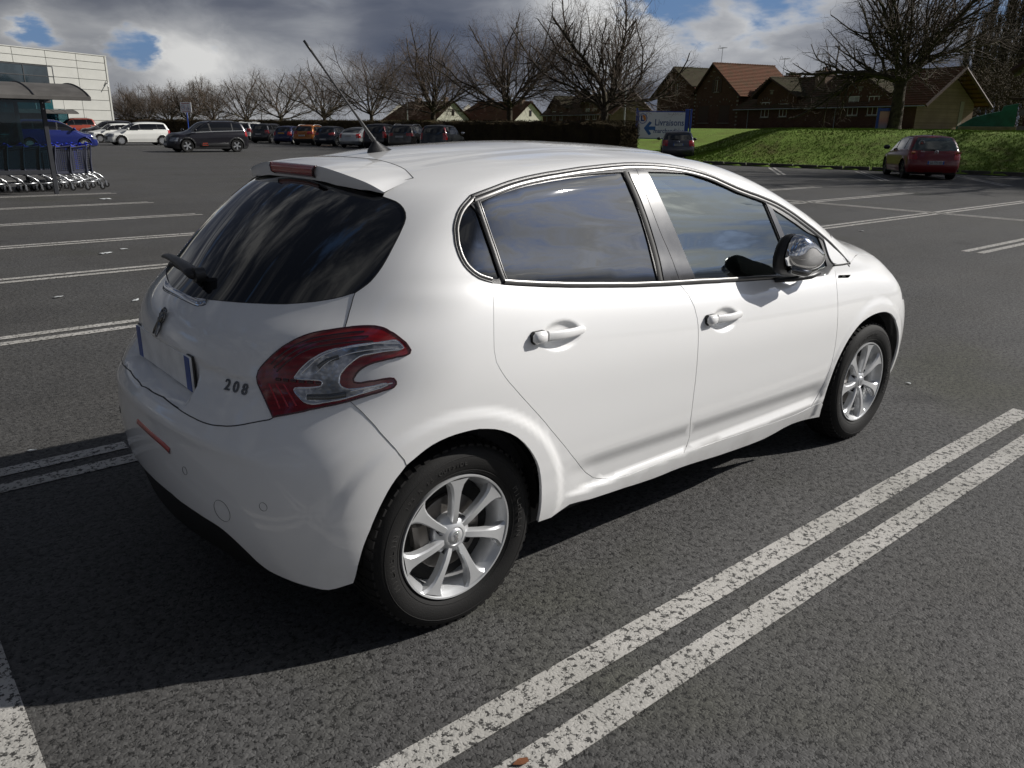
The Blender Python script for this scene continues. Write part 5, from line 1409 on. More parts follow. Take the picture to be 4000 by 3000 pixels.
# kerb stones
M_kerb = simple('dirty_kerb_concrete', (.075, .068, .058), .9, var=.35, scale=3, bmp=.4, bscale=60)
kr = root('kerb', (KERB[1][0], KERB[1][1], 0)); tag(kr, kind='structure')
def kerb_stones():
    L = 0; pts = []
    for i in range(0, 6):
        a, b = KA[i], KA[i + 1]; l = float(np.hypot(*(b - a))); n = int(l / 1.0)
        for k in range(n):
            c = a + (b - a) * ((k + .5) / n); pts.append((c, math.atan2(*(b - a)[::-1]), l / n))
    me = None
    for c, az, l in pts:
        if me is None:
            q = MB(); q.bbox((0, 0, .065), (.985, .13, .17), .012); o = q.build('kerb_stone', M_kerb, kr); me = o.data
        else:
            o = bpy.data.objects.new('kerb_stone', me); link(o, kr)
        o.location = (c[0] - kr.location[0], c[1] - kr.location[1], random.Random(int(c[0] * 99)).uniform(-.006, .006)); o.rotation_euler = (0, 0, az)
kerb_stones()
# grass blades and weeds on the bank
def grass_tufts():
    rnd = np.random.RandomState(5); V = []; F = []
    N = 60000
    x = rnd.uniform(29.5, 44, N); y = rnd.uniform(1, 31, N); d = kerb_dist(x, y)
    k = (d > .12) & (d < 9.5) & (rnd.rand(N) < 1 - .06 * d); x, y = x[k], y[k]; z = H(x, y)
    cov = vnoise(x * .8, y * .8, 7)
    for i in range(len(x)):
        hgt = rnd.uniform(.03, .075) * (.6 + cov[i]); n = 2
        for j in range(n):
            a = rnd.uniform(0, 6.28); r_ = rnd.uniform(0, .05); bx, by = x[i] + r_ * math.cos(a), y[i] + r_ * math.sin(a); w = rnd.uniform(.005, .011); le = rnd.uniform(-.04, .04); l2 = rnd.uniform(-.04, .04)
            q = len(V); V += [(bx - w, by + w, z[i] - .01), (bx + w, by - w, z[i] - .01), (bx + le, by + l2, z[i] + hgt)]; F.append((q, q + 1, q + 2))
    o = mesh_obj('grass', V, F, M_grass); tag(o, 'short green grass with tufts growing over the sloping bank behind the red car', 'grass', kind='stuff')
grass_tufts()
# daisies and pale litter specks scattered on the bank
# hedge
def _hedge(g):
    P = pos(g); n = g.noise(P, 2.0, 4, .6); n2 = g.noise(P, 14, 4, .7)
    f = g.m('ADD', g.m('MULTIPLY', n, .6), g.m('MULTIPLY', n2, .5))
    c = g.ramp(f, [(.35, (.030, .022, .013)), (.55, (.060, .044, .022)), (.75, (.085, .070, .026))])
    return pbsdf(g, c, .9, 0, 0, 0, .15, bump(g, g.noise(P, 9, 6, .8), 1.0, .15)), None
M_hedge = mat('beech_hedge', _hedge)
def hedge():
    r = root('clipped_hedge', (33.9, 70, 0)); tag(r, 'long low clipped brown hedge running behind the row of parked cars', 'hedge')
    rnd = np.random.RandomState(3)
    y0, y1 = 28.9, 150; xw = .75
    us = np.arange(y0, y1, .5); prof = [(-xw, .05), (-xw, .6), (-xw, 1.2), (-xw * .96, 1.68), (-xw * .7, 1.86), (0, 1.9), (xw * .7, 1.86), (xw * .96, 1.6), (xw, .05)]
    V = []; F = []; m = len(prof)
    for u in us:
        hz_ = 0 if u > 32 else 0
        for x, z in prof: V.append((x + rnd.uniform(-.07, .07), u - 70, z * (1 if u > 31 else .86 + .045 * (u - 28.9)) + rnd.uniform(-.05, .05)))
    F = [(i * m + j, i * m + j + 1, (i + 1) * m + j + 1, (i + 1) * m + j) for i in range(len(us) - 1) for j in range(m - 1)] + [tuple(range(m))[::-1]]
    core = mesh_obj('hedge_core', V, F, M_hedge, r)
    # twigs and dead leaves on the outside
    V = []; F = []
    N = 42000
    u = y0 + (y1 - y0) * rnd.rand(N) ** 1.7; side = rnd.rand(N)
    for i in range(N):
        if side[i] < .62: x, z, nx, nz = -xw - rnd.uniform(-.05, .09), rnd.uniform(.1, 1.85), -1, 0
        elif side[i] < .95: x, z, nx, nz = rnd.uniform(-xw, xw), 1.86 + rnd.uniform(-.05, .12), 0, 1
        else: x, z, nx, nz = rnd.uniform(-xw, xw), rnd.uniform(.2, 1.8), 0, 0
        yy = u[i] - 70 if side[i] < .95 else y0 - 70 - rnd.uniform(-.05, .12)
        s = rnd.uniform(.015, .04) * (1 + u[i] / 90)
        a = rnd.randn(3); a /= np.linalg.norm(a); b_ = np.cross(a, rnd.randn(3)); b_ /= np.linalg.norm(b_) + 1e-9
        c = np.array([x, yy, z]); q = len(V)
        V += [c - a * s, c + b_ * s * .6, c + a * s * 1.6]; F.append((q, q + 1, q + 2))
    t = mesh_obj('hedge_foliage', V, F, M_hedge, r); t['kind'] = 'stuff'
hedge()

# ------------------------------------------------------------------ bare trees
def _bark(g):
    co = obj_co(g); n = g.noise(co, 5, 5, .7)
    c = g.mix(g.ss(n, .35, .65), (.030, .024, .018, 1), (.085, .070, .052, 1))
    c = g.mix(g.m('MULTIPLY', g.ss(g.noise(co, 1.2, 3, .5), .5, .7), .4), c, (.055, .062, .022, 1))
    return pbsdf(g, c, .9, 0, 0, 0, .2, bump(g, n, .6, .03)), None
M_bark = mat('bark', _bark)
M_twig = simple('twigs', (.085, .060, .042), .85, var=.3, scale=.6)
def frame_tubes(segs, sides):
    """segs: list of (p0, p1, r0, r1) -> verts, faces"""
    if not segs: return [], []
    P0 = np.array([s[0] for s in segs]); P1 = np.array([s[1] for s in segs]); R0 = np.array([s[2] for s in segs]); R1 = np.array([s[3] for s in segs])
    T = P1 - P0; T /= np.linalg.norm(T, axis=1, keepdims=True) + 1e-9
    A = np.cross(T, np.where(np.abs(T[:, 2:3]) < .9, np.array([[0, 0, 1.0]]), np.array([[1.0, 0, 0]]))); A /= np.linalg.norm(A, axis=1, keepdims=True) + 1e-9
    B = np.cross(T, A); V = []
    for k in range(sides):
        th = 2 * math.pi * k / sides; o = A * math.cos(th) + B * math.sin(th)
        V.append(P0 + o * R0[:, None]); V.append(P1 + o * R1[:, None])
    V = np.stack(V, 1).reshape(-1, 3); F = []
    for i in range(len(segs)):
        b = i * 2 * sides
        for k in range(sides): F.append((b + 2 * k, b + 2 * ((k + 1) % sides), b + 2 * ((k + 1) % sides) + 1, b + 2 * k + 1))
    return V, F
def grow(seed, height, spread, trunk_h, trunk_r, n_main=9, up=.35, density=1.0, leader=0.0, upright=.0, levels=5, droop=0.0, lobes=None):
    rnd = random.Random(seed); thick = []; thin = []; trunk = []
    def vec(a, b, c): return np.array([a, b, c], float)
    # trunk
    p = vec(0, 0, -.2); lean = vec(rnd.uniform(-.04, .04), rnd.uniform(-.04, .04), 1); n = 5
    for i in range(n):
        q = p + lean * (trunk_h + .2) / n + vec(rnd.uniform(-.02, .02), rnd.uniform(-.02, .02), 0)
        r0 = trunk_r * (1.25 if i == 0 else 1 - .05 * i); r1 = trunk_r * (1 - .05 * (i + 1)); trunk.append((p, q, r0, r1)); p = q
    top = p
    def branch(p, d, L, r, lv):
        n = max(2, int(L / (.42 if lv < 3 else .30))); seg = L / n
        for i in range(n):
            t = i / n
            wob = vec(rnd.gauss(0, 1), rnd.gauss(0, 1), rnd.gauss(0, 1)) * (.13 if lv < 2 else .20)
            d2 = d + wob + vec(0, 0, (up * .20 if lv > 0 else up * .12) - droop * (1 - t) * .12)
            d2 /= np.linalg.norm(d2); q = p + d2 * seg
            rr0 = r * (1 - .62 * t); rr1 = r * (1 - .62 * (t + 1 / n))
            (thick if rr0 > .022 else thin).append((p, q, max(rr0, .0038), max(rr1, .003)))
            p, d = q, d2
            if lv < levels and (i > 0 or lv > 0):
                k = (1.0 if lv == 0 else .95) * density * (1.3 if lv < 2 else 1.1)
                m_ = int(k) + (rnd.random() < k - int(k))
                for _ in range(m_):
                    a = rnd.uniform(0, 2 * math.pi); ax = np.cross(d, vec(rnd.gauss(0, 1), rnd.gauss(0, 1), rnd.gauss(0, 1))); ax /= np.linalg.norm(ax) + 1e-9
                    ang = rnd.uniform(.45, .95) if lv < 3 else rnd.uniform(.4, 1.1)
                    nd = d * math.cos(ang) + ax * math.sin(ang)
                    rest = L * (1 - t)
                    nl = (rest * rnd.uniform(.40, .72) if lv < 3 else rnd.uniform(.25, .7)) if lv < levels - 1 else rnd.uniform(.18, .5)
                    if nl > .12: branch(p, nd, nl, rr1 * rnd.uniform(.45, .66), lv + 1)
    for k in range(n_main):
        a = 2 * math.pi * (k + rnd.uniform(-.3, .3)) / n_main; el = rnd.uniform(.20, .85) if k % 3 else rnd.uniform(.8, 1.3)
        el = el * (1 - upright) + 1.35 * upright
        d = vec(math.cos(a) * math.cos(el), math.sin(a) * math.cos(el), math.sin(el))
        hz_ = math.cos(el); L = spread * hz_ + (height - trunk_h) * math.sin(el) * .92
        branch(top - lean * rnd.uniform(0, .35), d, L * rnd.uniform(.85, 1.05), trunk_r * rnd.uniform(.26, .40), 0)
    if leader:
        p = top; branch(p, vec(.05, 0, 1), leader, trunk_r * .6, 0)
    return trunk, thick, thin
def make_tree(name, loc, label, group=None, cat='tree', rz=0, **kw):
    trunk, thick, thin = grow(**kw)
    r = root(name, (loc[0], loc[1], loc[2]), rz); tag(r, label, cat, group)
    v, f = frame_tubes(trunk, 10); mesh_obj('trunk', v, f, M_bark, r, smooth=True)
    v, f = frame_tubes(thick, 5); mesh_obj('branches', v, f, M_bark, r, smooth=True)
    v, f = frame_tubes(thin, 3); o = mesh_obj('twigs', v, f, M_twig, r); o['kind'] = 'stuff'
    return r
TREES = [  # x, y, height, spread, trunk height, trunk radius, seed, label
    (34.9, 31.8, 10.2, 4.9, 2.75, .26, 11, 'tallest bare tree of the hedge row, right beside the blue and white sign'),
    (34.9, 40.6, 8.5, 5.0, 2.85, .25, 12, 'broad bare tree behind the hedge, second in the row from the blue and white sign'),
    (34.9, 49.6, 7.7, 4.6, 2.7, .23, 13, 'bare tree behind the hedge in front of the small red-roofed house'),
    (34.9, 58.6, 7.4, 4.5, 2.6, .19, 14, 'bare spreading tree behind the silver coupe, just right of the car aerial'),
    (34.9, 67.6, 6.3, 4.3, 2.3, .19, 15, 'bare tree behind the orange car, just left of the car aerial'),
    (34.9, 76.4, 6.2, 4.3, 2.3, .19, 16, 'bare tree above the hedge behind the dark blue estate car'),
    (34.9, 85.4, 5.7, 4.2, 2.1, .19, 17, 'bare tree above the hedge behind the roof of the black crossover'),
    (34.9, 94.6, 5.4, 4.4, 2.0, .19, 18, 'bare bushy tree right behind the black crossover'),
    (34.9, 103, 6.0, 4.6, 1.9, .19, 19, 'bare tree with tall straight shoots next to the small square sign'),
    (34.9, 111, 5.3, 4.6, 1.8, .19, 20, 'dense bare tree left of the small square sign above the white hatchback'),
    (34.9, 120, 5.6, 4.8, 1.8, .19, 21, 'far bare tree showing over the roof of the small white car'),
    (34.9, 130, 5.4, 5.2, 1.6, .19, 22, 'farthest bare tree, touching the corner of the pale store building'),
]
for i, (x, y, h, s, th, tr, sd, lb) in enumerate(TREES):
    zz_ = float(H(np.array([x]), np.array([y]))[0]) if y > 34 else .35
    kw = dict(seed=sd, height=h, spread=s, trunk_h=th, trunk_r=tr, n_main=12 if i < 8 else 9, density=.92 if i < 7 else .9, levels=5, up=.40, droop=.25)
    if i == 0: kw.update(leader=6.6, n_main=12, density=.9, spread=4.3, droop=.1, up=.4)
    if i > 6: kw.update(levels=4, n_main=13, density=1.25)
    make_tree('bare_tree', (x, y, 0), lb, 'bare trees in a row along the hedge', **kw)
make_tree('bare_tree', (47.0, 20.1, 1.5), 'large bare tree standing on the grass bank in front of the brick houses', seed=31, height=11.0, spread=6.6, trunk_h=2.9, trunk_r=.40, n_main=10, density=.80, levels=5, up=.38, droop=.35)
make_tree('bare_tree', (41.5, 2.6, 1.5), 'bare tree at the right edge of the picture, only its lowest twigs in view', seed=37, height=13, spread=8.4, trunk_h=5.4, trunk_r=.34, n_main=10, density=1.0, levels=4, up=.2, droop=.5)
make_tree('bare_tree', (104, 92, 1.6), 'pale thin birch showing behind the chimney of the leftmost brick house', seed=41, height=9.8, spread=4.0, trunk_h=3, trunk_r=.2, n_main=9, density=1.1, levels=4, up=.5, upright=.3)
# poplars far right and the scrub below them
def poplar(i, x, y, h):
    rnd = random.Random(100 + i); thick = []; thin = []
    p = np.array([0, 0, 0.0]); d = np.array([0, 0, 1.0]); n = 26
    for k in range(n):
        q = p + np.array([rnd.uniform(-.08, .08), rnd.uniform(-.08, .08), h / n]); r0 = .26 * (1 - k / n) + .03; thick.append((p, q, r0, r0 - .25 / n))
        if k > 2:
            for _ in range(15):
                a = rnd.uniform(0, 6.28); el = rnd.uniform(1.05, 1.35); L = rnd.uniform(1.2, 3.4) * (1.1 - .75 * k / n); dd = np.array([math.cos(a) * math.cos(el), math.sin(a) * math.cos(el), math.sin(el)])
                b = p + (q - p) * rnd.random(); pts = [b + dd * L * t + np.array([0, 0, .25 * t * t * L]) for t in (0, .5, 1)]
                thin.append((pts[0], pts[1], .05, .035)); thin.append((pts[1], pts[2], .035, .022))
                for _ in range(3):
                    c = pts[0] + (pts[2] - pts[0]) * rnd.uniform(.2, .95); a2 = rnd.uniform(0, 6.28); e2 = rnd.uniform(.9, 1.4)
                    thin.append((c, c + np.array([math.cos(a2) * math.cos(e2), math.sin(a2) * math.cos(e2), math.sin(e2)]) * rnd.uniform(.5, 1.2), .026, .015))
        p = q
    return thick, thin
pops = []
M_poptwig = simple('poplar_twigs', (.060, .046, .034), .9, var=.3, scale=.3)
for k in range(2):
    th_, tn_ = poplar(k, 0, 0, 16.0); r = root('bare_poplar', (0, 0, 0))
    v, f = frame_tubes(th_, 5); mesh_obj('trunk', v, f, M_bark, r); v, f = frame_tubes(tn_, 3); o = mesh_obj('twigs', v, f, M_poptwig, r); o['kind'] = 'stuff'; pops.append(r)
PP = [(3735, .78), (3765, .84), (3800, .98), (3832, .9), (3852, 1.14), (3884, 1.22), (3905, .98), (3932, 1.16), (3958, 1.2), (3985, 1.05), (4020, 1.2), (4060, 1.15)]
rnd = random.Random(9)
used = set()
for i, (px, s) in enumerate(PP):
    dv = sky_dir(px, 480); t = 140 / math.hypot(dv.x, dv.y) * rnd.uniform(.93, 1.07)
    k = i % 2
    r = pops[k] if k not in used else copy_tree(pops[k]); used.add(k)
    r.location = (cam.location.x + dv.x * t, cam.location.y + dv.y * t, 1.8); r.rotation_euler = (0, 0, rnd.uniform(0, 6)); r.scale = (1.05, 1.05, s * 1.08)
    tag(r, 'tall narrow bare poplar, number %s from the left in the line behind the brick houses' % ['one','two','three','four','five','six','seven','eight','nine','ten','eleven','twelve'][i], 'tree', 'bare poplars in a line at the far right')
def scrub():
    rnd = np.random.RandomState(8); V = []; F = []
    for i in range(26000):
        px = rnd.uniform(3700, 4150); dv = sky_dir(px, 480); t = rnd.uniform(104, 122) / math.hypot(dv.x, dv.y); x = cam.location.x + dv.x * t; y = cam.location.y + dv.y * t
        hmax = 5.2 + 3.2 * vnoise(np.array([x * .12]), np.array([y * .12]))[0]; z = 1.6 + hmax * rnd.rand() ** .8
        a = rnd.randn(3); a /= np.linalg.norm(a); a[2] = abs(a[2]); b_ = np.cross(a, rnd.randn(3)); b_ /= np.linalg.norm(b_) + 1e-9
        c = np.array([x, y, z]); s = rnd.uniform(.2, .55); q = len(V); V += [c - b_ * .03, c + b_ * .03, c + a * s]; F.append((q, q + 1, q + 2))
        if i % 3 == 0:
            q = len(V); V += [c, c + b_ * .14, c + a * .14]; F.append((q, q + 1, q + 2))
    o = mesh_obj('scrub', V, F, simple('brown_scrub', (.062, .045, .022), .95, var=.4, scale=.4)); tag(o, 'tangle of brown winter scrub at the foot of the far poplars', 'scrub', kind='stuff')
scrub()

# ------------------------------------------------------------------ brick houses
def _brick(col, mortar, rowh=.075):
    def b(g):
        co = obj_co(g)
        mp = g.n('ShaderNodeMapping'); g.l(co, mp.inputs[0]); mp.inputs['Rotation'].default_value = (R(90), 0, 0)
        br = g.n('ShaderNodeTexBrick'); g.l(mp.outputs[0], br.inputs[0]); br.inputs['Scale'].default_value = 1.0
        br.inputs['Color1'].default_value = (*col, 1); br.inputs['Color2'].default_value = (*[c * .62 for c in col], 1); br.inputs['Mortar'].default_value = (*mortar, 1)
        br.inputs['Brick Width'].default_value = .23; br.inputs['Row Height'].default_value = rowh; br.inputs['Mortar Size'].default_value = .010
        c = g.mix(g.ss(g.noise(co, .8, 4, .6), .3, .7, 0, .5), br.outputs[0], (*[c * .5 for c in col], 1))
        return pbsdf(g, c, .9, 0, 0, 0, .15, bump(g, g.noise(co, 20, 3, .7), .4, .02)), None
    return b
M_brick = mat('dark_red_brick', _brick((.125, .052, .034), (.11, .09, .075)))
M_brick_buff = mat('buff_brick', _brick((.25, .175, .13), (.21, .17, .14)))
def _tile(col, moss):
    def b(g):
        P = pos(g); n = g.noise(P, 1.1, 5, .65); n2 = g.noise(P, 9, 4, .7)
        c = g.mix(g.ss(n2, .3, .7), (*[c * .6 for c in col], 1), (*col, 1)); c = g.mix(g.m('MULTIPLY', g.ss(n, .42, .62), moss), c, (.060, .060, .030, 1))
        return pbsdf(g, c, .85, 0, 0, 0, .2, bump(g, n2, .4, .03)), None
    return b
M_tile_red = mat('red_clay_tile', _tile((.165, .072, .040), .35))
M_tile_old = mat('mossy_dark_tile', _tile((.120, .072, .048), .65))
M_tile_green = mat('mossy_green_tile', _tile((.080, .066, .040), .9))
M_stone = simple('pale_stone', (.21, .185, .155), .85)
M_wood = simple('dark_brown_wood', (.045, .018, .010), .7)
M_white = simple('white_window_paint', (.62, .62, .60), .5)
M_curtain = simple('net_curtain', (.33, .34, .36), .8)
M_pane = mat('dark_window_pane', lambda g: (pbsdf(g, (.012, .014, .017), .06, 0, 0, 0, .6), None))
M_zinc = simple('zinc', (.30, .31, .32), .45, .6)
HL = np.array([90.19, 74.35]); HD = np.array([-.28695, -.95795]); HB = np.array([.95795, -.28695])
HZ = math.atan2(HD[1], HD[0])
def house_root(name, u, back, z, label, cat='house', group=None, rz=HZ, origin=None, s=1.0):
    o2 = HL if origin is None else origin
    p = o2 + HD * u * s + HB * back * s
    r = root(name, (p[0], p[1], z), rz); r.scale = (s, s, s)
    return tag(r, label, cat, group)
# local house frame: x along the facade to the right, y = towards the viewer is negative? (root rotated so +x = HD, +y = -HB rotated) -> use yb(): distance behind the facade
def yb(b): return b      # +90 degrees from HD
if (Matrix.Rotation(HZ, 2) @ Vector((0, 1))).dot(Vector(HB)) < 0:
    def yb(b): return -b
def slope(name, A, B, C, D, m, parent, course=.32, th=.035, ridge=None):
    """roof slope as overlapping tile courses; A,B eave ends; D,C ridge ends"""
    A, B, C, D = [np.array(q, float) for q in (A, B, C, D)]
    L = max(np.linalg.norm(D - A), np.linalg.norm(C - B)); n = max(3, int(L / course)); b = MB()
    nrm = np.cross(B - A, D - A); nrm /= np.linalg.norm(nrm); nrm = nrm if nrm[2] > 0 else -nrm
    for i in range(n):
        t0, t1 = i / n, (i + 1.12) / n if i < n - 1 else 1
        a, c = A + (D - A) * t0, B + (C - B) * t0; d, e = A + (D - A) * min(t1, 1), B + (C - B) * min(t1, 1)
        lo = nrm * (th + .03); hi = nrm * .004
        w = max(1, int(np.linalg.norm(c - a) / .9)); 
        vs = [a + lo, c + lo, e + hi, d + hi, a - nrm * .02, c - nrm * .02]
        b.add(vs, [(0, 1, 2, 3), (4, 5, 1, 0)])
    o = mesh_obj(name, b.v, b.f, m, parent)
    if ridge is not None:
        q = MB(); P0, P1 = D, C; k = max(2, int(np.linalg.norm(P1 - P0) / .38))
        for i in range(k):
            c = P0 + (P1 - P0) * ((i + .5) / k); dv = (P1 - P0) / np.linalg.norm(P1 - P0)
            q.tube([c - dv * .18 + np.array([0, 0, .02]), c + dv * .21 + np.array([0, 0, .05])], [.10, .13], 6)
        o2 = q.build('ridge_tile', ridge, o); o2['kind'] = 'stuff'
    return o
def window(parent, u, z0, z1, w, bars=True, m=None, curtain=True, arch=True, shutters=False, y=0.0, roller=0.0):
    f = MB(); yy = lambda d: yb(y + d)
    t = .07
    f.box((u, yy(.03), z0 + t / 2), (w, .06, t)); f.box((u, yy(.03), z1 - t / 2), (w, .06, t)); f.box((u - w / 2 + t / 2, yy(.03), (z0 + z1) / 2), (t, .06, z1 - z0 - 2 * t)); f.box((u + w / 2 - t / 2, yy(.03), (z0 + z1) / 2), (t, .06, z1 - z0 - 2 * t))
    if bars: f.box((u, yy(.028), (z0 + z1) / 2), (t * 1.1, .065, z1 - z0 - 2 * t))
    o = f.build('window', m or M_white, parent)
    p = MB(); p.box((u, yy(.06), (z0 + z1) / 2), (w - .02, .02, z1 - z0 - .02)); p.build('pane', M_pane, o)
    if curtain:
        c = MB(); c.box((u, yy(.047), (z0 + z1) / 2), (w * .8, .004, (z1 - z0) * .84)); c.build('curtain', M_curtain, o)
    if roller:
        c = MB(); c.box((u, yy(.035), z1 - roller / 2), (w - .10, .05, roller)); c.build('roller_blind', M_white, o)
    s = MB(); s.box((u, yy(-.03), z0 - .05), (w + .24, .14, .09)); s.build('sill', M_stone, o)
    if arch:
        a = MB(); n = 11
        for i in range(n):
            th = R(200) - R(220) * i / (n - 1) if 0 else math.pi * (.80 - .60 * i / (n - 1)); rr = w * .82; cx = u + rr * math.cos(th); cz = z1 - rr * .62 + rr * math.sin(th) + .02
            M = Matrix.Rotation(-(th - math.pi / 2), 3, 'Y'); a.box((cx, yy(-.012), cz), (.085, .03, .22), M=M) if i % 2 == 0 else None
        a2 = a.build('arch_stone', M_stone, o); a2['kind'] = 'stuff'
    if shutters:
        for sg in (-1, 1):
            c = MB(); c.box((u + sg * (w * .5 + w * .27), yy(-.03), (z0 + z1) / 2), (w * .5, .04, z1 - z0 + .1)); c.build('shutter', M_wood, o)
    return o
def quoins(parent, u, z0, z1, name='quoin'):
    b = MB(); z = z0; k = 0
    while z < z1:
        w = .42 if k % 2 else .26
        b.box((u, yb(-.008), z + .11), (w, .03, .2)); z += .46; k += 1
    o = b.build(name, M_stone, parent); o['kind'] = 'stuff'
def flecks(parent, pts):
    b = MB()
    for u, z in pts: b.box((u, yb(-.006), z), (.5, .02, .09))
    o = b.build('stone_course', M_stone, parent); o['kind'] = 'stuff'
def gable_house(r, u0, u1, zb, zeL, zeR, ua, za, depth, mroof, mwall, ovL=.5, ovR=.5, dropL=0.0, dropR=0.0, ridge=None, fascia=True):
    poly = [(u0, zb), (u1, zb), (u1, zeR), (ua, za), (u0, zeL)]
    n = len(poly); V = [(x, 0, z) for x, z in poly] + [(x, yb(depth), z) for x, z in poly]
    F = [tuple(range(n)), tuple(range(n, 2 * n))[::-1]] + [(i, i + n, (i + 1) % n + n, (i + 1) % n) for i in range(n)]
    b = MB(); b.add(V, F); w = b.build('wall', mwall, r)
    sl = (za - zeL) / (ua - u0); sr = (za - zeR) / (u1 - ua); e = .12; f_ = -.35
    sL = slope('roof_slope', (u0 - ovL, yb(f_), zeL - sl * ovL + e), (u0 - ovL, yb(depth), zeL - sl * ovL + e), (ua, yb(depth), za + e), (ua, yb(f_), za + e), mroof, r)
    sR = slope('roof_slope', (u1 + ovR, yb(f_), zeR - sr * ovR + e), (u1 + ovR, yb(depth), zeR - sr * ovR + e), (ua, yb(depth), za + e), (ua, yb(f_), za + e), mroof, r, ridge=ridge or mroof)
    if fascia:
        for (x0, z0) in ((u0 - ovL, zeL - sl * ovL), (u1 + ovR, zeR - sr * ovR)):
            q = MB(); q.tube([(x0, yb(f_ - .01), z0 + .03), (ua, yb(f_ - .01), za + .03)], .08, 4, flat=1.4); q.build('barge_board', M_wood, r)
    return w
def chimney(parent, u, b_, z0, z1, w=.9, d=1.4, pots=3, m=None):
    c = MB(); c.box((u, yb(b_), (z0 + z1) / 2), (w, d, z1 - z0)); c.box((u, yb(b_), z1 + .06), (w + .14, d + .14, .12)); c.box((u, yb(b_), z1 - .35), (w + .1, d + .1, .12))
    o = c.build('chimney', m or M_brick_buff, parent)
    for i in range(pots):
        q = MB(); t = (i - (pots - 1) / 2) * d / max(pots, 1) * .8; q.lathe([(.11, 0), (.10, .35), (.13, .36), (.13, .40), (.02, .40)], 8, axis='z', c=(u, yb(b_ + t), z1 + .12)); q.build('chimney_pot', M_tile_red if i % 2 else M_zinc, o)
def antenna(u, b_, z0, z1, label, origin=None):
    r = house_root('roof_aerial', u, b_, z0, label, 'aerial', 'television aerials on the brick houses')
    q = MB(); q.tube([(0, 0, 0), (.10, 0, z1 - z0)], .03, 5); q.build('mast', M_zinc, r)
    q = MB(); q.tube([(-.7, 0, z1 - z0 - .1), (.8, .1, z1 - z0 - .16)], .022, 4)
    for t in np.linspace(-.6, .7, 7): q.tube([(t, -.3, z1 - z0 - .12), (t, .3, z1 - z0 - .12)], .016, 3)
    q.tube([(-.7, -.1, z1 - z0 - .4), (-.75, .1, z1 - z0 + .2)], .02, 3); q.tube([(-.35, -.2, z1 - z0 + .25), (.0, -.2, z1 - z0 - .1)], .018, 3)
    o = q.build('aerial_rods', M_zinc, r); o['kind'] = 'stuff'
def row_houses(origin, s, first, lab, grp):
    """the terrace: two tall gabled houses and a long low house with two cross gables"""
    hr = lambda nm, lb: house_root(nm, 0, 0, 0, lb, 'house', grp, origin=origin, s=s)
    zb = 1.0 / s
    if first:
        h1 = hr('brick_house', 'leftmost tall brick house with a mossy gable roof and narrow attic window')
        gable_house(h1, 0, 8.77, zb, 6.6, 6.6, 3.9, 9.35, 9.5, M_tile_green, M_brick, ovL=1.6, ovR=-.3)
        window(h1, 4.68, 6.15, 7.45, .95, curtain=True, m=M_white); window(h1, 2.5, 2.5, 4.1, 1.35); window(h1, 7.1, 2.5, 4.1, 1.35)
        quoins(h1, .15, 1.6, 6.2); quoins(h1, 8.9, 1.6, 6.3)
        flecks(h1, [(1.9, 7.2), (2.4, 7.7), (3.0, 8.2), (6.4, 7.2), (5.8, 7.8), (1.6, 6.3), (4.7, 5.9), (2.2, 5.5), (7.2, 5.6)])
        chimney(h1, 0.9, 5.5, 6.5, 9.3, m=M_brick, pots=2)
        h2 = hr('brick_house', 'taller brick house with a bright red tiled gable roof and open attic shutters')
        gable_house(h2, 8.95, 17.69, zb, 6.2, 5.75, 12.4, 9.35, 9.5, M_tile_red, M_brick, ovL=.6, ovR=.7)
        window(h2, 13.25, 6.05, 7.5, .95, shutters=True); 
        for (a, b_) in ((9.8, 12.0), (14.0, 16.15)):
            o = window(h2, (a + b_) / 2, 2.4, 4.5, b_ - a, bars=True, curtain=False, m=M_wood)
            c = MB(); c.box(((a + b_) / 2, yb(.02), 3.45), (b_ - a - .2, .05, 1.95)); c.build('shutter', M_wood, o)
        quoins(h2, 17.5, 1.6, 5.6); flecks(h2, [(11.5, 7.4), (11.9, 8.0), (12.4, 8.5), (14.5, 7.9), (15.2, 7.2), (10.9, 6.6), (15.9, 6.5), (12.2, 5.5)])
        chimney(h2, 14.7, 10.5, 6.0, 8.2, w=1.9, d=1.2, pots=4)
    h3 = hr('brick_house', lab[0])
    U0, U1 = 17.69, 43.5
    b = MB(); D_ = 7.6; ridz = 7.3; poly_ = None
    V = [(U0, 0, zb), (U1, 0, zb), (U1, 0, 4.2), (U0, 0, 4.2), (U0, yb(D_), zb), (U1, yb(D_), zb), (U1, yb(D_), 4.2), (U0, yb(D_), 4.2), (U1, yb(D_ / 2), ridz - .25), (U0, yb(D_ / 2), ridz - .25)]
    b.add(V, [(0, 1, 2, 3), (4, 7, 6, 5), (0, 3, 9, 7, 4), (3, 2, 8, 9), (9, 8, 6, 7)]); b.build('wall', M_brick, h3)
    b = MB(); b.add([(U1 + .01, 0, zb), (U1 + .01, yb(D_), zb), (U1 + .01, yb(D_), 4.2), (U1 + .01, yb(D_ / 2), ridz - .25), (U1 + .01, 0, 4.2)], [(0, 1, 2, 3, 4)]); b.build('gable_wall', M_brick_buff, h3)
    c = MB(); c.box((U1 + .03, yb(D_ * .78), 3.3), (.06, .5, 2.2)); c.build('wall_buttress', M_stone, h3)
    slope('roof_slope', (U0, yb(-.6), 3.95), (U1 + 1.5, yb(-.6), 3.95), (U1 + 1.5, yb(D_ / 2), ridz), (U0, yb(D_ / 2), ridz), M_tile_old, h3, course=.36, ridge=M_tile_old)
    slope('roof_slope', (U0, yb(D_ + .6), 3.95), (U1 + 1.5, yb(D_ + .6), 3.95), (U1 + 1.5, yb(D_ / 2), ridz), (U0, yb(D_ / 2), ridz), M_tile_red, h3, course=.6)
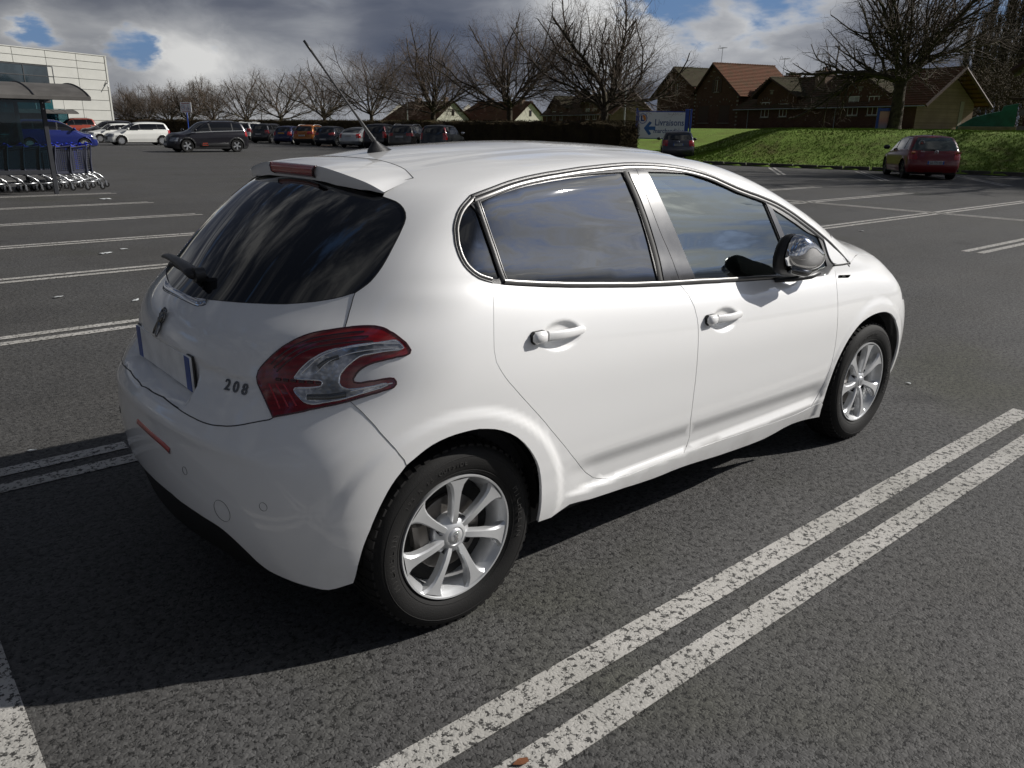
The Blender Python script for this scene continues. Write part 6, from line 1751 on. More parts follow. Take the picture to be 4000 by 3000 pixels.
    slope('roof_slope', (U1 - 5.2, yb(-.63), 3.98), (U1 + 1.52, yb(-.63), 3.98), (U1 + 1.52, yb(D_ / 2), ridz + .04), (U1 - 5.2, yb(D_ / 2), ridz + .04), M_tile_red, h3, course=.36)
    for sg in (0, 1):
        q = MB(); q.tube([(U1 + 1.5, yb(-.6 if sg == 0 else D_ + .6), 3.85), (U1 + 1.5, yb(D_ / 2), ridz - .1)], .11, 4, flat=1.5); q.build('barge_board', M_wood, h3)
    q = MB(); q.tube([(U0, yb(-.7), 3.86), (U1 + 1.4, yb(-.7), 3.86)], .07, 6); q.build('gutter', M_zinc, h3)
    def cross(ua, za, ul, zl, ur, zr, mr):
        w_ = MB(); w_.add([(ul + .6, yb(-.03), zb), (ur - .6, yb(-.03), zb), (ur - .6, yb(-.03), zr + .15), (ua, yb(-.03), za - .12), (ul + .6, yb(-.03), zl + .15),
                           (ul + .6, yb(2.6), zb), (ur - .6, yb(2.6), zb), (ur - .6, yb(2.6), zr + .15), (ua, yb(3.7), za - .12), (ul + .6, yb(2.6), zl + .15)], [(0, 1, 2, 3, 4), (1, 6, 7, 2), (0, 4, 9, 5)]); g_ = w_.build('cross_gable', M_brick, h3)
        slope('gable_roof', (ul, yb(-.55), zl), (ul, yb(1.2), zl), (ua, yb(3.7), za + .02), (ua, yb(-.55), za + .02), M_tile_old, g_, course=.33)
        slope('gable_roof', (ur, yb(-.55), zr), (ur, yb(1.2), zr), (ua, yb(3.7), za + .02), (ua, yb(-.55), za + .02), mr, g_, course=.33, ridge=mr)
        for (x_, z_) in ((ul, zl), (ur, zr)):
            q = MB(); q.tube([(x_, yb(-.58), z_ - .06), (ua, yb(-.58), za - .05)], .07, 4, flat=1.4); q.build('barge_board', M_wood, g_)
        quoins_ = MB(); quoins_.box((ua, yb(-.045), za - 1.35), (.7, .03, .12)); quoins_.box((ua, yb(-.045), za - 1.6), (.4, .03, .3)); quoins_.build('stone_course', M_stone, g_)
    cross(23.5, 7.25, 20.5, 5.1, 28.3, 5.1, M_tile_green); cross(36.5, 7.15, 33.3, 5.1, 40.6, 5.1, M_tile_green)
    for (a, b_, z0, z1) in ((21.85, 23.45, 3.0, 4.65), (24.95, 26.4, 3.05, 4.45), (35.0, 36.65, 3.1, 4.95), (37.6, 39.15, 3.1, 4.9)):
        window(h3, (a + b_) / 2, z0, z1, (b_ - a) * .82, y=-.04, roller=.62 if abs(a - 35.0) < .1 else 0)
    b = MB(); b.box(((U0 + U1) / 2, yb(-.055), 2.1), (U1 - U0, .05, .10)); b.build('plinth_course', M_brick, h3)
    chimney(h3, 28.4, 3.0, 5.6, 7.75, w=1.5, d=1.5, pots=4)
    q = MB(); q.tube([(29.2, yb(2.1), 5.7), (30.5, yb(3.3), 6.8)], .06, 4); q.build('flashing', M_white, h3)
    for u_ in (19.8, 33.6, 41.9):
        q = MB(); q.tube([(u_, yb(-.12), 3.8), (u_, yb(-.12), 1.7)], .05, 6); q.build('downpipe', M_zinc, h3)
    return h3
row_houses(HL, 1.0, True, ['long low brick house with two cross gables and a buff gable end on the right'], None)
antenna(8.9, 3.6, 9.2, 11.8, 'thin aerial mast on the red-roofed gable house'); antenna(20.8, 3.6, 7.2, 9.7, 'short aerial with a long boom on the low brick house'); antenna(27.0, 3.4, 7.2, 9.8, 'aerial mast beside the chimney of the low brick house')
# farther row left of the sign: the same kind of low house, seen over the hedge
dv = sky_dir(2120, 470); t_ = 150 / math.hypot(dv.x, dv.y) * .995
o_far = np.array([cam.location.x + dv.x * t_, cam.location.y + dv.y * t_]) - HD * 17.69 * .92
row_houses(o_far, .92, False, ['far low brick house with red tiled gables seen over the hedge, left of the sign'], None)

# plain rendered houses with red roofs beyond the hedge
M_render = simple('cream_render', (.50, .48, .40), .85, var=.08)
def plain_house(pxl, pxr, depth, label):
    """gable end to the right, ridge running left"""
    dl = sky_dir(pxl, 470); dr_ = sky_dir(pxr, 470)
    tl = depth * 1.10 / math.hypot(dl.x, dl.y); tr = depth / math.hypot(dr_.x, dr_.y)
    A = np.array([cam.location.x + dl.x * tl, cam.location.y + dl.y * tl]); B = np.array([cam.location.x + dr_.x * tr, cam.location.y + dr_.y * tr])
    u = B - A; L = np.hypot(*u); az = math.atan2(u[1], u[0])
    r = root('rendered_house', (A[0], A[1], 0), az); tag(r, label, 'house', None)
    D_ = 8.0; e0 = 3.0; rz_ = 6.3 if depth > 140 else 5.6
    sgn = 1
    if (Matrix.Rotation(az, 2) @ Vector((0, 1))).dot(Vector((dl.x, dl.y))) < 0: sgn = -1
    Y = lambda v: v * sgn
    b = MB(); b.add([(0, 0, 0), (L, 0, 0), (L, 0, e0), (0, 0, e0), (0, Y(D_), 0), (L, Y(D_), 0), (L, Y(D_), e0), (0, Y(D_), e0), (L, Y(D_ / 2), rz_ - .15), (0, Y(D_ / 2), rz_ - .15)], [(0, 1, 2, 3), (4, 7, 6, 5), (1, 5, 6, 8, 2), (0, 3, 9, 7, 4)]); b.build('wall', M_render, r)
    slope('roof_slope', (-.4, Y(-.5), e0 - .35), (L + .5, Y(-.5), e0 - .35), (L + .5, Y(D_ / 2), rz_), (3.0, Y(D_ / 2), rz_), M_tile_red, r, course=.42, ridge=M_tile_red)
    slope('roof_slope', (-.4, Y(D_ + .5), e0 - .35), (L + .5, Y(D_ + .5), e0 - .35), (L + .5, Y(D_ / 2), rz_), (3.0, Y(D_ / 2), rz_), M_tile_red, r, course=.42)
    slope('roof_slope', (-.4, Y(-.5), e0 - .35), (-.4, Y(D_ + .5), e0 - .35), (3.0, Y(D_ / 2), rz_), (3.0, Y(D_ / 2 - .01), rz_), M_tile_red, r, course=.42)
    for q_ in (.45, .95):
        c = MB(); c.box((L * q_ - 1, Y(D_ / 2 - .3), rz_ + .1), (1.4 if q_ < .9 else .7, .8, 1.5)); o = c.build('chimney', M_brick_buff, r)
    w = MB(); w.box((L + .02, Y(D_ / 2), e0 + 1.2), (.06, .6, 1.1)); o = w.build('window', M_wood, r)
    w = MB(); w.box((L + .05, Y(D_ / 2), e0 + 1.2), (.03, .4, .9)); w.build('pane', M_pane, o)
plain_house(1500, 1706, 165, 'red-roofed house with a cream gable end, left one of two beyond the hedge')
plain_house(1770, 2010, 160, 'red-roofed house with a cream gable end, right one of two beyond the hedge')
# house at the right edge
def corner_house():
    r = root('brick_house', (45.9, 13.15, 1.45), math.atan2(-.95, .30)); tag(r, 'dark brick house cut off by the right edge of the picture', 'house')
    b = MB(); b.box((2.6, 3.0, 1.6), (5, 6, 3.4)); b.build('wall', M_brick, r)
    for i in range(4):
        q = MB(); q.box((.12, -.02, .3 + i * .8), (.5, .06, .30)); q.build('quoin', M_stone, r)
    slope('roof_slope', (-.8, -.8, 3.1), (-.8, 7, 3.1), (3.2, 7, 6.2), (3.2, -.8, 6.2), M_tile_old, r)
    q = MB(); q.tube([(-.8, -.85, 3.0), (3.2, -.85, 6.1)], .09, 4, flat=1.6); q.build('barge_board', M_wood, r)
    q = MB(); q.box((-.25, .4, 1.75), (.7, 1.0, .08)); q.build('porch_canopy', M_wood, r)
corner_house()
# green windbreak and a pale wall strip
dvs = [sky_dir(p_, 480) for p_ in (3740, 3800, 3860, 3905, 3912, 3965)]
P3 = [(cam.location.x + d.x * 62 / math.hypot(d.x, d.y), cam.location.y + d.y * 62 / math.hypot(d.x, d.y)) for d in dvs]
hh = [1.9, 2.5, 2.75, 2.9, 3.2, 3.35]
V = []; F = []
for (x, y), h in zip(P3, hh): V += [(x, y, 1.5), (x, y, h), (x + .08, y + .08, 1.5), (x + .08, y + .08, h)]
for i in range(5): F += [(4 * i, 4 * i + 4, 4 * i + 5, 4 * i + 1), (4 * i + 2, 4 * i + 3, 4 * i + 7, 4 * i + 6), (4 * i + 1, 4 * i + 5, 4 * i + 7, 4 * i + 3)]
F += [(0, 1, 3, 2), (20, 22, 23, 21)]
o = mesh_obj('windbreak_netting', V, F, simple('green_netting', (.006, .10, .075), .6, var=.3, scale=1.5)); tag(o, 'green windbreak netting stretched behind the buff brick gable end', 'netting')
b = MB(); a0, a1 = P3[0], P3[-1]; dx, dy = a1[0] - a0[0], a1[1] - a0[1]; L = math.hypot(dx, dy)
b.bbox(((a0[0] + a1[0]) / 2 - 2.2, (a0[1] + a1[1]) / 2 - .9, 1.72), (L * .98, .22, .42), .02, rz=math.atan2(dy, dx))
o = b.build('low_wall', simple('pale_rubble', (.20, .18, .15), .9, var=.3, scale=2, bmp=.5, bscale=8)); tag(o, 'low pale rubble wall in front of the green netting', 'wall')

# ------------------------------------------------------------------ signs, lamp posts, poster board
M_blue = simple('sign_blue', (.012, .055, .32), .4)
M_signwhite = simple('sign_white', (.80, .82, .84), .4, var=.03)
M_navy = simple('sign_lettering', (.008, .045, .20), .4)
M_orange = simple('sign_orange', (.75, .26, .02), .4)
def delivery_sign():
    A = Vector((35.7, 30.0, 0)); B = Vector((38.0, 28.0, 0))
    d = (B - A); L = d.length; az = math.atan2(d.y, d.x)
    r = root('delivery_sign', A, az); tag(r, 'blue and white delivery sign on two blue posts reading Livraisons with an arrow', 'sign')
    z0, z1 = 1.00, 2.50
    for x, h in ((0, 2.68), (L + .10, 2.66)):
        q = MB(); q.bbox((x, 0, h / 2 - .2), (.10, .12, h + .4), .01); q.build('post', M_blue, r)
    q = MB(); q.bbox((L - .12, -.0, 1.9), (.22, .08, 1.5), .01); q.build('side_plate', M_blue, r)
    q = MB(); q.bbox((L / 2 - .06, 0, (z0 + z1) / 2), (L - .28, .05, z1 - z0), .004); pn = q.build('panel', M_signwhite, r)
    q = MB()
    for z in (z0, z1): q.bbox((L / 2 - .06, 0, z), (L - .24, .07, .05), .005)
    q.bbox((.10, 0, (z0 + z1) / 2), (.05, .07, z1 - z0), .005); q.build('panel_frame', M_blue, r)
    fr = Matrix(((1, 0, 0), (0, 0, -1), (0, 1, 0)))
    def T(s, size, x, z, m, bold=0, al='LEFT', sx=1.0, dy=0):
        M = fr.to_4x4(); M.translation = Vector((x, -.028 - dy, z)); text_obj('lettering', s, size, m, r, M, .002, align=al, sx=sx, offset=bold)
    T('Livraisons', .50, 1.06, 1.88, M_navy, .006, sx=.86); T('marchandises', .36, 1.02, 1.42, M_navy, .004, sx=.9)
    # round emblem: ring, disc segment and letter
    q = MB(); n = 36; cx, cz = .36, 2.10
    q.tube([(cx + .235 * math.cos(2 * math.pi * i / n), -.035, cz + .265 * math.sin(2 * math.pi * i / n)) for i in range(n + 1)], .038, 5, cap=False, flat=.5); q.build('emblem_ring', M_blue, r)
    q = MB(); q.prism([(cx + .03, cz)] + [(cx + .03 + .15 * math.cos(a), cz + .20 * math.sin(a)) for a in np.linspace(-.9, 2.0, 14)], .006, Matrix.Identity(3)); q.v = [(x, y - .034, z) for x, y, z in q.v]; q.build('emblem_segment', M_orange, r)
    T('L', .40, cx - .03, cz - .0, M_navy, .022, 'CENTER', dy=.008)
    # arrow
    a = [(.50, 1.62), (.82, 2.02 - .02), (.96, 1.93), (.80, 1.72), (1.18 - .0, 1.72), (1.18, 1.52), (.80, 1.52), (.96, 1.30), (.82, 1.22)]
    a = [(x - .06, z - .05) for x, z in a]
    q = MB(); q.prism(a, .006); q.v = [(x, y - .034, z) for x, y, z in q.v]; q.build('arrow', simple('arrow_blue', (.02, .13, .38), .4), r)
delivery_sign()
def speed_sign():
    r = root('speed_sign', (24.3, 72.7, 0), math.atan2(-.84, .64)); tag(r, 'small square white speed limit and pedestrian sign on a blue post', 'sign')
    q = MB(); q.tube([(0, .06, 0), (0, .06, 3.0)], .05, 8); q.build('post', M_blue, r)
    q = MB(); q.bbox((0, 0, 2.85), (1.10, .04, .84), .01); q.build('panel', M_signwhite, r)
    M_r = simple('sign_red', (.42, .05, .04), .5)
    q = MB(); q.tube([(-.27 + .2 * math.cos(a), -.03, 2.84 + .2 * math.sin(a)) for a in np.linspace(0, 2 * math.pi, 25)], .025, 4, cap=False, flat=.4); q.build('red_ring', M_r, r)
    q = MB(); q.tube([(.05, -.03, 2.65), (.26, -.03, 3.05), (.47, -.03, 2.65), (.05, -.03, 2.65)], .018, 4, flat=.4); q.build('red_triangle', M_r, r)
    q = MB(); q.tube([(.22, -.03, 2.68), (.24, -.03, 2.86)], .022, 4); q.tube([(.32, -.03, 2.68), (.31, -.03, 2.80)], .018, 4); q.build('walking_figures', M_navy, r)
    fr = Matrix(((1, 0, 0), (0, 0, -1), (0, 1, 0))).to_4x4()
    M = fr.copy(); M.translation = Vector((-.27, -.024, 2.84)); text_obj('lettering', '10', .24, M_navy, r, M, .002)
    for z, s in ((3.18, .10), (2.52, .08)):
        q = MB(); q.box((0, -.022, z), (.8, .006, s * .5)); q.build('small_print_bar', M_r, r)
speed_sign()
def lamp_post(x, y, h, label, arm=1.4, az=0):
    r = root('lamp_post', (x, y, 0), az); tag(r, label, 'lamp post', 'lamp posts behind the hedge')
    q = MB(); q.tube([(0, 0, 0), (0, 0, h)], [.08, .045], 8); q.tube([(0, 0, h - .02), (-arm * .6, 0, h + .28), (-arm, 0, h + .33)], .035, 6); q.build('pole', M_zinc, r)
    q = MB(); q.bbox((-arm - .25, 0, h + .33), (.6, .2, .10), .03); q.build('lamp_head', M_zinc, r)
lamp_post(47.2, 41.4, 7.3, 'lamp post with a curved arm seen through the bare tree left of the sign', 1.4, math.atan2(-.6, .8))
def far_pole(px, top_py, depth, label):
    d = sky_dir(px, 480); t = depth / math.hypot(d.x, d.y); h = 1.5 + (485 - top_py) / 3080 * depth
    r = root('thin_pole', (cam.location.x + d.x * t, cam.location.y + d.y * t, 0)); tag(r, label, 'pole', 'thin poles beyond the hedge')
    q = MB(); q.tube([(0, 0, 0), (0, 0, h)], .06, 6); q.build('shaft', M_zinc, r)
far_pole(1592, 395, 80, 'thin grey pole in front of the left red-roofed house'); far_pole(1024, 415, 90, 'thin pole between the trees above the grey crossover'); far_pole(1292, 420, 90, 'thin pole between the trees above the dark blue hatchback')
def poster_board():
    r = root('poster_board', (46.6, 20.95, 1.4), math.atan2(-.85, .53)); tag(r, 'tall blue framed poster board partly hidden by the large tree trunk', 'poster board')
    q = MB(); q.bbox((0, 0, .72), (.14, .12, 1.50), .01); q.bbox((.75, 0, .72), (.14, .12, 1.5), .01); q.bbox((.37, 0, 1.36), (.7, .1, .16), .01); q.build('frame', M_blue, r)
    def pm(g):
        sp_ = g.n('ShaderNodeSeparateXYZ'); g.l(obj_co(g), sp_.inputs[0])
        c = g.ramp(sp_.outputs[2], [(.0, (.16, .22, .34)), (.45, (.30, .24, .34)), (.75, (.52, .22, .22)), (1, (.55, .30, .24))])
        return pbsdf(g, c, .4), None
    q = MB(); q.box((.37, 0, .62), (.62, .06, 1.30)); q.build('poster', mat('pink_and_blue_poster', pm), r)
poster_board()

# ------------------------------------------------------------------ the other cars
def carpaint(name, col, metal=.0, rough=.35):
    def b(g):
        co = obj_co(g); n = g.noise(co, 3, 3, .5)
        c = g.mix(g.ss(n, .35, .7, 0, .12), (*col, 1), (*[min(1, q * .7 + .02) for q in col], 1))
        return pbsdf(g, c, rough, metal, .6, .05), None
    return mat(name, b)
M_plateW = simple('far_plate', (.40, .40, .40), .5)
M_plateY = simple('yellow_plate', (.42, .22, .03), .5)
M_lampred = simple('far_tail_lamp', (.30, .010, .010), .2, coat=1.0)
M_lampclear = simple('far_headlight', (.30, .31, .33), .12, .5, coat=1.0)
M_rim = simple('far_alloy', (.50, .51, .52), .3, .8)
M_rimdark = simple('far_dark_alloy', (.06, .06, .06), .4, .5)
M_orangelamp = simple('far_indicator', (.35, .10, .01), .25, coat=1.0)
def far_wheel(rad, wid, spokes, m_rim, parent):
    w = bpy.data.objects.new('wheel', None); COL.objects.link(w); w.parent = parent
    b = MB(); rr = rad * .66
    b.lathe([(rr, 0), (rr + .02, -.012), (rad - .03, -.012), (rad, .02), (rad, wid - .02), (rad - .04, wid), (rr, wid)], 28); t = b.build('tyre', M_tread, w, smooth=True, ang=40)
    b = MB(); b.lathe([(rr, .0), (rr - .012, -.004), (rr - .02, .01), (rr - .03, .08), (0, .08)], 28); b.build('rim', M_rimdark, w, smooth=True, ang=40)
    b = MB()
    for k in range(spokes):
        M = Matrix.Rotation(2 * math.pi * k / spokes, 3, 'Y')
        vs = [(-.025, .0, .03), (.025, .0, .03), (.045, -.002, rr - .012), (-.045, -.002, rr - .012), (-.03, .03, .03), (.03, .03, .03), (.05, .03, rr - .012), (-.05, .03, rr - .012)]
        b.add([tuple(M @ Vector(v)) for v in vs], [(0, 1, 2, 3), (0, 4, 5, 1), (1, 5, 6, 2), (3, 2, 6, 7), (0, 3, 7, 4)])
    b.lathe([(0, -.006), (.05, -.004), (.06, .02)], 14); b.build('spokes', m_rim, w)
    return w
def gcar(label, loc, az, paint, L=4.1, W=1.74, Hh=1.46, wb=2.5, fo=.82, rw=.31, kind='hatch', clad=False, rails=None, cell=.045, lamp='corner', plate=None, plate_z=.72, glassm=None, rim=None, spokes=5, mirrors=True, rear_win=(.09, .07), trim=None, plate_txt=None, lampm=None, noseplate=True, belt0=None, two_tone=None, extra=None, name='parked_car', group=None, ref='rear'):
    """generic car: x forward from the rear axle"""
    ro = L - wb - fo; x0 = -ro; x1 = wb + fo; hb = belt0 or Hh * .635
    zb = spl([(x0 - .1, hb + .07), (x0 + .8, hb + .05), ((x0 + x1) / 2, hb), (x1 - 1.0, hb - .06), (x1, hb - .12)])
    if kind == 'suv': roof = [(x0 - .2, Hh * .86), (x0 + .25, Hh * .945), (x0 + .8, Hh * .985), (x0 + 1.5, Hh), (x0 + 2.2, Hh * .985), (x0 + 2.65, Hh * .93), (x1 - 1.28, Hh * .70), (x1 - 1.0, Hh * .645), (x1 - .5, Hh * .61), (x1 - .12, Hh * .545), (x1 + .05, Hh * .40)]
    elif kind == 'mpv': roof = [(x0 - .2, Hh * .90), (x0 + .3, Hh * .965), (x0 + 1.0, Hh), (x0 + 1.9, Hh * .995), (x0 + 2.5, Hh * .94), (x1 - 1.05, Hh * .68), (x1 - .8, Hh * .60), (x1 - .4, Hh * .545), (x1 - .1, Hh * .47), (x1 + .05, Hh * .35)]
    elif kind == 'coupe': roof = [(x0 - .2, Hh * .62), (x0 + .05, Hh * .665), (x0 + .35, Hh * .72), (x0 + .75, Hh * .86), (x0 + 1.25, Hh * .965), (x0 + 1.9, Hh), (x0 + 2.4, Hh * .955), (x1 - 1.25, Hh * .70), (x1 - 1.05, Hh * .655), (x1 - .5, Hh * .60), (x1 - .1, Hh * .50), (x1 + .05, Hh * .36)]
    else: roof = [(x0 - .2, Hh * .84), (x0 + .2, Hh * .93), (x0 + .8, Hh * .985), (x0 + 1.5, Hh), (x0 + 2.0, Hh * .975), (x0 + 2.45, Hh * .90), (x1 - 1.15, Hh * .70), (x1 - .9, Hh * .64), (x1 - .45, Hh * .585), (x1 - .1, Hh * .49), (x1 + .05, Hh * .34)]
    zc_ = spl(roof)
    if kind == 'coupe': xr_ = spl([(.15, x0 + .18), (.35, x0 + .02), (.55, x0), (.75, x0 + .03), (Hh * .66, x0 + .10), (Hh * .75, x0 + .35), (Hh, x0 + 1.2)])
    elif kind in ('suv', 'mpv'): xr_ = spl([(.15, x0 + .14), (.35, x0 + .02), (.6, x0), (.85, x0 + .05), (1.05, x0 + .09), (Hh * .78, x0 + .20), (Hh * .92, x0 + .36), (Hh * 1.02, x0 + .55)])
    else: xr_ = spl([(.15, x0 + .16), (.35, x0 + .02), (.55, x0), (.75, x0 + .05), (Hh * .63, x0 + .12), (Hh * .78, x0 + .30), (Hh * .92, x0 + .52), (Hh * 1.02, x0 + .80)])
    xf_ = spl([(.15, x1 - .10), (.3, x1), (.5, x1), (.7, x1 - .06), (.9, x1 - .22), (1.1, x1 - .5)])
    pl_ = spl([(x0 - .1, .88), (x0 + .4, .955), (x0 + 1.2, 1), (x1 - 1.4, 1), (x1 - .6, .96), (x1, .84)])
    hw = W / 2
    def fb(x, y, z):
        y = np.abs(y); b_ = zb(x); u = np.clip((z - .25) / (b_ - .25), -.3, 1.1); h = np.maximum(z - b_, 0)
        w = hw * (1 - .05 * (1 - sst(-.1, .35, u)) - .055 * sst(.62, 1.08, u)) * pl_(x) - .33 * h - .22 * h * h
        for wx in (0, wb): w = w + .012 * (1 - sst(rw + .07, rw + .12, np.hypot(x - wx, z - rw)))
        fs = y - w; ft = z - zc_(x + .06 * (y / .6) ** 2) + .05 * (y / .6) ** 2
        fr = (xr_(z) + .16 * (y / hw) ** 2 + .07 * (y / hw) ** 4 - x); ff = x - xf_(z) + .20 * (y / hw) ** 2 + .12 * (y / hw) ** 4
        f = smax(fs, ft, .09); f = smax(f, fr, .15); f = smax(f, ff, .18)
        return smax(f, .17 + .05 * sst(x1 - .6, x1, x) - z, .06)
    r = root(name, (0, 0, 0), az)
    if ref == 'rear': r.location = (loc[0], loc[1], 0)
    tag(r, label, 'car', group)
    C0 = np.array([(x0 + x1) / 2 - .1, 0, Hh * .46]); half = np.array([L / 2 * 1.0, hw, Hh * .56])
    nx_, ny_, nz_ = int(L / cell), int(W / cell / 2) * 2, int(Hh / cell)
    verts = []; quads = []
    def face(o, du, dv, nu, nv):
        a = len(verts)
        for i in range(nu + 1):
            for j in range(nv + 1): verts.append(o + du * (i / nu) + dv * (j / nv))
        for i in range(nu):
            for j in range(nv):
                k = a + i * (nv + 1) + j; quads.append((k, k + nv + 1, k + nv + 2, k + 1))
    A = lambda *q: np.array(q, float)
    face(A(-1, -1, -1), A(2, 0, 0), A(0, 0, 2), nx_, nz_); face(A(-1, 1, -1), A(0, 0, 2), A(2, 0, 0), nz_, nx_)
    face(A(-1, -1, 1), A(2, 0, 0), A(0, 2, 0), nx_, ny_); face(A(-1, -1, -1), A(0, 0, 2), A(0, 2, 0), nz_, ny_); face(A(1, -1, -1), A(0, 2, 0), A(0, 0, 2), ny_, nz_)
    V = np.array(verts) * half; D = V / 1.0
    lo = np.full(len(V), .25); hi = np.full(len(V), 1.45)
    for _ in range(22):
        m = (lo + hi) / 2; P = C0 + D * m[:, None]; ins = fb(P[:, 0], P[:, 1], P[:, 2]) < 0; lo = np.where(ins, m, lo); hi = np.where(ins, hi, m)
    P = C0 + D * lo[:, None]; Q = np.array(quads)
    h_ = .006; N = np.stack([fb(*(P + e).T) - fb(*(P - e).T) for e in np.eye(3) * h_], 1); N /= np.linalg.norm(N, axis=1, keepdims=True) + 1e-9
    # normals from the surface; faces turned to match
    c = P[Q].mean(1); cn = N[Q].mean(1); fn = np.cross(P[Q[:, 1]] - P[Q[:, 0]], P[Q[:, 3]] - P[Q[:, 0]]); flip = (fn * cn).sum(1) < 0; Q[flip] = Q[flip][:, ::-1]
    x, y, z = c.T; ay = np.abs(y); bz = zb(x); zr = zc_(x)
    cls = np.zeros(len(Q), int)
    side = (np.abs(cn[:, 1]) > .55)
    # window outlines
    xa = x1 - 1.30; xb = x1 - 2.30 if kind != 'mpv' else x1 - 2.1
    endx = x0 + (.62 if kind == 'hatch' else .42 if kind in ('suv', 'mpv') else 1.05)
    wtop = zr - .115
    sw = side & (z > bz + .03) & (z < wtop) & (x > endx + .35 * (z - bz)) & (x < xa + .22)
    bp = (x0 + x1) / 2 + .02; pil = np.abs(x - bp - .12 * (z - bz)) < .035; pil |= np.abs(x - (x0 + 1.05)) < .022
    cls[sw & ~pil] = 1; cls[sw & pil] = 6
    ws = (cn[:, 0] > .28) & (cn[:, 2] > .2) & (z > Hh * .685) & (z < Hh * .955) & (ay < hw * .80) & (~side) & (x < xa + .6)
    cls[ws] = 2
    rt, rb_ = Hh - rear_win[1], hb + rear_win[0]
    if kind == 'coupe': rw_ = (cn[:, 0] < -.12) & (z > Hh * .72) & (z < Hh * .95) & (ay < hw * .70) & (x < x0 + 1.5)
    else: rw_ = (cn[:, 0] < -.3) & (z > rb_ - .02 + .05 * (ay / hw) ** 2) & (z < rt - .03) & (ay < hw * (.86 - .28 * (z - rb_) / (rt - rb_)))
    cls[rw_] = 3
    rear = cn[:, 0] < -.15
    if lamp == 'tall': tl = rear & (ay > hw * .70) & (z > hb - .28) & (z < hb + .42) & (x < x0 + .5)
    elif lamp == 'golf': tl = rear & (ay > hw * .66) & (z > .66) & (z < .915) & (x < x0 + .40)
    elif lamp == 'wide': tl = rear & (ay > hw * .48) & (z > hb - .13) & (z < hb + .06) & (x < x0 + .45)
    else: tl = rear & (ay > hw * .62) & (z > hb - .22) & (z < hb + .06) & (x < x0 + .42)
    tl &= ~rw_; cls[tl] = 4
    fl = (cn[:, 0] > .25) & (ay > hw * .50) & (z > .58) & (z < .58 + .17 * Hh / 1.46) & (x > x1 - .62); cls[fl] = 5
    if clad:
        ca = (z < .34) | ((np.hypot(x, z - rw) < rw + .115) & side) | ((np.hypot(x - wb, z - rw) < rw + .115) & side) | (((x < x0 + .25) | (x > x1 - .25)) & (z < .48)); cls[ca & (cls == 0)] = 6
    else: cls[(z < .24) & (cls == 0)] = 6
    if kind in ('suv', 'hatch', 'mpv'): gr = (cn[:, 0] > .5) & (ay < hw * .55) & (z > .36) & (z < .62); cls[gr] = 6
    if two_tone is not None: cls[(cls == 0) & (z > zr - .115) & (cn[:, 2] > .5) & (x > x0 + .3) & (x < xa)] = 7
    dead = ((np.hypot(x, z - rw) < rw + .055) | (np.hypot(x - wb, z - rw) < rw + .055)) & (ay > hw * .55) & (z < hb)
    names = {0: ('body', paint), 1: ('side_window', M_privacy), 2: ('windscreen', M_privacy), 3: ('rear_window', glassm or M_privacy), 4: ('tail_lamp', lampm or M_lampred), 5: ('headlight', M_lampclear), 6: ('plastic_trim', M_black), 7: ('roof', two_tone)}
    for k, (nm, m) in names.items():
        for part_ in ((-1, 1) if k in (1, 4, 5) else (0,)):
            sel = (cls == k) & ~dead & (c[:, 2] > .12)
            if part_: sel &= (y * part_ > 0)
            if not sel.any(): continue
            qq = Q[sel]; u_, inv = np.unique(qq, return_inverse=True); inv = inv.reshape(qq.shape)
            pv = P[u_]; nv = N[u_]
            if k in (1, 2, 3): pv = pv - nv * .006
            if k in (4, 5): pv = pv + nv * .006
            mesh_obj(nm, pv, inv, m, r, normals=nv)
    b = MB(); b.bbox(((x0 + x1) / 2, 0, .30), (L - .5, W * .62, .22), .03); b.bbox((wb / 2, 0, .27), (wb - 2 * rw - .2, W * .9, .14), .02); b.build('underbody', M_under, r)
    b = MB()
    for wx in (0, wb):
        for s in (-1, 1):
            n = 12; vs = []
            for i in range(n):
                a = R(-8) + R(196) * i / (n - 1); vs += [(wx + (rw + .06) * math.cos(a), s * hw * .96, rw + (rw + .06) * math.sin(a)), (wx + (rw + .06) * math.cos(a), s * hw * .55, rw + (rw + .06) * math.sin(a))]
            b.add(vs, [(2 * i, 2 * i + 1, 2 * i + 3, 2 * i + 2) for i in range(n - 1)]); b.add([vs[2 * i + 1] for i in range(n)], [tuple(range(n))])
    b.build('wheel_arch_liner', M_under, r)
    w0 = far_wheel(rw, .21, spokes, rim or M_rim, r)
    for i, (wx, s) in enumerate(((0, -1), (wb, -1), (0, 1), (wb, 1))):
        w = w0 if i == 0 else copy_tree(w0, r)
        w.location = (wx, s * (hw - .045), rw); w.rotation_euler = (0, .3 * i, 0 if s < 0 else math.pi)
    if mirrors:
        for s in (-1, 1):
            b = MB(); b.bbox((xa - .02, s * (hw + .09), hb + .10), (.14, .22, .15), .05); b.build('door_mirror', paint if mirrors is True else mirrors, r, smooth=True, ang=50)
    xs = float(xr_(plate_z))
    b = MB(); b.bbox((xs - .012, 0, plate_z), (.03, .52, .11), .005); pl2 = b.build('number_plate', plate or M_plateW, r)
    fr2 = Matrix(((0, 0, -1), (-1, 0, 0), (0, 1, 0)))
    if plate_txt:
        M = fr2.to_4x4(); M.translation = Vector((xs - .030, 0, plate_z)); text_obj('plate_text', plate_txt, .10, M_black, pl2, M, .001, sx=.82, offset=.001)
        for s in (-1, 1):
            b = MB(); b.box((xs - .028, s * .235, plate_z), (.004, .045, .105)); b.build('plate_band', M_plateblue, pl2)
    b = MB(); b.bbox((float(xf_(.42)) + .004, 0, .42), (.03, .50, .11), .005); b.build('front_plate', M_plateW, r)
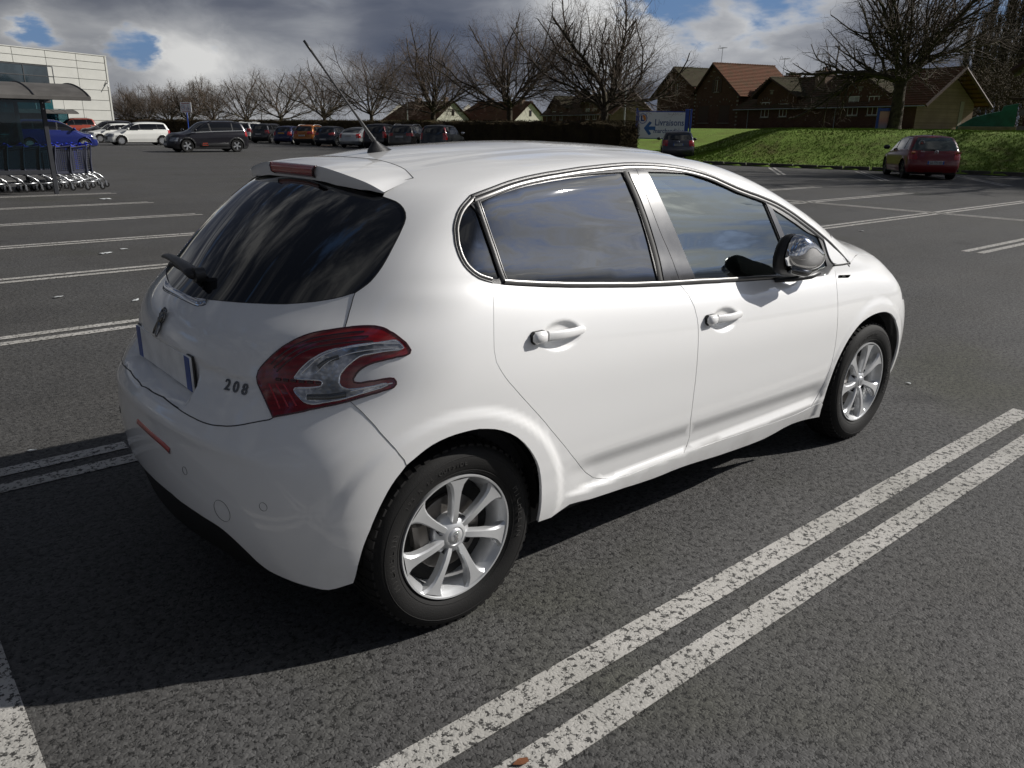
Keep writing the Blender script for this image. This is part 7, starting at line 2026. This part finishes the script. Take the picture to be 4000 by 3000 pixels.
    if rails is not None:
        for s in (-1, 1):
            xs_ = np.linspace(x0 + .75, x0 + 2.35, 7); pts = []
            for q in xs_:
                zt = float(zc_(q)) - .055 + (.06 if xs_[0] < q < xs_[-1] else 0); pts.append((q, s * (hw - .26), zt))
            b = MB(); b.tube(pts, .018, 6); b.build('roof_rail', rails, r, smooth=True)
    if trim is not None:
        for s in (-1, 1):
            pts = []
            for q in np.linspace(endx + .02, xa + .1, 16):
                z_ = float(zb(q)) + .02; yy_ = hw
                for _ in range(30):
                    if fb(np.array([q]), np.array([yy_]), np.array([z_]))[0] > 0: yy_ -= .01
                pts.append((q, s * (yy_ + .012), z_))
            b = MB(); b.tube(pts, .016, 4); b.build('window_trim', trim, r)
    b = MB(); b.tube([(x0 + .95, 0, Hh * .975), (x0 + .80, 0, Hh + .14)], [.012, .005], 5); b.build('aerial', M_black, r)
    if kind != 'coupe':
        b = MB(); zz = hb + rear_win[0] + .02; b.tube([(float(xr_(zz)) - .02, .02, zz), (float(xr_(zz + .03)) - .03, .38, zz + .03)], .014, 4); b.build('rear_wiper', M_black, r)
    if extra: extra(r, dict(xr=xr_, hb=hb, Hh=Hh, W=W, fr=fr2, fb=fb, x0=x0, x1=x1))
    r.location = (loc[0], loc[1], .002)
    return r
def slot(px, X, az, back=0):
    d = sky_dir(px, 520); t = (X - cam.location.x) / d.x
    return (cam.location.x + d.x * t, cam.location.y + d.y * t)
AZ = R(36)
C_grey = carpaint('graphite_paint', (.045, .044, .048), .5, .3); C_bluedk = carpaint('dark_blue_paint', (.010, .016, .070), .3); C_orange = carpaint('orange_paint', (.36, .115, .012), .4)
C_slate = carpaint('slate_blue_paint', (.020, .024, .036), .4); C_silver = carpaint('silver_paint', (.42, .44, .45), .6, .3); C_black = carpaint('black_paint', (.008, .008, .011), .2, .3)
C_brown = carpaint('taupe_grey_paint', (.085, .078, .072), .5, .3); C_anth = carpaint('anthracite_paint', (.040, .044, .048), .5, .3); C_whitefar = carpaint('far_white_paint', (.74, .74, .70)); C_zaf = carpaint('royal_blue_paint', (.008, .018, .145), .3, .3)
C_red = carpaint('faded_red_paint', (.15, .005, .007), .0, .35); C_rust = carpaint('orange_red_paint', (.30, .045, .022), .0, .35); C_aub = carpaint('aubergine_black_paint', (.007, .006, .010), .2, .28); C_micra = carpaint('steel_grey_paint', (.060, .060, .075), .5, .3)
def emblem(r, k, z, rad=.05, ring=True):
    b = MB(); x = float(k['xr'](z)) - .012; b.tube([(x, rad * math.cos(a), z + rad * math.sin(a)) for a in np.linspace(0, 2 * math.pi, 17)], .009, 4, cap=False)
    if ring == 'v':
        b.tube([(x, .030, z + .036), (x, .012, z + .002), (x, 0, z + .030), (x, -.012, z + .002), (x, -.030, z + .036)], .006, 4); b.tube([(x, .040, z + .015), (x, .020, z - .040), (x, 0, z - .004), (x, -.020, z - .040), (x, -.040, z + .015)], .006, 4)
    b.build('emblem', M_chrome, r)
G_ = 'cars parked in the row along the hedge'
def spare(r, k):
    b = MB(); b.lathe([(.14, 0), (.30, -.01), (.32, -.08), (.30, -.16), (.12, -.18), (0, -.18)], 20, axis='x', c=(k['x0'] - .03, .0, .95)); b.build('spare_wheel', M_tread, r, smooth=True, ang=40)
rowc = [
 (948, 28.2, dict(label='white off-roader with black spare wheel, its rear behind the black crossover', paint=C_whitefar, Hh=1.69, L=4.3, wb=2.67, W=1.80, rw=.34, kind='suv', clad=True, rails=M_white, extra=spare)),
 (1014, 27.5, dict(label='two-tone grey crossover parked right of the black crossover', paint=C_grey, Hh=1.58, L=4.2, wb=2.64, W=1.80, rw=.33, kind='suv', clad=True, two_tone=C_black, lamp='corner')),
 (1100, 27.5, dict(label='dark blue hatchback with a yellow rear plate left of the orange car', paint=C_bluedk, Hh=1.42, L=4.11, wb=2.61, W=1.71, rw=.30, lamp='corner', plate=M_plateY, plate_z=.84, rim=M_white, spokes=7)),
 (1181, 27.5, dict(label='orange hatchback with silver roof rails', paint=C_orange, Hh=1.52, L=4.09, wb=2.60, W=1.78, rw=.32, clad=True, rails=M_silver if 'M_silver' in globals() else M_alloy, lamp='wide')),
 (1264, 27.5, dict(label='dark slate blue hatchback between the orange car and the silver coupe', paint=C_slate, Hh=1.45, L=4.06, wb=2.59, W=1.73, rw=.31, lamp='wide', plate_z=.50)),
 (1366, 27.5, dict(label='silver coupe with a dark strip over its boot', paint=C_silver, Hh=1.40, L=4.34, wb=2.71, W=1.73, rw=.31, kind='coupe', lamp='corner', plate_z=.80)),
 (1465, 27.6, dict(label='black people carrier with tall red tail lamps right behind the car aerial', paint=C_black, Hh=1.64, L=4.5, wb=2.74, W=1.81, rw=.32, kind='mpv', lamp='tall')),
 (1568, 27.6, dict(label='taupe people carrier with bright roof rails and wide red lamps', paint=C_brown, Hh=1.61, L=4.52, wb=2.75, W=1.80, rw=.32, kind='mpv', rails=M_alloy, lamp='wide', plate_z=.86)),
 (1695, 27.6, dict(label='anthracite crossover, rightmost in the row along the hedge', paint=C_anth, Hh=1.62, L=4.36, wb=2.61, W=1.84, rw=.33, kind='suv', lamp='tall', plate_z=.52, mirrors=M_chrome)),
]
for px, X, kw in rowc:
    sx, sy = slot(px, X, AZ); gcar(loc=(sx + .35, sy + .2), az=AZ, group=G_, **kw)
# cars across the lane on the left
def wide_bumps(r, k):
    for s in (-1, 1):
        b = MB(); b.bbox((1.25, s * (k['W'] / 2 - .005), .42), (1.55, .05, .16), .03); b.build('door_bumper', M_black, r, smooth=True, ang=40)
        b = MB(); b.tube([(1.95, s * (k['W'] / 2 + .025), .37), (1.62, s * (k['W'] / 2 + .025), .37), (1.66, s * (k['W'] / 2 + .025), .47), (1.92, s * (k['W'] / 2 + .025), .47), (1.95, s * (k['W'] / 2 + .025), .37)], .022, 4); b.build('red_accent', C_rust, r)
gcar('near-black crossover with red roof accent and chrome window line standing in the lane', (16.75, 43.68), R(180), C_aub, L=4.5, W=1.84, Hh=1.67, wb=2.73, fo=.88, rw=.345, kind='suv', clad=True, rails=M_black, cell=.036, lamp='corner', trim=M_alloy, rim=M_rim, spokes=5, extra=wide_bumps, name='crossover', two_tone=None)
gcar('white compact hatchback with ten-spoke wheels parked left of the black crossover', (17.45, 58.9), R(180), C_whitefar, L=4.36, W=1.79, Hh=1.56, wb=2.70, fo=.86, rw=.32, kind='mpv', spokes=10, cell=.04, lamp='corner', mirrors=C_whitefar)
gcar('small white hatchback nose-on behind the white compact hatchback', (17.9, 67.0), R(180), C_whitefar, L=4.0, W=1.72, Hh=1.45, wb=2.52, fo=.80, rw=.31, spokes=10, mirrors=M_black)
gcar('dark grey estate car with a sloping windscreen behind the small white hatchback', (19.8, 76.0), R(180), C_grey, L=4.6, W=1.84, Hh=1.66, wb=2.84, fo=.86, rw=.33, kind='suv', trim=M_alloy, mirrors=M_chrome)
gcar('orange-red van-like car with roof bars behind the dark grey estate', (18.9, 84.0), R(180), C_rust, L=4.2, W=1.80, Hh=1.86, wb=2.7, fo=.8, rw=.31, kind='mpv', rails=M_black)
p_ = sky_dir(330, 560); t_ = 44 / p_.dot(-Vector((0, 0, 1)) if 0 else (cam.rotation_euler.to_matrix() @ Vector((0, 0, -1))))
fx, fy = cam.location.x + p_.x * t_, cam.location.y + p_.y * t_
gcar('royal blue people carrier seen through the trolley shelter', (fx - 2.70, fy + .80), R(2), C_zaf, L=4.32, W=1.74, Hh=1.63, wb=2.70, fo=.86, rw=.32, kind='mpv', spokes=10, cell=.038)
gcar('silver hatchback behind the left glass of the trolley shelter', (fx - 8.6, fy + 1.2), R(2), C_silver, L=4.1, W=1.74, Hh=1.48, wb=2.55, fo=.84, rw=.31)
# single cars on the right
def micra_x(r, k): emblem(r, k, .90, .045)
def golf_x(r, k):
    emblem(r, k, .89, .055, 'v')
    M = k['fr'].to_4x4(); M.translation = Vector((float(k['xr'](1.12)) - .016 + .05, .43, 1.16)); 
    b = MB(); x = float(k['xr'](1.18)) + .035; b.tube([(x + .0, .43 + .085 * math.cos(a), 1.18 + .085 * math.sin(a)) for a in np.linspace(0, 2 * math.pi, 21)], .012, 4, cap=False, flat=.5); b.build('sticker_ring', M_plateW, r)
    M.translation = Vector((x - .02, .43, 1.18)); M = M @ Matrix.Rotation(R(-28), 4, 'X'); text_obj('sticker_letter', 'A', .13, C_rust, r, M, .001, offset=.004)
    for s in (-1, 1):
        b = MB(); b.bbox((float(k['xr'](.86)) + .075, s * .70, .875), (.05, .17, .07), .02, rz=s * .38); b.build('indicator', M_orangelamp, r)
    M = k['fr'].to_4x4(); M.translation = Vector((float(k['xr'](.93)) - .016, .42, .915)); text_obj('boot_lettering', 'GOLF', .055, M_alloy, r, M, .001)
M_rearpane = simple('lighter_rear_glass', (.045, .060, .058), .08, spec=.8)
gcar('grey hatchback seen from behind, parked in front of the delivery sign', (33.4, 25.0), R(41), C_micra, L=3.99, W=1.74, Hh=1.455, wb=2.52, fo=.81, rw=.31, cell=.035, lamp='corner', plate_z=.76, plate_txt='FZ-275-GL', extra=micra_x, mirrors=M_black)
gcar('faded red three-door hatchback with an A sticker parked by the grass bank', (27.72, 9.66), R(38), C_red, L=4.15, W=1.735, Hh=1.44, wb=2.51, fo=.86, rw=.305, cell=.026, plate_z=.56, plate_txt='GS-775-VH', extra=golf_x, glassm=M_rearpane, rim=M_rimdark, mirrors=M_black, rear_win=(.05, .05), belt0=.90, lamp='golf')
for (a, b_) in (((30.36, 13.45), (25.15, 9.85)), ((30.45, 9.62), (26.1, 6.55)), ((29.9, 17.1), (25.1, 13.6)), ((32.5, 6.2), (28.0, 3.0)), ((29.3, 20.6), (24.6, 17.3)), ((33.3, 2.6), (28.8, -.6))):
    double_line('bay_line', a[0], a[1], b_[0], b_[1], .20)

# ------------------------------------------------------------------ store building
M_clad = simple('pale_cladding', (.40, .40, .37), .55, var=.06, scale=.5)
M_joint = simple('cladding_joint', (.10, .10, .095), .7)
M_glassdark = mat('dark_shop_glass', lambda g: (pbsdf(g, g.mix(g.ss(g.noise(obj_co(g), .3, 3, .5), .35, .65), (.012, .020, .026, 1), (.030, .045, .055, 1)), .04, 0, 0, 0, .9), None))
M_teal = mat('teal_shop_glass', lambda g: (pbsdf(g, (.008, .060, .070), .06, 0, 0, 0, .9), None))
M_frame = simple('grey_metal_frame', (.055, .058, .062), .45, .4)
def store():
    A = Vector((14.37, 94.76)); B = Vector((25.75, 101.73)); d = (B - A).normalized(); az = math.atan2(d.y, d.x); L = (B - A).length
    r = root('store_building', (A.x, A.y, 0), az); tag(r, 'pale cladded store building with a dark glazed corner at the left edge', 'building')
    x0, x1 = -16.0, L; b = MB(); b.box(((x0 + x1) / 2, 7.2, 4.25), (x1 - x0 - .1, 14.2, 8.5)); b.build('wall', M_joint, r)
    cw = L / 3.25; zs = [0, .62, 1.70, 2.79, 3.88, 4.97, 6.05, 7.13, 7.90, 8.60]
    me = {}
    for k in range(-5, 4):
        u0 = x1 - .35 - (4 - k - .0) * cw + cw * .0; 
        ua, ub = x1 - .30 - (3 - k + 1) * cw * .965, x1 - .30 - (3 - k) * cw * .965
        for j in range(len(zs) - 1):
            if ub < 6.0 + .2 and 3.88 < (zs[j] + zs[j + 1]) / 2 < 7.13: continue
            if ub < 7.0 and zs[j + 1] < 3.9: continue
            q = MB(); key = (round(ub - ua, 3), round(zs[j + 1] - zs[j], 3))
            if key not in me:
                q.bbox((0, 0, 0), (ub - ua - .05, .10, zs[j + 1] - zs[j] - .045), .01); o = q.build('cladding_panel', M_clad, r); me[key] = o.data
            else:
                o = bpy.data.objects.new('cladding_panel', me[key]); link(o, r)
            o.location = ((ua + ub) / 2, .02, (zs[j] + zs[j + 1]) / 2)
    q = MB(); q.bbox((x1 - .12, .10, 4.3), (.26, .34, 8.6), .02); q.build('corner_trim', M_clad, r)
    q = MB(); q.bbox(((x0 + x1) / 2, .1, 8.66), (x1 - x0 + .1, .4, .10), .02); q.build('parapet', M_clad, r)
    # upper window band and dark shopfront
    for (ua, ub, z0, z1, m, nm) in ((-15.5, 5.75, 4.05, 7.05, M_glassdark, 'window'), (-15.5, 6.6, .2, 3.85, M_teal, 'shopfront')):
        q = MB(); q.box(((ua + ub) / 2, .02, (z0 + z1) / 2), (ub - ua, .06, z1 - z0)); o = q.build(nm, m, r)
        q = MB()
        for t in np.arange(ub, ua, -3.6): q.box((t, -.03, (z0 + z1) / 2), (.09, .06, z1 - z0))
        for z in np.linspace(z0, z1, 4): q.box(((ua + ub) / 2, -.034, z), (ub - ua, .06, .07))
        q.build('glazing_bars', M_frame if nm == 'window' else M_clad, o)['kind'] = 'stuff'
    q = MB(); q.bbox((x1 - .55, -.25, 5.75), (.18, .4, .16), .02); q.tube([(x1 - .55, -.3, 5.7), (x1 - .95, -.75, 5.3)], .05, 6); q.tube([(x1 - .55, .1, 6.0), (x1 - .55, -.2, 5.9)], .04, 5); o = q.build('security_camera', M_white, r)
store()
M_shelter = simple('shelter_grey_metal', (.040, .042, .048), .5, .3)
M_vault = simple('weathered_roof_sheet', (.085, .080, .074), .6, var=.25, scale=2)
def _tealpane(g):
    fr = g.n('ShaderNodeFresnel'); fr.inputs[0].default_value = 1.6
    t = g.n('ShaderNodeBsdfTransparent'); t.inputs[0].default_value = (.28, .44, .48, 1)
    s = g.n('ShaderNodeBsdfGlossy'); s.inputs['Roughness'].default_value = .02
    mx = g.n('ShaderNodeMixShader'); g.l(fr.outputs[0], mx.inputs[0]); g.l(t.outputs[0], mx.inputs[1]); g.l(s.outputs[0], mx.inputs[2])
    return mx.outputs[0], None
M_tealpane = mat('teal_tinted_pane', _tealpane)
def shelter(name, loc, az, L, label, z_f=2.0, depth=2.5, posts=(0.0,), s=1.0):
    """x to the right end at 0, runs to -L; y backwards"""
    r = root(name, (loc[0], loc[1], 0), az); r.scale = (s, s, s); tag(r, label, 'trolley shelter')
    for t in np.arange(0, L, 3.2):
        for y in (0, depth):
            q = MB(); q.bbox((-t, y, (z_f + .05) / 2), (.085, .06, z_f + .05), .006); p_ = q.build('post', M_shelter, r)
            if y == 0:
                for dz in (.10, .22):
                    c = MB(); c.lathe([(0, -.035), (.011, -.033), (.013, -.028)], 8, c=(-t, 0, z_f - dz)); c.build('bolt', M_alloy, p_)
    # vaulted roof
    n = 14; x0, x1 = -L - .5, .85; prof = [(-.42 + (depth + .84) * i / n, z_f + .02 + .30 * math.sin(math.pi * i / n) ** .8) for i in range(n + 1)]
    V = []; 
    for (y, z) in prof: V += [(x0, y, z), (x1, y, z), (x0, y, z + .022), (x1, y, z + .022)]
    F = []
    for i in range(n):
        a, b_ = 4 * i, 4 * i + 4
        F += [(a, a + 1, b_ + 1, b_), (a + 2, b_ + 2, b_ + 3, a + 3), (a + 1, a + 3, b_ + 3, b_ + 1), (a, b_, b_ + 2, a + 2)]
    mesh_obj('roof', V, F, M_vault, r, smooth=False)
    for t in list(np.arange(0.82, -L, -1.05)):
        q = MB(); q.tube([(t, y, z + .03) for y, z in prof], .02, 4, flat=.8); q.build('roof_rib', M_shelter, r)
    for y in (-.42, depth + .42):
        q = MB(); q.bbox(((x0 + x1) / 2, y, z_f + .0), (x1 - x0, .05, .085), .008); q.build('gutter_edge', M_vault, r)
    q = MB(); q.bbox((-L / 2, .02, z_f + .02), (L, .05, .09), .006); q.build('beam', M_shelter, r)
    q = MB(); q.bbox((-L / 2, .0, .47), (L - .09, .045, .085), .006); q.build('rail', M_shelter, r)
    for t in np.arange(0, L - .1, 3.2):
        for y in (.0, depth):
            q = MB(); q.box((-t - 1.6, y, (z_f + .51) / 2 + .01), (3.10, .012, z_f - .55)); q.build('glass_pane', M_tealpane, r)
    return r
shelter('trolley_shelter', (2.52, 17.37), R(2.0), 9.6, 'curved roof trolley shelter with teal side glass at the left edge', z_f=1.98)
dv = sky_dir(268, 470); t_ = 74 / (dv.dot(cam.rotation_euler.to_matrix() @ Vector((0, 0, -1))))
shelter('trolley_shelter', (cam.location.x + dv.x * t_, cam.location.y + dv.y * t_), R(8), 9.6, 'second trolley shelter far off in front of the store wall', z_f=2.25)
# ---- trolleys
M_trolley = simple('trolley_grey_plastic', (.036, .040, .062), .5)
M_trolleyblue = simple('trolley_blue_plastic', (.014, .035, .42), .4)
M_trchrome = simple('trolley_steel', (.46, .47, .48), .28, .9)
def trolley(first_full=True, blue=False):
    r = bpy.data.objects.new('shopping_trolley', None); COL.objects.link(r)
    q = MB()
    for s in (-1, 1):
        q.tube([(0, s * .27, .38), (.0, s * .27, .62), (.035, s * .27, .90), (.05, s * .27, .99)], [.022, .020, .019, .022], 6)
        q.tube([(.05, s * .27, .985), (-.30, s * .262, .945), (-.9, s * .23, .86)], .016, 6)
        q.bbox((-.45, s * .25, .40), (.92, .02, .05), .005)
    q.build('upright_frame', M_trolley, r, smooth=True, ang=40)
    q = MB(); q.tube([(.065, -.28, 1.00), (.085, -.1, 1.015), (.085, .1, 1.015), (.065, .28, 1.00)], .017, 8); q.build('handle', M_trolleyblue, r, smooth=True)
    q = MB(); q.bbox((.075, .18, 1.01), (.06, .09, .07), .015); q.build('coin_lock', M_trolleyblue, r)
    q = MB(); M = Matrix.Rotation(R(13), 3, 'Y'); q.bbox((0, 0, 0), (.30, .50, .05), .012); q.v = [tuple(M @ Vector(v) + Vector((-.16, 0, .955))) for v in q.v]; q.build('seat_flap', M_trolleyblue, r)
    b = MB()                     # basket of crossing bars
    for s in (-1, 1):
        for i in range(12):
            z = .43 + .042 * i; x1 = -.9 + .0 * i
            if z < .985 - .12: b.box((-.44, s * .248, z), (.86, .006, .020))
        for i in range(22):
            x = -.02 - .040 * i; zt = .98 + x * .13; b.box((x, s * .25, (.40 + zt) / 2), (.014, .006, zt - .40))
    for i in range(9): b.box((-.9, -.22 + .055 * i, .63), (.008, .010, .46))
    for i in range(10): b.box((-.9, 0, .43 + .045 * i), (.008, .46, .010))
    for i in range(12): b.box((-.45, -.22 + .04 * i, .40), (.88, .008, .008))
    o = b.build('basket', M_trolley, r); o['kind'] = 'stuff'
    if blue:
        b = MB()
        for i in range(9): b.box((-.06, 0, .50 + .042 * i), (.012, .42, .026))
        for i in range(5): b.box((-.06, -.2 + .1 * i, .66), (.016, .018, .40))
        o = b.build('seat_back', M_trolleyblue, r); o['kind'] = 'stuff'
    q = MB()
    for s in (-1, 1):
        q.tube([(0, s * .27, .41), (.03, s * .275, .36), (.13, s * .285, .315), (.21, s * .29, .25), (.27, s * .295, .15)], .017, 6)
        q.tube([(.20, s * .285, .20), (.0, s * .27, .185), (-.6, s * .22, .185), (-.78, s * .15, .185)], .013, 6)
    q.tube([(.12, -.28, .32), (.12, .28, .32)], .011, 5); q.tube([(-.78, -.15, .185), (-.78, .15, .185)], .013, 5)
    q.build('chassis', M_trchrome, r, smooth=True)
    for (x, y) in ((.285, -.295), (.285, .295), (-.72, -.17), (-.72, .17)):
        q = MB(); q.lathe([(.030, -.012), (.058, -.014), (.062, 0), (.058, .014), (.030, .012), (.0, .012)], 16, c=(x, y, .062)); w = q.build('castor', M_tread, r, smooth=True, ang=40)
        q = MB(); q.bbox((x - .012, y, .11), (.045, .050, .10), .008); q.lathe([(0, -.017), (.022, -.016)], 10, c=(x, y, .062)); q.build('castor_fork', M_trchrome, w)
    return r
t0_ = trolley(blue=False); t1_ = trolley(blue=True)
GT = 'nested shopping trolleys under the near shelter'
ux = [3.34, 3.03, 2.72, 2.41, 2.10, 1.79, 1.48, 1.17, .86, .55]
TL = ['outermost trolley of the near nested row, its blue seat back showing', 'second trolley from the open end, blue seat back showing through its basket']
usedb = usedn = False
for i, u in enumerate(ux):
    if i < 2: o = t1_ if not usedb else copy_tree(t1_); usedb = True
    else: o = t0_ if not usedn else copy_tree(t0_); usedn = True
    o.location = (u, 18.40 + (.05 if i == 0 else .0) - .008 * i, 0); o.rotation_euler = (0, 0, R(6 if i == 0 else 1))
    lb = TL[i] if i < 2 else ['third trolley from the open end, right of the shelter post', 'trolley standing just right of the shelter post', 'trolley standing directly behind the shelter post'][i - 2] if i < 5 else ['first', 'second', 'third', 'fourth', 'fifth'][i - 5] + ' grey trolley left of the shelter post, behind the teal glass'
    tag(o, lb, 'shopping trolley', GT if i < 5 else GT)
for i, u in enumerate((3.62, 3.31, 3.0)):
    o = copy_tree(t0_); o.location = (u, 19.15, 0); o.rotation_euler = (0, 0, R(3)); tag(o, ['outermost trolley of the second nested row, farthest right under the shelter', 'middle trolley of the second nested row, mostly hidden by the near row', 'innermost trolley of the second nested row behind the shelter post'][i], 'shopping trolley', 'nested trolleys of the second row')
# ---- litter and a leaf on the ground
M_litter = simple('white_litter', (.50, .52, .52), .6); M_leafb = simple('dry_leaf', (.16, .055, .018), .7)
def scrap(name, px, py, size, m, label, cat, group=None):
    d = sky_dir(px, py); t = -cam.location.z / d.z; rnd = random.Random(px + py)
    x, y = cam.location.x + d.x * t, cam.location.y + d.y * t
    n = 7; V = []; 
    for k in range(n):
        a = 2 * math.pi * k / n + rnd.uniform(-.2, .2); q = size * rnd.uniform(.6, 1.1) * (1.7 if math.cos(a) ** 2 > .5 else .8); V.append((q * math.cos(a), q * math.sin(a), rnd.uniform(.002, size * .35)))
    V.append((0, 0, size * .3)); V += [(a, b_, c - .0015) for a, b_, c in V]; m_ = n + 1
    F = [(k, (k + 1) % n, n) for k in range(n)] + [(m_ + (k + 1) % n, m_ + k, m_ + n) for k in range(n)] + [(k, m_ + k, m_ + (k + 1) % n, (k + 1) % n) for k in range(n)]
    o = mesh_obj(name, V, F, m, loc=(x, y, .006)); o.rotation_euler = (0, 0, rnd.uniform(0, 3)); tag(o, label, cat, group)
scrap('dry_leaf', 2035, 2985, .016, M_leafb, 'curled brown leaf on the nearest white line', 'leaf')
GL_ = 'small pale scraps of litter on the asphalt'
for px, py, s, lb in ((415, 780, .09, 'pale flattened scrap on the asphalt just past the end of the trolley shelter line'), (400, 993, .035, 'left crumb of the pale crumbs between the third and fourth line at the left'),
        (424, 990, .04, 'largest pale crumb between the third and fourth line at the left'), (232, 1163, .03, 'pale scrap alone on the asphalt left of the rear window'), (534, 1175, .03, 'pale scrap on the asphalt close to the left edge of the car'),
        (126, 1765, .012, 'tiny white fleck at the edge of the car shadow on the left'), (3548, 1500, .012, 'tiny white fleck on the asphalt right of the front wheel'), (3362, 903, .03, 'small pale scrap on the asphalt beyond the bonnet'), (487, 975, .03, 'pale scrap beside the end of the third line at the left')):
    scrap('paper_scrap', px, py, s, M_litter, lb, 'litter', GL_)
